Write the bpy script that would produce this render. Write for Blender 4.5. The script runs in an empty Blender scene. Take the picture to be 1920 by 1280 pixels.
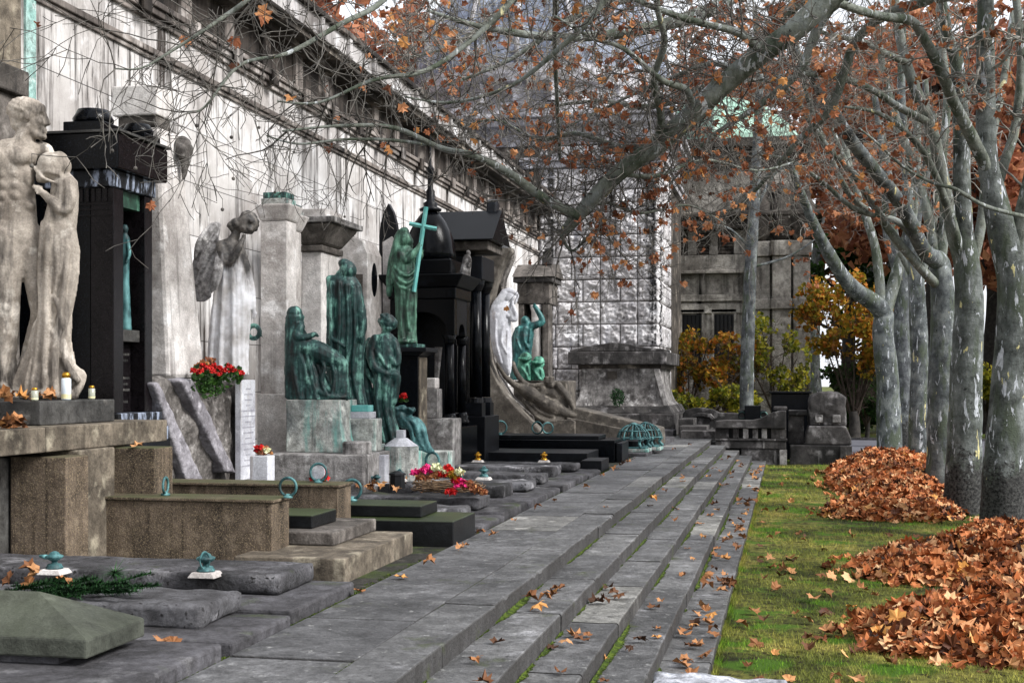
EXPOSURE = 0.82
import bpy, bmesh, math, random
from mathutils import Vector, Matrix, Euler, noise as mnoise

sc = bpy.context.scene
COL = sc.collection
F, CX, HY, EYE = 2500.0, 960.0, 715.0, 1.6
YAW = math.atan(517 / 2500)
CA, SA = math.cos(YAW), math.sin(YAW)
ZG = -0.66                                   # lawn level; the terrace is z = 0

# ---- sight lines of the photograph -> metres -------------------------------
def P(px, py, d):
    u = (px - CX) / F * d
    return Vector((u * CA - d * SA, u * SA + d * CA, EYE + (HY - py) / F * d))
def G(px, py, z=0.0):
    return P(px, py, F * (EYE - z) / (py - HY))
def dX(px, X):
    return X / ((px - CX) / F * CA - SA)
def dY(px, Y):
    return Y / ((px - CX) / F * SA + CA)
def yX(px, X):
    return P(px, HY, dX(px, X)).y
def xY(px, Y):
    return P(px, HY, dY(px, Y)).x
def zat(py, d):
    return EYE + (HY - py) / F * d

# ---- mesh builder -----------------------------------------------------------
def catmull(pts, k=4):
    if len(pts) < 3: return [Vector(p) for p in pts]
    q = [Vector(p) for p in pts]; out = []
    for i in range(len(q) - 1):
        a = q[max(i - 1, 0)]; b = q[i]; c = q[i + 1]; d = q[min(i + 2, len(q) - 1)]
        for j in range(k):
            t = j / k
            out.append(0.5 * ((2 * b) + (c - a) * t + (2 * a - 5 * b + 4 * c - d) * t * t + (3 * b - a - 3 * c + d) * t ** 3))
    out.append(q[-1]); return out

class MB:
    def __init__(s): s.v = []; s.f = []
    def box(s, x0, x1, y0, y1, z0, z1):
        o = len(s.v)
        s.v += [Vector(p) for p in ((x0,y0,z0),(x1,y0,z0),(x1,y1,z0),(x0,y1,z0),(x0,y0,z1),(x1,y0,z1),(x1,y1,z1),(x0,y1,z1))]
        s.f += [tuple(o + i for i in q) for q in ((0,3,2,1),(4,5,6,7),(0,1,5,4),(1,2,6,5),(2,3,7,6),(3,0,4,7))]
        return s
    def hexa(s, b, t):                       # bottom quad, top quad (ccw from above)
        o = len(s.v); s.v += [Vector(p) for p in b] + [Vector(p) for p in t]
        s.f += [tuple(o + i for i in q) for q in ((0,3,2,1),(4,5,6,7),(0,1,5,4),(1,2,6,5),(2,3,7,6),(3,0,4,7))]
        return s
    def prism(s, poly, ext):                 # polygon (3-D points) pushed along a vector
        o = len(s.v); n = len(poly); e = Vector(ext)
        s.v += [Vector(p) for p in poly] + [Vector(p) + e for p in poly]
        s.f.append(tuple(o + i for i in range(n))[::-1]); s.f.append(tuple(o + n + i for i in range(n)))
        for i in range(n):
            j = (i + 1) % n; s.f.append((o + i, o + j, o + n + j, o + n + i))
        return s
    def tube(s, pts, rs, n=8, cap=True):
        pts = [Vector(p) for p in pts]; m = len(pts)
        if not hasattr(rs, '__len__'): rs = [rs] * m
        o = len(s.v); up = None
        for i, p in enumerate(pts):
            t = (pts[min(i + 1, m - 1)] - pts[max(i - 1, 0)])
            t = t.normalized() if t.length > 1e-9 else Vector((0, 0, 1))
            if up is None:
                up = Vector((1, 0, 0)) if abs(t.x) < .8 else Vector((0, 1, 0))
            a = (up - t * up.dot(t))
            a = a.normalized() if a.length > 1e-6 else t.orthogonal().normalized()
            up = a; b = t.cross(a)
            for k in range(n):
                w = 2 * math.pi * k / n
                s.v.append(p + (a * math.cos(w) + b * math.sin(w)) * rs[i])
        for i in range(m - 1):
            for k in range(n):
                k2 = (k + 1) % n
                s.f.append((o + i*n + k, o + i*n + k2, o + (i+1)*n + k2, o + (i+1)*n + k))
        if cap:
            s.f.append(tuple(o + k for k in range(n))[::-1]); s.f.append(tuple(o + (m-1)*n + k for k in range(n)))
        return s
    def ring(s, c, axis, R, r, n=20, k=7, a0=0, a1=360):
        c = Vector(c); ax = Vector(axis).normalized(); u = ax.orthogonal().normalized()
        if abs(ax.z) < .9: u = Vector((0, 0, 1))
        v = ax.cross(u)
        if a1 - a0 >= 360:
            o = len(s.v)
            for i in range(n):
                w = 2*math.pi*i/n; d = u*math.cos(w) + v*math.sin(w)
                for j in range(k):
                    q = 2*math.pi*j/k; s.v.append(c + d*(R + r*math.cos(q)) + ax*(r*math.sin(q)))
            for i in range(n):
                for j in range(k):
                    i2, j2 = (i+1) % n, (j+1) % k
                    s.f.append((o+i*k+j, o+i*k+j2, o+i2*k+j2, o+i2*k+j))
        else:
            s.tube([c + (u*math.cos(math.radians(w)) + v*math.sin(math.radians(w)))*R for w in [a0+(a1-a0)*i/n for i in range(n+1)]], r, k)
        return s
    def lathe(s, prof, c=(0,0,0), n=20, sx=1, sy=1, flute=0, nf=0):
        o = len(s.v); c = Vector(c); m = len(prof)
        for r, z in prof:
            for k in range(n):
                w = 2*math.pi*k/n; q = r*(1 - (flute*abs(math.sin(w*nf/2)) if nf else 0))
                s.v.append(c + Vector((q*math.cos(w)*sx, q*math.sin(w)*sy, z)))
        for i in range(m - 1):
            for k in range(n):
                k2 = (k+1) % n; s.f.append((o+i*n+k, o+i*n+k2, o+(i+1)*n+k2, o+(i+1)*n+k))
        s.f.append(tuple(o+k for k in range(n))[::-1]); s.f.append(tuple(o+(m-1)*n+k for k in range(n)))
        return s
    def ell(s, c, r, rot=(0,0,0), n=14):
        c = Vector(c); R = Euler([math.radians(a) for a in rot]).to_matrix(); o = len(s.v); m = max(n//2, 5)
        if not hasattr(r, '__len__'): r = (r, r, r)
        s.v.append(c + R @ Vector((0,0,-r[2])))
        for i in range(1, m):
            t = math.pi*i/m - math.pi/2
            for k in range(n):
                w = 2*math.pi*k/n
                s.v.append(c + R @ Vector((r[0]*math.cos(t)*math.cos(w), r[1]*math.cos(t)*math.sin(w), r[2]*math.sin(t))))
        s.v.append(c + R @ Vector((0,0,r[2]))); e = len(s.v) - 1
        for k in range(n):
            k2 = (k+1) % n; s.f.append((o, o+1+k2, o+1+k)); s.f.append((e, o+1+(m-2)*n+k, o+1+(m-2)*n+k2))
        for i in range(m-2):
            for k in range(n):
                k2 = (k+1) % n; s.f.append((o+1+i*n+k, o+1+i*n+k2, o+1+(i+1)*n+k2, o+1+(i+1)*n+k))
        return s
    def limb(s, chain, n=10):                # [(point, radius), ...] with round joints
        pts = [Vector(p) for p, r in chain]; rs = [r for p, r in chain]
        q = catmull(pts, 3); rr = []
        for i in range(len(rs)-1):
            for j in range(3): rr.append(rs[i] + (rs[i+1]-rs[i])*j/3)
        rr.append(rs[-1])
        if len(q) != len(rr): q, rr = pts, rs
        s.tube(q, rr, n)
        s.ell(q[0], rs[0]*.99, n=n); s.ell(q[-1], rs[-1]*.99, n=n)
        return s
    def loft(s, secs, n=48):                 # (x, y, z, rx, ry, fold_amp, fold_n, phase)
        o = len(s.v); m = len(secs)
        for (x, y, z, rx, ry, fa, fn, ph) in secs:
            for k in range(n):
                w = 2*math.pi*k/n
                g = 1 + fa*(math.sin(fn*w + ph + .6*math.sin(2*w+ph))*.6 + .4*math.sin((fn*1.7//1)*w - ph*1.3))
                s.v.append(Vector((x + rx*g*math.cos(w), y + ry*g*math.sin(w), z)))
        for i in range(m-1):
            for k in range(n):
                k2 = (k+1) % n; s.f.append((o+i*n+k, o+i*n+k2, o+(i+1)*n+k2, o+(i+1)*n+k))
        s.f.append(tuple(o+k for k in range(n))[::-1]); s.f.append(tuple(o+(m-1)*n+k for k in range(n)))
        return s
    def poly(s, pts):
        o = len(s.v); s.v += [Vector(p) for p in pts]; s.f.append(tuple(range(o, o+len(pts)))); return s
    def fan(s, c, pts):
        o = len(s.v); s.v.append(Vector(c)); s.v += [Vector(p) for p in pts]; n = len(pts)
        for i in range(n): s.f.append((o, o+1+i, o+1+(i+1) % n))
        return s

def mesh_of(name, mb, m, off=None, smooth=False):
    me = bpy.data.meshes.new(name)
    vs = [tuple(v - off) for v in mb.v] if off is not None else [tuple(v) for v in mb.v]
    me.from_pydata(vs, [], mb.f); me.update()
    if m: me.materials.append(m)
    if smooth: me.shade_smooth()
    return me
def link(name, me, parent=None):
    o = bpy.data.objects.new(name, me); COL.objects.link(o)
    if parent is not None: o.parent = parent
    return o
def bevel(o, w, seg=2):
    b = o.modifiers.new('bevel', 'BEVEL'); b.width = w; b.segments = seg; b.limit_method = 'ANGLE'; b.angle_limit = math.radians(40)
def tag(o, label=None, cat=None, group=None, kind=None):
    if label: o['label'] = label
    if cat: o['category'] = cat
    if group: o['group'] = group
    if kind: o['kind'] = kind
    return o
def thing(name, label, cat, loc=(0,0,0), rz=0, group=None):
    o = bpy.data.objects.new(name, None); COL.objects.link(o); o.empty_display_size = .1
    o.location = loc; o.rotation_euler = (0, 0, rz); return tag(o, label, cat, group)
def part(root, name, mb, m, smooth=False, bev=0, local=False, label=None):
    off = None
    if not local and root is not None:
        r = root
        off = Vector(r.location)
        while r.parent is not None:
            r = r.parent; off += Vector(r.location)
    o = link(name, mesh_of(name, mb, m, off, smooth), root)
    if bev: bevel(o, bev)
    if label: o['label'] = label
    return o
def solo(name, mb, m, label, cat, loc=(0,0,0), smooth=False, bev=0, group=None, kind=None):
    o = link(name, mesh_of(name, mb, m, Vector(loc), smooth)); o.location = loc
    if bev: bevel(o, bev)
    return tag(o, label, cat, group, kind)
def struct(name, mb, m, smooth=False, bev=0):
    o = link(name, mesh_of(name, mb, m, None, smooth)); o['kind'] = 'structure'
    if bev: bevel(o, bev)
    return o
def copy_tree(o, parent=None):
    c = o.copy(); COL.objects.link(c)
    if parent is not None: c.parent = parent
    for ch in list(o.children): copy_tree(ch, c)
    return c

def sculpt(name, mb, m, voxel=.018, smooth=2, bumps=(), parent=None, seed=0):
    """One continuous surface: everything in mb fused by a voxel remesh, smoothed and roughened."""
    me = mesh_of(name + '_raw', mb, None)
    t = bpy.data.objects.new('tmp', me); COL.objects.link(t)
    r = t.modifiers.new('r', 'REMESH'); r.mode = 'VOXEL'; r.voxel_size = voxel
    if smooth:
        q = t.modifiers.new('s', 'SMOOTH'); q.factor = .5; q.iterations = smooth
    dg = bpy.context.evaluated_depsgraph_get()
    out = bpy.data.meshes.new_from_object(t.evaluated_get(dg)); out.name = name
    bpy.data.objects.remove(t); bpy.data.meshes.remove(me)
    if bumps:
        ns = [v.normal.copy() for v in out.vertices]; off = Vector((seed*7.3, seed*3.1, seed*1.7))
        for v, nn in zip(out.vertices, ns):
            h = 0
            for amp, fr in bumps:
                f3 = fr if hasattr(fr, '__len__') else (fr, fr, fr)
                h += amp*mnoise.noise(Vector((v.co.x*f3[0], v.co.y*f3[1], v.co.z*f3[2])) + off)
            v.co += nn*h
    out.materials.clear()
    if m: out.materials.append(m)
    out.shade_smooth()
    return link(name, out, parent)

# ---- materials --------------------------------------------------------------
def C(hexs):
    r = [int(hexs[i:i+2], 16)/255 for i in (0, 2, 4)]
    return tuple(((c+.055)/1.055)**2.4 if c > .04045 else c/12.92 for c in r) + (1,)
class NT:
    def __init__(s, name):
        s.m = bpy.data.materials.new(name); s.m.use_nodes = True; s.t = s.m.node_tree
        s.b = s.t.nodes['Principled BSDF']
    def add(s, ty, ins=None, **pr):
        n = s.t.nodes.new(ty)
        for k, v in pr.items(): setattr(n, k, v)
        for k, v in (ins or {}).items(): s.set(n.inputs[k], v)
        return n
    def set(s, sock, v):
        if isinstance(v, bpy.types.NodeSocket): s.t.links.new(v, sock)
        else: sock.default_value = v
    def co(s, scale=(1,1,1), geo=False):
        if geo: src = s.add('ShaderNodeNewGeometry').outputs['Position']
        else:
            src = s.add('ShaderNodeTexCoord').outputs['Object']
            r = s.add('ShaderNodeObjectInfo').outputs['Random']
            a = s.add('ShaderNodeMath', {0: r, 1: 37.0}, operation='MULTIPLY').outputs[0]
            src = s.add('ShaderNodeVectorMath', {0: src, 1: a}).outputs[0]
        return s.add('ShaderNodeMapping', {'Vector': src, 'Scale': scale}).outputs[0]
    def noise(s, vec, sc_=5, det=4, ro=.55, dist=0):
        return s.add('ShaderNodeTexNoise', {'Vector': vec, 'Scale': sc_, 'Detail': det, 'Roughness': ro, 'Distortion': dist}).outputs[0]
    def ramp(s, fac, a, b, ca=(0,0,0,1), cb=(1,1,1,1)):
        n = s.add('ShaderNodeValToRGB', {0: fac}); e = n.color_ramp.elements
        e[0].position = a; e[0].color = ca; e[1].position = b; e[1].color = cb
        return n.outputs[0]
    def ramps(s, fac, st):
        n = s.add('ShaderNodeValToRGB', {0: fac}); e = n.color_ramp.elements
        while len(e) < len(st): e.new(.5)
        for k, (p, c) in enumerate(st): e[k].position = p; e[k].color = c
        return n.outputs[0]
    def mix(s, fac, a, b, mode='MIX'):
        n = s.add('ShaderNodeMix', data_type='RGBA', blend_type=mode)
        s.set(n.inputs[0], fac); s.set(n.inputs[6], a); s.set(n.inputs[7], b)
        return n.outputs[2]
    def math(s, op, a, b=0.0):
        return s.add('ShaderNodeMath', {0: a, 1: b}, operation=op).outputs[0]
    def bump(s, h, strength=.5, dist=.02, normal=None):
        n = s.add('ShaderNodeBump', {'Height': h, 'Strength': strength, 'Distance': dist})
        if normal is not None: s.set(n.inputs['Normal'], normal)
        return n.outputs[0]
    def fin(s, col, rough=.8, nrm=None, **kw):
        s.set(s.b.inputs['Base Color'], col); s.set(s.b.inputs['Roughness'], rough)
        if nrm is not None: s.set(s.b.inputs['Normal'], nrm)
        for k, v in kw.items(): s.set(s.b.inputs[k], v)
        return s.m

def stone(name, base, dark, light=None, blot=1.6, streak=None, speck=None, moss=None, rough=.85, bump=.35, grain=60, spec=.3, geo=False, tint=None, midk=.85):
    """Weathered stone: blotches, rain streaks down the faces, mineral grain, moss on what faces up."""
    n = NT(name); v = n.co(geo=geo)
    big = n.noise(v, blot, 6, .62); col = n.ramp(big, .36, .66, C(dark), C(base))
    if light: col = n.mix(n.ramp(n.noise(v, blot*2.3, 5, .6), .56, .70), col, C(light))
    mid = n.noise(v, blot*5.5, 8, .72)
    col = n.mix(midk, col, n.ramp(mid, .36, .60, (.40,.39,.38,1), (1.30,1.30,1.30,1)), 'MULTIPLY')
    gr = n.noise(v, grain, 3, .6)
    col = n.mix(.4, col, n.ramp(gr, .3, .7, (.35,.35,.35,1), (1.25,1.25,1.25,1)), 'MULTIPLY')
    for (c, lo, hi, sx, sz) in (streak or []):
        vs = n.co((sx, sx, sz), geo=geo)
        f = n.ramp(n.noise(vs, 1, 6, .65), lo, hi)
        col = n.mix(f, col, C(c))
    if speck:
        for (c, scl, lo, hi) in speck:
            col = n.mix(n.ramp(n.noise(v, scl, 1, .5), lo, hi), col, C(c))
    if tint:                                    # (hex, lo, hi, scale)
        col = n.mix(n.ramp(n.noise(v, tint[3], 5, .6), tint[1], tint[2]), col, C(tint[0]))
    if moss:
        nz = n.add('ShaderNodeSeparateXYZ', {0: n.add('ShaderNodeNewGeometry').outputs['Normal']}).outputs[2]
        mf = n.math('MULTIPLY', n.ramp(nz, .25, .8), n.ramp(n.noise(v, moss[1], 6, .65), moss[2], moss[3]))
        col = n.mix(mf, col, C(moss[0]))
    h = n.math('ADD', n.noise(v, grain*.6, 6, .7), n.math('ADD', n.math('MULTIPLY', big, 1.5), n.math('MULTIPLY', mid, 1.4)))
    return n.fin(col, rough, n.bump(h, min(1, bump*1.4), .022), **{'Specular IOR Level': spec})

M = {}
M['wall'] = None
M['white'] = stone('white_stone', 'e2dedb', 'a8a29e', 'efedec', 1.3, [('6a6562', .56, .74, 5, .35)], bump=.3, midk=.4)
M['marble'] = stone('white_marble', 'd0d2d8', 'a2a2aa', 'dfe1e6', 2.0, [('8f8278', .6, .75, 7, .5)], bump=.15, rough=.6, midk=.25)
M['angel_top'] = stone('soiled_marble', 'b4b2b2', '5f5c5b', 'd2d0ce', 3.2, bump=.3)
M['couple'] = stone('statue_limestone', 'c8beb2', '7d746a', 'dcd4c9', 1.7, [('3a3531', .51, .66, 4.2, .8)], bump=.2, rough=.75, midk=.35)
M['brown'] = stone('brown_granite', '76685a', '453c33', '8b7d6c', 2.0, [('191512', .50, .62, 3.1, .12), ('241e18', .54, .64, 9, .3)], speck=[('54483a', 130, .50, .64), ('84755f', 110, .55, .70)], moss=('43452b', 1.5, .3, .6), bump=.3, grain=80)
M['brown2'] = stone('brown_sandstone', '7f7567', '494239', '98907f', 1.6, [('2b2721', .56, .76, 5, .3)], bump=.35)
M['plinth'] = stone('dark_plinth_stone', '4c4b49', '232323', '74716d', 1.8, [('8f8a86', .66, .8, 5, .4)], bump=.25, rough=.6)
M['black'] = stone('black_granite', '06080c', '030406', None, 3, speck=[('1c2028', 120, .62, .7)], rough=.22, bump=.03, spec=.14)
M['black_brown'] = stone('brown_black_granite', '161315', '0d0b0d', None, 3, speck=[('2a2628', 130, .6, .7)], rough=.22, bump=.03, spec=.14)
M['blackmatt'] = stone('dull_black_granite', '12151b', '090a0d', '1c2027', 2.2, rough=.38, bump=.08, spec=.2)
M['blackmoss'] = stone('mossy_black_granite', '16181a', '0b0c0e', None, 2.2, moss=('353f22', 1.2, .2, .6), rough=.4, bump=.12)
M['limed'] = stone('limed_granite', '1d2026', '0e1014', None, 2, [('8d96a8', .50, .58, 9, 2.5)], rough=.6)
M['slab'] = stone('grey_slab', '5b5a5e', '2b2b2c', '7c7b7e', 1.3, speck=[('1e1d1d', 28, .62, .72)], moss=('3c4424', 2.2, .60, .74), bump=.6, grain=40)
M['slab2'] = stone('pale_slab', '77777b', '39383a', 'c0bfc3', 1.1, speck=[('262526', 24, .62, .72)], moss=('454b2c', 2.2, .63, .76), bump=.6, grain=40)
M['green_slab'] = stone('algae_slab', '55584f', '383b34', '686b62', 1.0, moss=('474c3e', 1.2, .3, .7), bump=.3)
M['kerbslab'] = stone('kerb_slab', '57565a', '343335', '6d6c6e', 1.2, moss=('3a4522', 1.6, .58, .72), bump=.5, grain=40)
M['grey'] = stone('grey_limestone', '716b66', '37332f', '8d8781', 1.2, [('1f1d1c', .55, .74, 4, .3)], bump=.4)
M['greydark'] = stone('sooty_limestone', '565352', '232222', '8a8787', 1.0, [('171616', .52, .70, 3.5, .25), ('b5b2b2', .66, .76, 6, .35)], moss=('33391f', 2, .6, .75), bump=.5)
M['crescent'] = stone('crescent_stone', '7a746c', '4a453f', '908b84', .9, [('2c2926', .58, .76, 4, .3)], bump=.3)
M['statue_dark'] = stone('dark_statue_stone', '6a645c', '3a3632', '857e74', 3, bump=.25, rough=.75, midk=.5)
M['rock'] = stone('rough_rock', '8d8884', '3d3936', 'b3afac', 2.2, [('2a2725', .55, .72, 5, 1.1)], bump=.7, grain=30)
M['plank'] = stone('slanted_slab', 'a29fa5', '6e6b70', 'bcb9bf', 2.5, bump=.5, grain=30, midk=.5)
M['patina_stone'] = stone('green_stained_stone', 'c2c4be', '6d7272', 'e0e2dc', 1.6, [('2b3132', .55, .68, 5, .5), ('6fb5ab', .51, .68, 3.2, .6)], bump=.3)
M['white_dirty'] = stone('sooty_white_stone', 'a5a2a0', '4e4b4a', 'cfcdcc', 1.5, [('262423', .52, .70, 6, .4)], bump=.4)
M['verdigris'] = None

def bronze(name, dark, mid, light, lo=.45, hi=.62, rough=.5):
    n = NT(name); v = n.co()
    a = n.noise(v, 5, 6, .65); vs = n.co((9, 9, 1.2)); b = n.noise(vs, 1, 6, .7)
    col = n.ramps(n.math('ADD', n.math('MULTIPLY', a, .45), n.math('MULTIPLY', b, .55)),
                  [(lo-.08, C(dark)), (lo+.03, C(mid)), (hi, C(light))])
    h = n.noise(v, 60, 4, .6)
    return n.fin(col, rough, n.bump(h, .2, .01), Metallic=.15)
M['bronze'] = bronze('dark_bronze', '0d1819', '224644', '86bcac', .485, .625)
M['bronze2'] = bronze('green_bronze', '141f1b', '2f5142', '72a48c', .46, .63)
M['verd'] = bronze('verdigris', '122426', '2c5457', '6a9fa0', .46, .64, .6)
M['cross'] = bronze('verdigris_bright', '3a8c8c', '55a8a4', '84c8c2', .38, .60, .6)
M['greenbronze'] = bronze('light_green_bronze', '12291f', '387360', '6cae94', .46, .62, .6)
M['tealbronze'] = bronze('dark_teal_bronze', '0c1f20', '1d4d4e', '4f9490', .46, .66, .5)
M['gold'] = NT('gilt_brass').fin(C('b98a30'), .3, Metallic=.9)
M['iron'] = NT('black_iron').fin(C('101114'), .45, Metallic=.5)

def plain(name, c1, c2, rough=.7, scale=8, **kw):
    n = NT(name); v = n.co(); f = n.noise(v, scale, 5, .6)
    return n.fin(n.ramp(f, .35, .65, C(c1), C(c2)), rough, n.bump(f, .2, .01), **kw)
def island(name, stops, rough=.7, trans=0.0, obj=False):
    n = NT(name)
    r = n.add('ShaderNodeObjectInfo').outputs['Random'] if obj else n.add('ShaderNodeNewGeometry').outputs['Random Per Island']
    col = n.ramps(r, [(p, C(c)) for p, c in stops])
    v = n.co(); col = n.mix(.35, col, n.ramp(n.noise(v, 22, 3, .6), .35, .65, (.5,.45,.4,1), (1.2,1.2,1.2,1)), 'MULTIPLY')
    m = n.fin(col, rough, **{'Specular IOR Level': .25})
    if trans:
        tb = n.add('ShaderNodeBsdfTranslucent', {'Color': col}); mx = n.add('ShaderNodeMixShader', {0: trans, 1: n.b.outputs[0], 2: tb.outputs[0]})
        n.t.links.new(mx.outputs[0], n.t.nodes['Material Output'].inputs[0])
    return m
BROWN = [(0, '3f2818'), (.2, '684226'), (.45, '875a36'), (.65, '9c6c44'), (.85, 'ae8158'), (1, 'bb8344')]
M['leaf_pile'] = island('piled_leaves', [(0,'2c1a10'),(.14,'5a3018'),(.35,'95532c'),(.55,'b36a3c'),(.72,'c07f50'),(.86,'cd9a6e'),(.94,'d6b084'),(1,'c88a3c')], .65)
M['leaf_tree'] = island('hanging_leaves', [(0,'5a3826'),(.3,'8b543a'),(.6,'aa6e4c'),(.85,'c18a62'),(1,'c88f50')], .65, .35)
M['leaf_far'] = island('far_leaves', [(0,'6b4234'),(.35,'99614a'),(.7,'b57a5c'),(1,'c49068')], .7, .35)
M['leaf_fallen'] = island('fallen_leaf', BROWN, .65, obj=True)
M['leaf_yellow'] = island('yellow_leaves', [(0,'5c5a1c'),(.3,'8d7d22'),(.6,'a67a26'),(.85,'b0662a'),(1,'c09a30')], .7, .35)
M['leaf_ylgreen'] = island('yellow_green_leaves', [(0,'3f4a18'),(.4,'6c7420'),(.75,'948f2a'),(1,'aa9a30')], .7, .35)
M['leaf_green'] = island('green_leaves', [(0,'16280f'),(.5,'27441a'),(1,'3f6426')], .7, .3)
M['needle'] = island('fir_needles', [(0,'0f2413'),(.5,'1b3a1d'),(1,'2b5528')], .7)
M['petal_red'] = island('red_petals', [(0,'8d0d12'),(.6,'c2181b'),(1,'dd3a30')], .6)
M['petal_pink'] = island('pink_petals', [(0,'b01250'),(1,'de2f7d')], .6)
M['petal_white'] = island('cream_petals', [(0,'c9cfa0'),(1,'e6e6c8')], .6)
M['wicker'] = plain('wicker', '3a2a1c', '7a6248', .8, 30)
M['glass'] = NT('candle_glass').fin(C('cdd0c0'), .15, **{'Transmission Weight': .5})
M['candle_white'] = plain('white_candle_jar', 'b8c4cc', 'd8dfe6', .35)
M['wax'] = plain('candle_wax', 'c9c08c', 'ded8b0', .5)
M['stem'] = plain('dark_stem', '2a211b', '4a3d33', .85, 12)
M['soil'] = stone('grave_soil', '3a3833', '1d1c1a', '55524b', 2.5, moss=('3c4a1c', 1.8, .5, .66), bump=.8, grain=40)

def bark_mat(name, base, dark, pale, yellow, plo=.60, low_dark=True):
    n = NT(name); v = n.co(); vs = n.co((8, 8, 2.2)); vl = n.co((2.2, 2.2, .7))
    col = n.ramps(n.noise(v, 2.6, 9, .68), [(.36, C(dark)), (.48, C(base)), (.62, C('7a7f7d'))])
    col = n.mix(n.ramp(n.noise(vl, 1.5, 6, .65), .50, .60), col, C('4a5245'))
    col = n.mix(.8, col, n.ramp(n.noise(n.co((18,18,5)), 1, 8, .75), .38, .60, (.62,.62,.61,1), (1.12,1.12,1.12,1)), 'MULTIPLY')
    patch = n.ramp(n.noise(vs, 1.2, 5, .62, .6), plo, plo+.012)
    col = n.mix(patch, col, n.mix(n.ramp(n.noise(v, 14, 4, .6), .35, .65), C(pale), C('9fa4a8')))
    patch2 = n.ramp(n.noise(n.co((5.2, 5.2, 1.7)), 1.1, 5, .6, .6), plo+.065, plo+.077)
    col = n.mix(patch2, col, C(yellow))
    col = n.mix(n.ramp(n.noise(n.co((9,9,6)), 1, 5, .7), .64, .67), col, C('262827'))    # flakes and knots
    if low_dark:                               # black scaly bark at the foot of the trunk
        z = n.add('ShaderNodeSeparateXYZ', {0: n.add('ShaderNodeTexCoord').outputs['Object']}).outputs[2]
        zz = n.math('SUBTRACT', z, n.math('MULTIPLY', n.noise(v, 6, 10, .8), 3.2))
        col = n.mix(n.ramp(n.math('ADD', zz, .95), .15, .40, (1,1,1,1), (0,0,0,1)), col, n.mix(n.ramp(n.noise(v, 22, 6, .7), .4, .62), C('121212'), C('4a4a48')))
    h = n.math('ADD', n.noise(v, 20, 7, .7), n.math('ADD', n.math('MULTIPLY', patch, -.6), n.math('MULTIPLY', n.noise(n.co((6,6,20)), 1, 4, .6), .5)))
    return n.fin(col, .8, n.bump(h, .75, .025), **{'Specular IOR Level': .25})
M['bark'] = bark_mat('plane_bark', '585d5a', '2e312e', 'c3c6cc', 'c9c08a', .60)
M['bark_plain'] = bark_mat('smooth_plane_bark', '53585a', '2f3232', 'c3c6cc', 'c9c08a', .615, False)
M['bark_limb'] = bark_mat('plane_limb_bark', '74786f', '454943', 'bfc3c2', 'bdb78f', .605, False)
M['bark_far'] = bark_mat('far_plane_bark', '54575a', '35383a', 'a9acb2', 'a8a284', .63)
M['bark_dark'] = plain('dark_bark', '1c1917', '3b3733', .9, 7)
M['twig'] = plain('twig_bark', '2c2926', '6a6660', .85, 6)
M['twig_pale'] = plain('pale_twig_bark', '5b5852', '9a978f', .85, 5)

n_ = NT('moss_tufts'); v_ = n_.co(geo=True)
c_ = n_.ramps(n_.noise(v_, 26, 6, .7), [(.38, C('15130d')), (.48, C('20280d')), (.58, C('364711')), (.70, C('586a20'))])
M['moss'] = n_.fin(c_, .95, n_.bump(n_.noise(v_, 90, 4, .7), .9, .01), **{'Specular IOR Level': .1})
# ---- materials of the setting -------------------------------------------------
def wall_mat(name, base, dark, light, dirt, dlo, dhi, joints=True, dirt2=None):
    n = NT(name); pos = n.add('ShaderNodeNewGeometry').outputs['Position']
    sp = n.add('ShaderNodeSeparateXYZ', {0: pos}); uv = n.add('ShaderNodeCombineXYZ', {0: sp.outputs[1], 1: sp.outputs[2]}).outputs[0]
    br = n.add('ShaderNodeTexBrick', {'Vector': uv, 'Color1': (1,1,1,1), 'Color2': (.72,.70,.68,1), 'Mortar': (.08,.075,.07,1), 'Scale': 1.0,
               'Mortar Size': .007, 'Mortar Smooth': .3, 'Brick Width': 1.55, 'Row Height': .72, 'Bias': .1})
    br.offset = .5
    v = n.co(geo=True)
    big = n.noise(v, .9, 6, .62); col = n.ramp(big, .36, .64, C(dark), C(base))
    col = n.mix(n.ramp(n.noise(v, 2.0, 5, .6), .54, .68), col, C(light))
    vs = n.co((3.2, 3.2, .28), geo=True); st = n.noise(vs, 1, 7, .68)
    col = n.mix(n.ramp(st, dlo, dhi), col, C(dirt))
    vt = n.co((14, 14, 1.1), geo=True)
    fine = n.math('MULTIPLY', n.ramp(n.noise(vt, 1, 6, .75), .54, .63), n.ramp(n.noise(v, 1.3, 4, .6), .40, .55))
    col = n.mix(fine, col, C(dirt2 or '26221e'))
    if joints: col = n.mix(.9, col, br.outputs[0], 'MULTIPLY')
    h = n.math('ADD', n.noise(v, 25, 6, .7), n.math('MULTIPLY', br.outputs[1], -2.0))
    return n.fin(col, .85, n.bump(h, .35, .02), **{'Specular IOR Level': .25})
M['wall'] = wall_mat('arcade_wall_stone', 'e2e1e1', 'aeaaa8', 'f2f2f4', '39332f', .51, .635)
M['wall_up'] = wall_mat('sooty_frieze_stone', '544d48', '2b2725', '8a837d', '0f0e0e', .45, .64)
M['wall_trim'] = wall_mat('trim_stone', '8f8781', '4f4946', 'b9b3af', '1c1a19', .50, .66, False)
M['fascia'] = wall_mat('fascia_stone', 'b4b1b0', '6d6967', 'd4d4d6', '222122', .54, .68, False)
M['rust'] = stone('rock_faced_stone', 'd9d7d8', 'a9a6a8', 'efeff2', .55, [('1a1a1b', .52, .60, 2.3, .07), ('8d8d95', .56, .70, 2.5, .4)], bump=.6, grain=14, geo=True)
M['tower'] = stone('tower_stone', 'c4c2c6', '77767c', 'e2e2e8', .6, [('1f1f22', .54, .70, 1.6, .2)], bump=.4, grain=14, geo=True)
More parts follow.
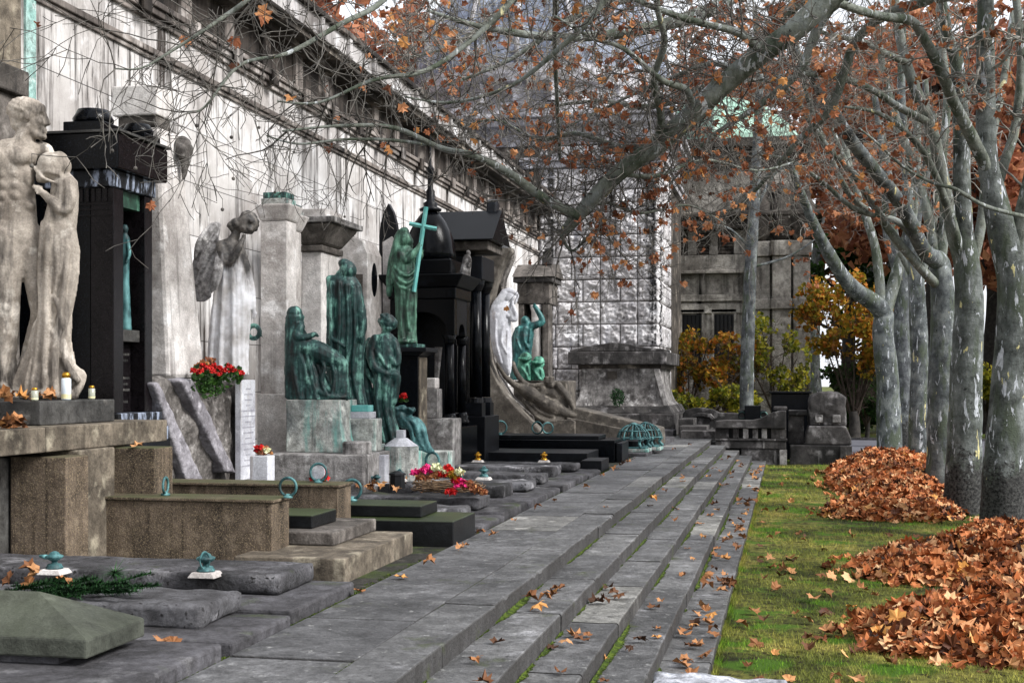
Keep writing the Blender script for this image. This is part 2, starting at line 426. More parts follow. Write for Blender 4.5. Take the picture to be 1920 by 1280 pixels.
M['slate'] = stone('dome_slate', '8f98ab', '565e70', 'c4ccda', .7, [('1b1e26', .52, .66, 2.4, .5)], rough=.5, bump=.3, grain=14, geo=True)
M['maus'] = stone('mausoleum_stone', 'b4afa6', '716c65', 'cbc6bd', .5, [('1b1814', .53, .66, 1.1, .08), ('3c352e', .57, .68, 2.4, .2)], bump=.4, grain=14, geo=True)
M['maus_dark'] = stone('soot_and_shade_stone', '58524c', '262320', '8a8278', .7, bump=.4, grain=14, geo=True)
M['copper'] = stone('green_copper', '9fbdae', '7fa191', 'bfd4c8', .5, bump=.1, grain=10, geo=True)
M['void'] = plain('dark_window_void', '050505', '0b0b0c', .5)

def paving_mat(name, base, dark, light, moss):
    n = NT(name); v = n.co(geo=True)
    isl = n.add('ShaderNodeNewGeometry').outputs['Random Per Island']
    col = n.ramp(n.noise(v, .9, 7, .65), .35, .65, C(dark), C(base))
    col = n.mix(n.ramp(n.noise(v, 2.7, 6, .6), .58, .74), col, C(light))
    col = n.mix(.8, col, n.ramps(isl, [(0, (.55,.55,.57,1)), (.80, (1.02,1.02,1.03,1)), (.93, (1.2,1.19,1.16,1)), (.955, (1.9,1.86,1.7,1))]), 'MULTIPLY')
    col = n.mix(.8, col, n.ramp(n.noise(v, 5, 10, .78), .37, .60, (.38,.38,.38,1), (1.3,1.3,1.3,1)), 'MULTIPLY')
    col = n.mix(.7, col, n.ramp(n.noise(v, 17, 9, .8), .38, .60, (.45,.45,.44,1), (1.22,1.22,1.22,1)), 'MULTIPLY')
    col = n.mix(n.ramp(n.noise(v, 9, 8, .8), .585, .64), col, C('1f1e1e'))
    col = n.mix(n.math('MULTIPLY', n.ramp(n.noise(v, 11, 6, .75), .60, .66), .55), col, C('a9a9a6'))
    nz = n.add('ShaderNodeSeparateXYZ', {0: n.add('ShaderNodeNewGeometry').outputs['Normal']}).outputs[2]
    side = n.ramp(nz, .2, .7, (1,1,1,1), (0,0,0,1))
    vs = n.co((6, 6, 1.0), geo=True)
    col = n.mix(n.math('MULTIPLY', side, n.ramp(n.noise(vs, 1, 6, .7), .36, .60, (1,1,1,1), (.72,.72,.72,1))), col, C('2c2a29'))  # upright faces coloured darker, painted shade for the risers turned to the sun
    mf = n.ramp(n.noise(v, 1.7, 7, .7), .60, .72)
    col = n.mix(mf, col, C(moss))
    sp = n.ramp(n.noise(v, 60, 2, .5), .64, .7)
    col = n.mix(n.math('MULTIPLY', sp, .6), col, C('1d1c1c'))
    h = n.math('ADD', n.noise(v, 30, 6, .7), n.math('MULTIPLY', n.noise(v, 5, 4, .6), 2))
    return n.fin(col, n.ramp(n.noise(v, 3, 4, .6), .3, .7, (.45,.45,.45,1), (.8,.8,.8,1)), n.bump(h, .8, .02))
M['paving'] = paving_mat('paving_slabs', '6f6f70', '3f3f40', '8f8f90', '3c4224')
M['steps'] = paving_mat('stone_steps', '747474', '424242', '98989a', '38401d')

def lawn_mat():
    n = NT('lawn'); v = n.co(geo=True)
    col = n.ramps(n.noise(v, .8, 6, .62), [(.38, C('2a3016')), (.48, C('525628')), (.58, C('76743a')), (.68, C('968a4c'))])
    col = n.mix(n.ramp(n.noise(v, 9, 9, .75), .47, .60), col, C('221d10'))
    col = n.mix(n.ramp(n.noise(v, 1.7, 5, .6), .52, .62), col, C('42601a'))
    return n.fin(col, .9, n.bump(n.noise(v, 45, 6, .75), .9, .04), **{'Specular IOR Level': .15})
M['lawn'] = lawn_mat()
def grass_mat():
    n = NT('grass_blades'); v = n.co(geo=True)
    patch = n.ramps(n.noise(v, .8, 6, .62), [(.38, C('424d1e')), (.48, C('737a38')), (.58, C('96944a')), (.68, C('b3a562'))])
    patch = n.mix(n.ramp(n.noise(v, 1.7, 5, .6), .52, .62), patch, C('5d8420'))
    r = n.add('ShaderNodeNewGeometry').outputs['Random Per Island']
    col = n.mix(.7, patch, n.ramps(r, [(0,(.5,.55,.4,1)), (.6,(1.05,1.05,.9,1)), (.9,(1.3,1.25,1.0,1)), (1,(1.9,1.7,1.3,1))]), 'MULTIPLY')
    return n.fin(col, .7, **{'Specular IOR Level': .15})
M['grass'] = grass_mat()
M['moss'] = island('moss_tufts', [(0,'1f2b0a'),(.5,'374a10'),(1,'5a6a1e')], .9)
def asphalt():
    n = NT('asphalt'); v = n.co(geo=True)
    col = n.ramp(n.noise(v, .7, 5, .6), .3, .7, C('4c4d55'), C('63646c'))
    col = n.mix(.3, col, n.ramp(n.noise(v, 50, 2, .5), .3, .7, (.5,.5,.5,1), (1.3,1.3,1.3,1)), 'MULTIPLY')
    return n.fin(col, .75, n.bump(n.noise(v, 80, 3, .6), .3, .01))
M['asphalt'] = asphalt()

# ---- world, light, camera ------------------------------------------------------
SUN_EL, SUN_AZ = math.radians(38), math.radians(104)      # azimuth measured from +Y towards +X
w = bpy.data.worlds.new('World'); sc.world = w; w.use_nodes = True
wn = w.node_tree; bg = wn.nodes['Background']
sky = wn.nodes.new('ShaderNodeTexSky'); sky.sky_type = 'NISHITA'; sky.sun_disc = False
sky.sun_elevation = SUN_EL; sky.sun_rotation = SUN_AZ; sky.air_density = 1.0; sky.dust_density = 6.0; sky.ozone_density = 1.0
tc = wn.nodes.new('ShaderNodeTexCoord'); nz = wn.nodes.new('ShaderNodeTexNoise')
nz.inputs['Scale'].default_value = 2.2; nz.inputs['Detail'].default_value = 6
wn.links.new(tc.outputs['Generated'], nz.inputs['Vector'])
cr = wn.nodes.new('ShaderNodeValToRGB'); cr.color_ramp.elements[0].position = .3; cr.color_ramp.elements[1].position = .75
cr.color_ramp.elements[0].color = (.78,.78,.78,1); cr.color_ramp.elements[1].color = (.97,.97,.97,1)
wn.links.new(nz.outputs[0], cr.inputs[0])
mx = wn.nodes.new('ShaderNodeMix'); mx.data_type = 'RGBA'                 # a closed, bright cloud layer over the sky
wn.links.new(cr.outputs[0], mx.inputs[0]); wn.links.new(sky.outputs[0], mx.inputs[6]); mx.inputs[7].default_value = (7.9, 8.1, 8.6, 1)
wn.links.new(mx.outputs[2], bg.inputs['Color']); bg.inputs['Strength'].default_value = .10

sun = bpy.data.lights.new('sun', 'SUN'); sun.energy = 3.0; sun.angle = math.radians(20); sun.color = (1, .985, .965)
so = bpy.data.objects.new('sun', sun); COL.objects.link(so)
sd = Vector((math.sin(SUN_AZ)*math.cos(SUN_EL), math.cos(SUN_AZ)*math.cos(SUN_EL), math.sin(SUN_EL)))
so.rotation_euler = sd.to_track_quat('Z', 'Y').to_euler(); so.location = (20, 10, 40)

cam = bpy.data.cameras.new('camera'); co_ = bpy.data.objects.new('camera', cam); COL.objects.link(co_); sc.camera = co_
cam.sensor_width = 36; cam.lens = F/1920*36; cam.shift_y = (HY - 640)/1920; cam.clip_start = .1; cam.clip_end = 2000
co_.location = (0, 0, EYE); co_.rotation_euler = (math.radians(90), 0, YAW)
sc.view_settings.view_transform = 'Standard'; sc.view_settings.look = 'None'; sc.view_settings.exposure = EXPOSURE; sc.view_settings.gamma = 1

# ---- ground -------------------------------------------------------------------
def sheet(x0, x1, y0, y1, z):
    return MB().poly([(x0,y0,z),(x1,y0,z),(x1,y1,z),(x0,y1,z)])
g = MB(); rg = random.Random(3)
nx, ny = 40, 120                                  # the lawn near the path is gently uneven
o = len(g.v)
for i in range(nx+1):
    for j in range(ny+1):
        x = -.58 + i*(4.3/nx); y = 1 + j*(36.2/ny)
        g.v.append(Vector((x, y, ZG + (.035*mnoise.noise(Vector((x*.9, y*.7, 0))) if 0 < i < nx and 0 < j < ny else 0))))
for i in range(nx):
    for j in range(ny):
        a = o + i*(ny+1) + j; g.f.append((a, a+ny+1, a+ny+2, a+1))
struct('lawn', g, M['lawn'], True)
gm = MB()
for (x0, x1, y0, y1) in ((-300, -.58, -60, 600), (-.58, 3.72, -60, 1), (-.58, 3.72, 37.2, 600), (3.72, 300, -60, 600)):
    gm.poly([(x0,y0,ZG-.004),(x1,y0,ZG-.004),(x1,y1,ZG-.004),(x0,y1,ZG-.004)])
struct('ground', gm, M['lawn'])
rd = sheet(4.05, 9.2, -20, 42, ZG+.008); rd.poly([(1.6,42,ZG+.008),(40,42,ZG+.008),(40,53,ZG+.008),(1.6,53,ZG+.008)])
struct('road', rd, M['asphalt'])
kb = MB()
for k in range(40):
    y = -2 + k*1.1; 
    if y < 41: kb.box(3.92, 4.05, y, y+1.09, ZG-.1, ZG+.06)
for k in range(24):
    kb.box(1.6+k*1.1, 1.6+k*1.1+1.09, 53, 53.14, ZG-.1, ZG+.1)
struct('kerb', kb, M['kerbslab'], bev=.012)

# grave ground behind the path
struct('grave_ground', MB().box(-8.0, -3.0, 2, 44, ZG-.1, -.03), M['soil'])
# terrace paving: two courses of slabs, then the long step stones
pv = MB(); rp = random.Random(11)
pv.box(-3.24, -2.075, 1, 44, ZG-.05, -.06)
y = 1.0
while y < 43.5:
    L = rp.uniform(1.2, 2.0); z = rp.uniform(-.012, .004)
    pv.box(-3.20 + rp.uniform(-.02,.02), -2.435, y+.006, y+L-.006, -.055, z); y += L
y = 36.9
while y < 43.5:
    L = rp.uniform(1.3, 2.0); pv.box(-2.42, -2.06, y+.004, y+L-.004, -.055, rp.uniform(-.004,.006)); y += L
pv.box(-3.3, -1.0, 37.2, 44, ZG, -.058)
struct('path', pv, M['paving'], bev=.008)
def worn(mb, x0, x1, y0, y1, z0, z1, sd):
    """A long step stone with a chipped, unevenly worn nosing."""
    m = max(4, int((y1-y0)/.055)); o = len(mb.v); ti = rp.gauss(0,.0012); tj = rp.gauss(0,.001)
    for i in range(m+1):
        t = i/m; y = y0+(y1-y0)*t; e = min(t,1-t)*(y1-y0)
        w1 = mnoise.noise(Vector((y*2.3, sd, 0)))*.007; ch = max(0, mnoise.noise(Vector((y*6.5, sd, 4)))-.34)*.06 + (.006 if e < .03 else 0)
        zt = z1 + ti*(t-.5)*4 + mnoise.noise(Vector((y*1.3, sd, 9)))*.004; x1_ = x1 + w1 + tj*(t-.5)*4
        for p in ((x0,y,z0),(x1_-.004,y,z0),(x1_,y,zt-.011-ch),(x1_-.003-ch*.5,y,zt-.003-ch*.4),(x1_-.011-ch,y,zt),(x1_-.14,y,zt-.003+mnoise.noise(Vector((y*3,sd,2)))*.003),(x0,y,zt)): mb.v.append(Vector(p))
    for i in range(m):
        for k in range(7):
            k2 = (k+1) % 7; mb.f.append((o+i*7+k, o+i*7+k2, o+(i+1)*7+k2, o+(i+1)*7+k))
    mb.f.append(tuple(o+k for k in range(7))[::-1]); mb.f.append(tuple(o+m*7+k for k in range(7)))
RIS = .1376
st = MB(); EDGE = [-2.06, -1.66, -1.29, -.945, -.575]
for k in range(4):                               # four risers, then the lowest border strip
    zt = -RIS*(k+1); y = .4 + .37*k
    while y < 36.9:
        L = rp.uniform(1.5, 3.0); y1 = min(y+L, 36.9)
        worn(st, EDGE[k]-.05, EDGE[k+1]+rp.gauss(0,.002), y+.003, y1-.003, ZG-.1, zt+rp.gauss(0,.0015), k*7.7+y); y = y1
y = .6
while y < 36.9:
    L = rp.uniform(1.4, 2.4); y1 = min(y+L, 36.9); worn(st, -2.42, -2.055+rp.gauss(0,.002), y+.003, y1-.003, -.4, rp.gauss(0,.0015), 91+y); y = y1
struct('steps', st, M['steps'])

# moss along the feet of the risers and the joints
ms = MB(); rm = random.Random(5)
def tuft(x, y, z, s):
    for _ in range(5):
        a = rm.uniform(0, 6.28); r = s*rm.uniform(.2,1)
        dx, dy = math.cos(a)*r, math.sin(a)*r; h = s*rm.uniform(.4,1.1); t = rm.uniform(0,6.28); wd = s*.35
        ms.poly([(x+dx-wd*math.cos(t), y+dy-wd*math.sin(t), z), (x+dx+wd*math.cos(t), y+dy+wd*math.sin(t), z), (x+dx*1.4, y+dy*1.4, z+h)])
def mossq(k, y): return mnoise.noise(Vector((k*9.1, y*.55, 0))) + .5*mnoise.noise(Vector((k*3.3, y*2.1, 5))) + .12
def mossw(k, y): return max(0, mossq(k, y)*.06 + .018*mnoise.noise(Vector((y*9, k*5.5, 1))) + .012*mnoise.noise(Vector((y*27, k*5.5, 3))))
for k in range(4):
    z = -RIS*(k+1); y = 6.3
    while y < 36:                              # a thin creeping mat, then tufts on it
        st_ = .016 if y < 16 else .04; w0, w1 = mossw(k, y), mossw(k, y+st_)
        if w0 > .003 or w1 > .003:
            x = EDGE[k] + .001; hz_ = z+.004+.006*min(1,w0/.05)
            ms.poly([(x,y,hz_+.004),(x+w0+.002,y,z+.003),(x+w1+.002,y+st_,z+.003),(x,y+st_,hz_+.004)])
            ms.poly([(x+.008,y,z+.0),(x+.008,y+st_,z+.0),(x+.006,y+st_,z+.006+w1*.45),(x+.006,y,z+.006+w0*.45)])
        y += st_
    for i in range(9000):
        y = 6.5 + 29.5*rm.random()**1.6; w0 = mossw(k, y)
        if w0 > .004: tuft(EDGE[k] + .006 + rm.random()*w0*1.15, y, z+.003, rm.uniform(.003,.008))
for i in range(3600):
    y = 7 + 29*rm.random()**1.5; q = mnoise.noise(Vector((3.7, y*.6, 0)))
    if q > -.15: tuft(-2.428 + rm.gauss(0,.007), y, -.012, rm.uniform(.004,.009))
for i in range(9000):
    y = 6.5 + 27*rm.random()**1.5; q = mnoise.noise(Vector((13.7, y*.5, 0)))
    if q > -.2: tuft(-3.2 - abs(rm.gauss(0,.05)) + .02, y, -.03, rm.uniform(.006,.016))
solo('moss', ms, M['moss'], 'green moss tufts along the feet of the steps and the slab joints', 'moss', kind='stuff')

# grass blades
gb = MB(); rb = random.Random(8)
def blade(x, y, z, h, wd):
    t = rb.uniform(0,6.28); l = rb.gauss(0,.5)*h; m = rb.gauss(0,.5)*h
    gb.poly([(x-wd*math.cos(t), y-wd*math.sin(t), z), (x+wd*math.cos(t), y+wd*math.sin(t), z), (x+l, y+m, z+h)])
for i in range(150000):
    y = 7.6 + 29*(rb.random()**2.3); x = rb.uniform(-.57, min(5, .5+y*.22))
    q = mnoise.noise(Vector((x*1.1, y*.9, 2.2)))
    if rb.random() < .25 + 1.3*q: continue
    s = 1 + .03*(y-8)
    zz = ZG + .035*mnoise.noise(Vector((x*.9, y*.7, 0))) if x < 3.7 else ZG
    blade(x, y, zz-.004, rb.uniform(.016,.05)*s, .0024*s)
for i in range(9000):
    y = 7.4 + 29*(rb.random()**2.0)
    if mnoise.noise(Vector((y*1.1, 3.3, 0))) > -.25: blade(-.585+abs(rb.gauss(0,.03)), y, ZG-.002, rb.uniform(.03,.085), .003)
solo('grass', gb, M['grass'], 'short mossy lawn grass beside the stone steps', 'grass', kind='stuff')

# ---- the arcade wall on the left ---------------------------------------------
WX = -8.0
aw = thing('arcade_wall', 'long pale streaked stone arcade wall with dark frieze and overhanging eaves behind the monuments', 'wall', (WX, 26, 0))
part(aw, 'lower_wall', MB().box(WX-1.2, WX, 2, 43.3, -.5, 6.26), M['wall'])
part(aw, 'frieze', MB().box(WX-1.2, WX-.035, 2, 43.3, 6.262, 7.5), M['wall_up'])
part(aw, 'string_course', MB().box(WX+.002, WX+.07, 2, 43.2, 5.78, 5.86).box(WX+.002, WX+.035, 2, 43.2, 5.72, 5.778), M['wall_trim'], bev=.012)
part(aw, 'sill_moulding', MB().box(WX+.002, WX+.14, 2, 43.2, 6.37, 6.45).box(WX+.002, WX+.10, 2, 43.2, 6.28, 6.368).box(WX+.002, WX+.05, 2, 43.2, 6.20, 6.278), M['wall_trim'], bev=.014)
sp_ = MB()
for k in range(29):
    y = 2.6 + k*1.42
    sp_ = MB().box(WX-.033, WX+.03, y-.16, y+.16, 6.452, 7.14).box(WX-.033, WX+.075, y-.2, y+.2, 7.02, 7.141)
    sp_.box(WX+.142, WX+.19, y-.11, y+.11, 6.22, 6.46)
    part(aw, 'pilaster_strip', sp_, M['wall_trim'] if k % 3 else M['wall_up'], bev=.01)
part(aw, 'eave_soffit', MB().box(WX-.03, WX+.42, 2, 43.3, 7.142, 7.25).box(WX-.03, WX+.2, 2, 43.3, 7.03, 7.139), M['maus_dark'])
part(aw, 'fascia', MB().box(WX-.4, WX+.50, 2, 43.4, 7.252, 7.56), M['fascia'])
part(aw, 'coping', MB().box(WX-.5, WX+.58, 2, 43.4, 7.562, 7.64).box(WX-.5, WX+.53, 2, 43.4, 7.642, 7.70), M['wall_up'], bev=.015)
for k in range(29):
    y = 2.3 + k*1.42; b = MB()
    b.box(WX+.502, WX+.56, y-.07, y+.07, 7.22, 7.555).ell((WX+.545, y, 7.26), (.05,.085,.07))
    part(aw, 'scroll_bracket', b, M['fascia'], bev=.01)
part(aw, 'wall_roof', MB().prism([(WX-.45,2,7.702),(WX-.45,43.3,7.702),(WX-3.5,43.3,8.3),(WX-3.5,2,8.3)], (0,0,.05)), M['slate'])
part(aw, 'verdigris_strip', MB().box(WX+.002, WX+.03, yX(44,WX), yX(63,WX), 3.6, 5.71), stone('copper_stained_stone', 'a9c3be', '7aa39c', 'd4dcda', 2, [('3f5f5a', .56, .7, 7, .3)]))

# ---- domed tower pavilion -----------------------------------------------------
TY, TX0, TX1 = 42.9, WX-5.2, -4.07
tw = thing('domed_tower', 'tall pavilion of rock-faced pale stone blocks with grey ribbed dome behind the twigs', 'tower', (-8.6, 47.5, 0))
part(tw, 'core', MB().box(TX0, TX1-.02, TY+.05, 52.4, -.7, 9.3), M['maus_dark'])
rt = random.Random(21)
def rockface(mb, p0, ux, uy, nrm, w_, h_, amp, seed, nx_, ny_):
    o = len(mb.v); p0, ux, uy, nrm = Vector(p0), Vector(ux), Vector(uy), Vector(nrm)
    for i in range(nx_+1):
        for j in range(ny_+1):
            a, b = i/nx_, j/ny_; e = min(min(a,1-a)*w_, min(b,1-b)*h_)
            q = min(1, e/.045)
            q = q*q*(3-2*q)
            pt = p0 + ux*(a*w_) + uy*(b*h_)
            s_ = Vector((pt.x*2.6 + seed, pt.y*2.6, pt.z*3.2))
            hgt = .05 + amp*(.55*mnoise.noise(s_*1.3) + .9*abs(mnoise.noise(s_*2.6)) - .3*abs(mnoise.noise(s_*1.1+Vector((9,0,0)))) + .5*mnoise.noise(s_*5.1) + .3*mnoise.noise(s_*9.3))
            mb.v.append(pt + nrm*(q*max(hgt, .0)))
    for i in range(nx_):
        for j in range(ny_):
            a = o + i*(ny_+1) + j; mb.f.append((a, a+ny_+1, a+ny_+2, a+1))
ch = .727; z0c = .55
for k in range(12):
    rb_ = MB(); z = z0c + k*ch
    xs = [-7.98]
    cuts = [-7.42, -6.52, -5.95, -5.30, -4.74, TX1] if k % 2 else [-7.35, -6.9, -5.95, -4.74, TX1]
    for a in cuts:
        rockface(rb_, (xs[-1]+.012, TY+.045, z+.014), (1,0,0), (0,0,1), (0,-1,0), a-xs[-1]-.024, ch-.028, .105, k*3.3+a, max(8,int((a-xs[-1])/.036)), 20)
        xs.append(a)
    yy = TY+.04
    for a in ([1.2, 2.4, 3.6] if k % 2 else [.7, 1.8, 3.6]):
        rockface(rb_, (TX1-.02, yy, z+.014), (0,1,0), (0,0,1), (1,0,0), TY+a-yy-.02, ch-.028, .09, k*2.1+a, 12, 12); yy = TY+a
    part(tw, 'block_course', rb_, M['rust'], True)
for k in range(11):                              # the round rusticated corner shaft behind
    z = z0c + k*ch
    part(tw, 'corner_drum', MB().lathe([(.28,z+.01),(.34,z+.05),(.36,z+.1),(.36,z+ch-.1),(.34,z+ch-.05),(.28,z+ch-.01)], (TX1-.30, TY+4.1, 0), 18), M['rust'], True)
part(tw, 'ledge', MB().box(-8.6, TX1+.12, TY-.12, 52.5, 8.55, 8.75).box(-8.6, TX1+.2, TY-.2, 52.5, 8.752, 8.9), M['tower'], bev=.03)
part(tw, 'attic', MB().box(TX0, TX1+.02, TY-.02, 52.3, 9.302, 9.9), M['tower'])
part(tw, 'cornice', MB().box(TX0-.3, TX1+.35, TY-.35, 52.8, 9.902, 10.15).box(TX0-.45, TX1+.5, TY-.5, 53, 10.152, 10.32), M['tower'], bev=.04)
DC = (-8.75, 47.6, 0)
part(tw, 'drum', MB().lathe([(4.75,10.32),(4.75,10.75),(4.55,10.8),(4.55,11.4),(4.8,11.45),(4.85,11.7),(4.6,11.75),(4.6,12.1)], DC, 40), M['tower'])
prof = [(4.5*math.cos(t*math.pi/2/14)+.0, 12.1 + 4.9*math.sin(t*math.pi/2/14)) for t in range(15)]
pr2 = []
for i, (r, z) in enumerate(prof[:-1]): pr2 += [(r+.07, z), (r+.06, z+.03), (prof[i+1][0]+.07, prof[i+1][1]-.01)]
pr2.append((.05, 17.05))
part(tw, 'dome', MB().lathe(pr2, DC, 48), M['slate'])
for k in range(16):
    a = 2*math.pi*k/16
    part(tw, 'dome_rib', MB().tube([Vector(DC) + Vector((math.cos(a)*(r+.07), math.sin(a)*(r+.07), z)) for r, z in prof[:-1]], .09, 6), M['tower'], True)
for k in range(12):
    a = 2*math.pi*(k+.5)/12; c = Vector(DC) + Vector((math.cos(a)*4.62, math.sin(a)*4.62, 0))
    part(tw, 'drum_pier', MB().tube([c+Vector((0,0,10.8)), c+Vector((0,0,11.42))], .26, 4), M['tower'])
part(tw, 'lantern', MB().lathe([(.9,16.7),(.9,17.3),(1.1,17.35),(1.1,17.5),(.7,17.6),(.5,18.4),(.1,18.9)], DC, 20), M['tower'])

# ---- mausoleum across the end ---------------------------------------------------
MY = 57.0
ms_ = thing('mausoleum', 'large soot-streaked stone mausoleum with barred windows and green copper roof', 'building', (-2, MY, 0))
mx0, mx1 = -5.6, xY(1520, MY)
xp = [xY(p, MY) for p in (1255, 1300, 1355, 1400, 1440, 1478, 1520)]
zz = lambda py: zat(py, 57.6)
part(ms_, 'wall', MB().box(mx0, mx1-.25, MY, MY+6, -1, zz(330)), M['maus'])
part(ms_, 'plinth', MB().box(mx0, mx1+.1, MY-.35, MY-.002, -1, zz(735)), M['maus'], bev=.03)
part(ms_, 'string_course', MB().box(mx0, xp[3]+.1, MY-.10, MY-.003, zz(590), zz(572)).box(mx0, xp[3]+.1, MY-.16, MY-.003, zz(568), zz(556)), M['maus'], bev=.02)
part(ms_, 'frieze_band', MB().box(mx0, xp[3]+.2, MY-.3, MY-.004, zz(518), zz(484)).box(mx0, xp[3]+.25, MY-.42, MY-.004, zz(518), zz(512)), M['maus'], bev=.03)
for a, b in ((1279,1316), (1339,1376)):
    x0, x1 = xY(a, MY), xY(b, MY)
    wn_ = MB().box(x0, x1, MY-.02, MY+.02, zz(690), zz(592)); wo = part(ms_, 'window', wn_, M['void'])
    fr = MB().box(x0-.1, x0, MY-.08, MY-.004, zz(692), zz(588)).box(x1, x1+.1, MY-.08, MY-.004, zz(692), zz(588)).box(x0-.1, x1+.1, MY-.10, MY-.005, zz(587.6), zz(583)).box(x0-.12, x1+.12, MY-.14, MY-.005, zz(697), zz(692.5))
    part(wo, 'frame', fr, M['maus'])
    br_ = MB()
    for i in range(5): br_.tube([(x0+(i+.5)*(x1-x0)/5, MY-.05, zz(689)), (x0+(i+.5)*(x1-x0)/5, MY-.05, zz(593))], .02, 5)
    part(wo, 'bars', br_, M['iron'])
for a, b in ((1268,1290), (1306,1330), (1346,1376)):
    x0, x1 = xY(a, MY), xY(b, MY); l = MB()
    for i in range(6): l.box(x0, x1, MY-.1, MY-.02, zz(480-i*6), zz(476.5-i*6))
    l.box(x0, x1, MY-.018, MY-.003, zz(482), zz(442)); part(ms_, 'louvre', l, M['maus_dark'])
for a, b in ((1253,1268), (1290,1306), (1330,1346), (1376,1404)):
    part(ms_, 'upper_pier', MB().box(xY(a,MY), xY(b,MY), MY-.2, MY-.003, zz(483), zz(440)), M['maus'], bev=.02)
for k, (a, b, pr_) in enumerate(((1406,1444,.5), (1448,1483,.75), (1487,1519,.6))):
    x0, x1 = xY(a, MY), xY(b, MY); c = MB().box(x0, x1, MY-pr_, MY-.002, zz(738), zz(490))
    pp = part(ms_, 'pilaster', c, M['maus'], bev=.04)
    part(pp, 'band', MB().box(x0-.05, x1+.05, MY-pr_-.12, MY-.004, zz(585), zz(566)), M['maus'], bev=.04)
    part(pp, 'capital', MB().box(x0-.06, x1+.06, MY-pr_-.15, MY-.005, zz(489.5), zz(462)), M['maus'], bev=.04)
    part(ms_, 'corner_urn', MB().lathe([(.3,0),(.42,.25),(.62,.9),(.55,1.5),(.35,1.8),(.42,2.0),(.2,2.4)], ((x0+x1)/2, MY-.3, zz(461.5)), 16), M['maus_dark'], True)
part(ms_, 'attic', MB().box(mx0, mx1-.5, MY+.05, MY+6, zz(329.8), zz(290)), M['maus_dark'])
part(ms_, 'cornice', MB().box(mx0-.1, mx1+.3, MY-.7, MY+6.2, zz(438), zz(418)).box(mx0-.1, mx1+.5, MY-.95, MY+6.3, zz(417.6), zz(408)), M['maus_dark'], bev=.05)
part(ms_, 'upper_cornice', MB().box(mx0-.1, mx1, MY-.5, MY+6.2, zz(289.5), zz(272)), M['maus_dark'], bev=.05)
cxm = xY(1345, MY+3)
part(ms_, 'copper_roof', MB().lathe([(3.7,zz(271)),(3.7,zz(255)),(3.2,zz(225)),(2.2,zz(190)),(1.1,zz(172)),(.2,zz(165))], (cxm, MY+3, 0), 4), M['copper'])

# ---- the balustrade tomb and stone pier that close the path -----------------------
BY = 36.95
bz = lambda py: zat(py, 37.2)
bt = thing('balustrade_tomb', 'sooty stone balustrade with pierced openings closing the end of the steps', 'balustrade', (-1, BY, ZG))
x0, x1 = xY(1341, BY), xY(1474, BY)
part(bt, 'base', MB().box(xY(1389,BY), x1-.0, BY, BY+.55, ZG-.1, bz(838)), M['greydark'], bev=.02)
part(bt, 'pier_foot', MB().box(xY(1462,BY), x1+.02, BY-.05, BY-.002, ZG-.1, bz(839)), M['white_dirty'])
part(bt, 'lower_rail', MB().box(x0, x1, BY-.03, BY+.5, bz(837.6), bz(824)).box(x0-.02, x1+.03, BY-.06, BY+.55, bz(823.6), bz(820)), M['greydark'], bev=.015)
xs = [1341, 1366, 1374, 1385, 1393, 1403, 1411, 1421, 1428, 1438, 1446, 1474]
for i in range(0, 12, 2):
    part(bt, 'baluster', MB().box(xY(xs[i],BY), xY(xs[i+1],BY), BY+.02, BY+.42, bz(819.6), bz(801)), M['white_dirty'] if i in (4,6,8) else M['greydark'], bev=.012)
part(bt, 'backing', MB().box(x0+.05, x1-.05, BY+.425, BY+.5, bz(819.6), bz(801)), M['void'])
tp = MB(); pr = [(1341,800.6),(1474,800.6),(1474,768),(1462,768),(1450,771),(1438,777),(1425,783),(1410,786),(1360,786),(1341,788)]
tp.prism([(xY(a,BY), BY-.08, bz(b)) for a, b in pr], (0,.62,0)); part(bt, 'top_rail', tp, M['greydark'], bev=.02)
part(bt, 'end_post', MB().box(xY(1450,BY), xY(1476,BY)-.001, BY+.1, BY+.8, bz(767.6), bz(761)), M['greydark'], bev=.03)
pt_ = thing('stone_pier', 'massive weathered stone pier with flared shoulders and rounded top beside the lawn', 'pier', (1, 37.4, ZG))
def pl(poly, y0, th): return MB().prism([(xY(a, 37.2), y0, bz(b)) for a, b in poly], (0, th, 0))
part(pt_, 'base', pl([(1481,868),(1595,868),(1595,831),(1481,831)], 37.1, 1.6), M['greydark'], bev=.03)
part(pt_, 'corner_block', pl([(1575,868),(1597,868),(1597,832),(1575,832)], 37.03, .065), M['greydark'], bev=.01)
part(pt_, 'shoulder', pl([(1509,830.6),(1597,830.6),(1596,818),(1586,796),(1516,796),(1511,812)], 37.15, 1.5), M['greydark'], bev=.04)
sculpt('rounded_head', pl([(1517,796),(1587,796),(1587,745),(1577,737),(1560,734),(1535,735),(1522,741),(1517,750)], 37.25, 1.3), M['greydark'], .05, 4, ((.05, 3), (.02, 9)), pt_)
for o_ in pt_.children:
    if o_.name == 'rounded_head':
        for v_ in o_.data.vertices: v_.co -= Vector(pt_.location)
for a_ in (1528, 1561): part(pt_, 'relief_panel', pl([(a_,790),(a_+15,790),(a_+15,776),(a_,776)], 37.19, .07), M['white_dirty'], bev=.02)
part(pt_, 'side_wall', pl([(1478,830.5),(1508,830.5),(1508,778),(1478,778)], 37.5, .5), M['greydark'], bev=.03)
part(pt_, 'wall_cap', pl([(1478,777.6),(1514,777.6),(1514,768),(1478,768)], 37.4, .7), M['greydark'], bev=.03)
bs = MB().box(xY(1446,39.5), xY(1518,39.5), 39.5, 40.4, ZG, zat(737,39.9))
b_ = thing('black_tomb_chest', 'plain black granite tomb chest behind the balustrade', 'tomb', (.3, 40, ZG))
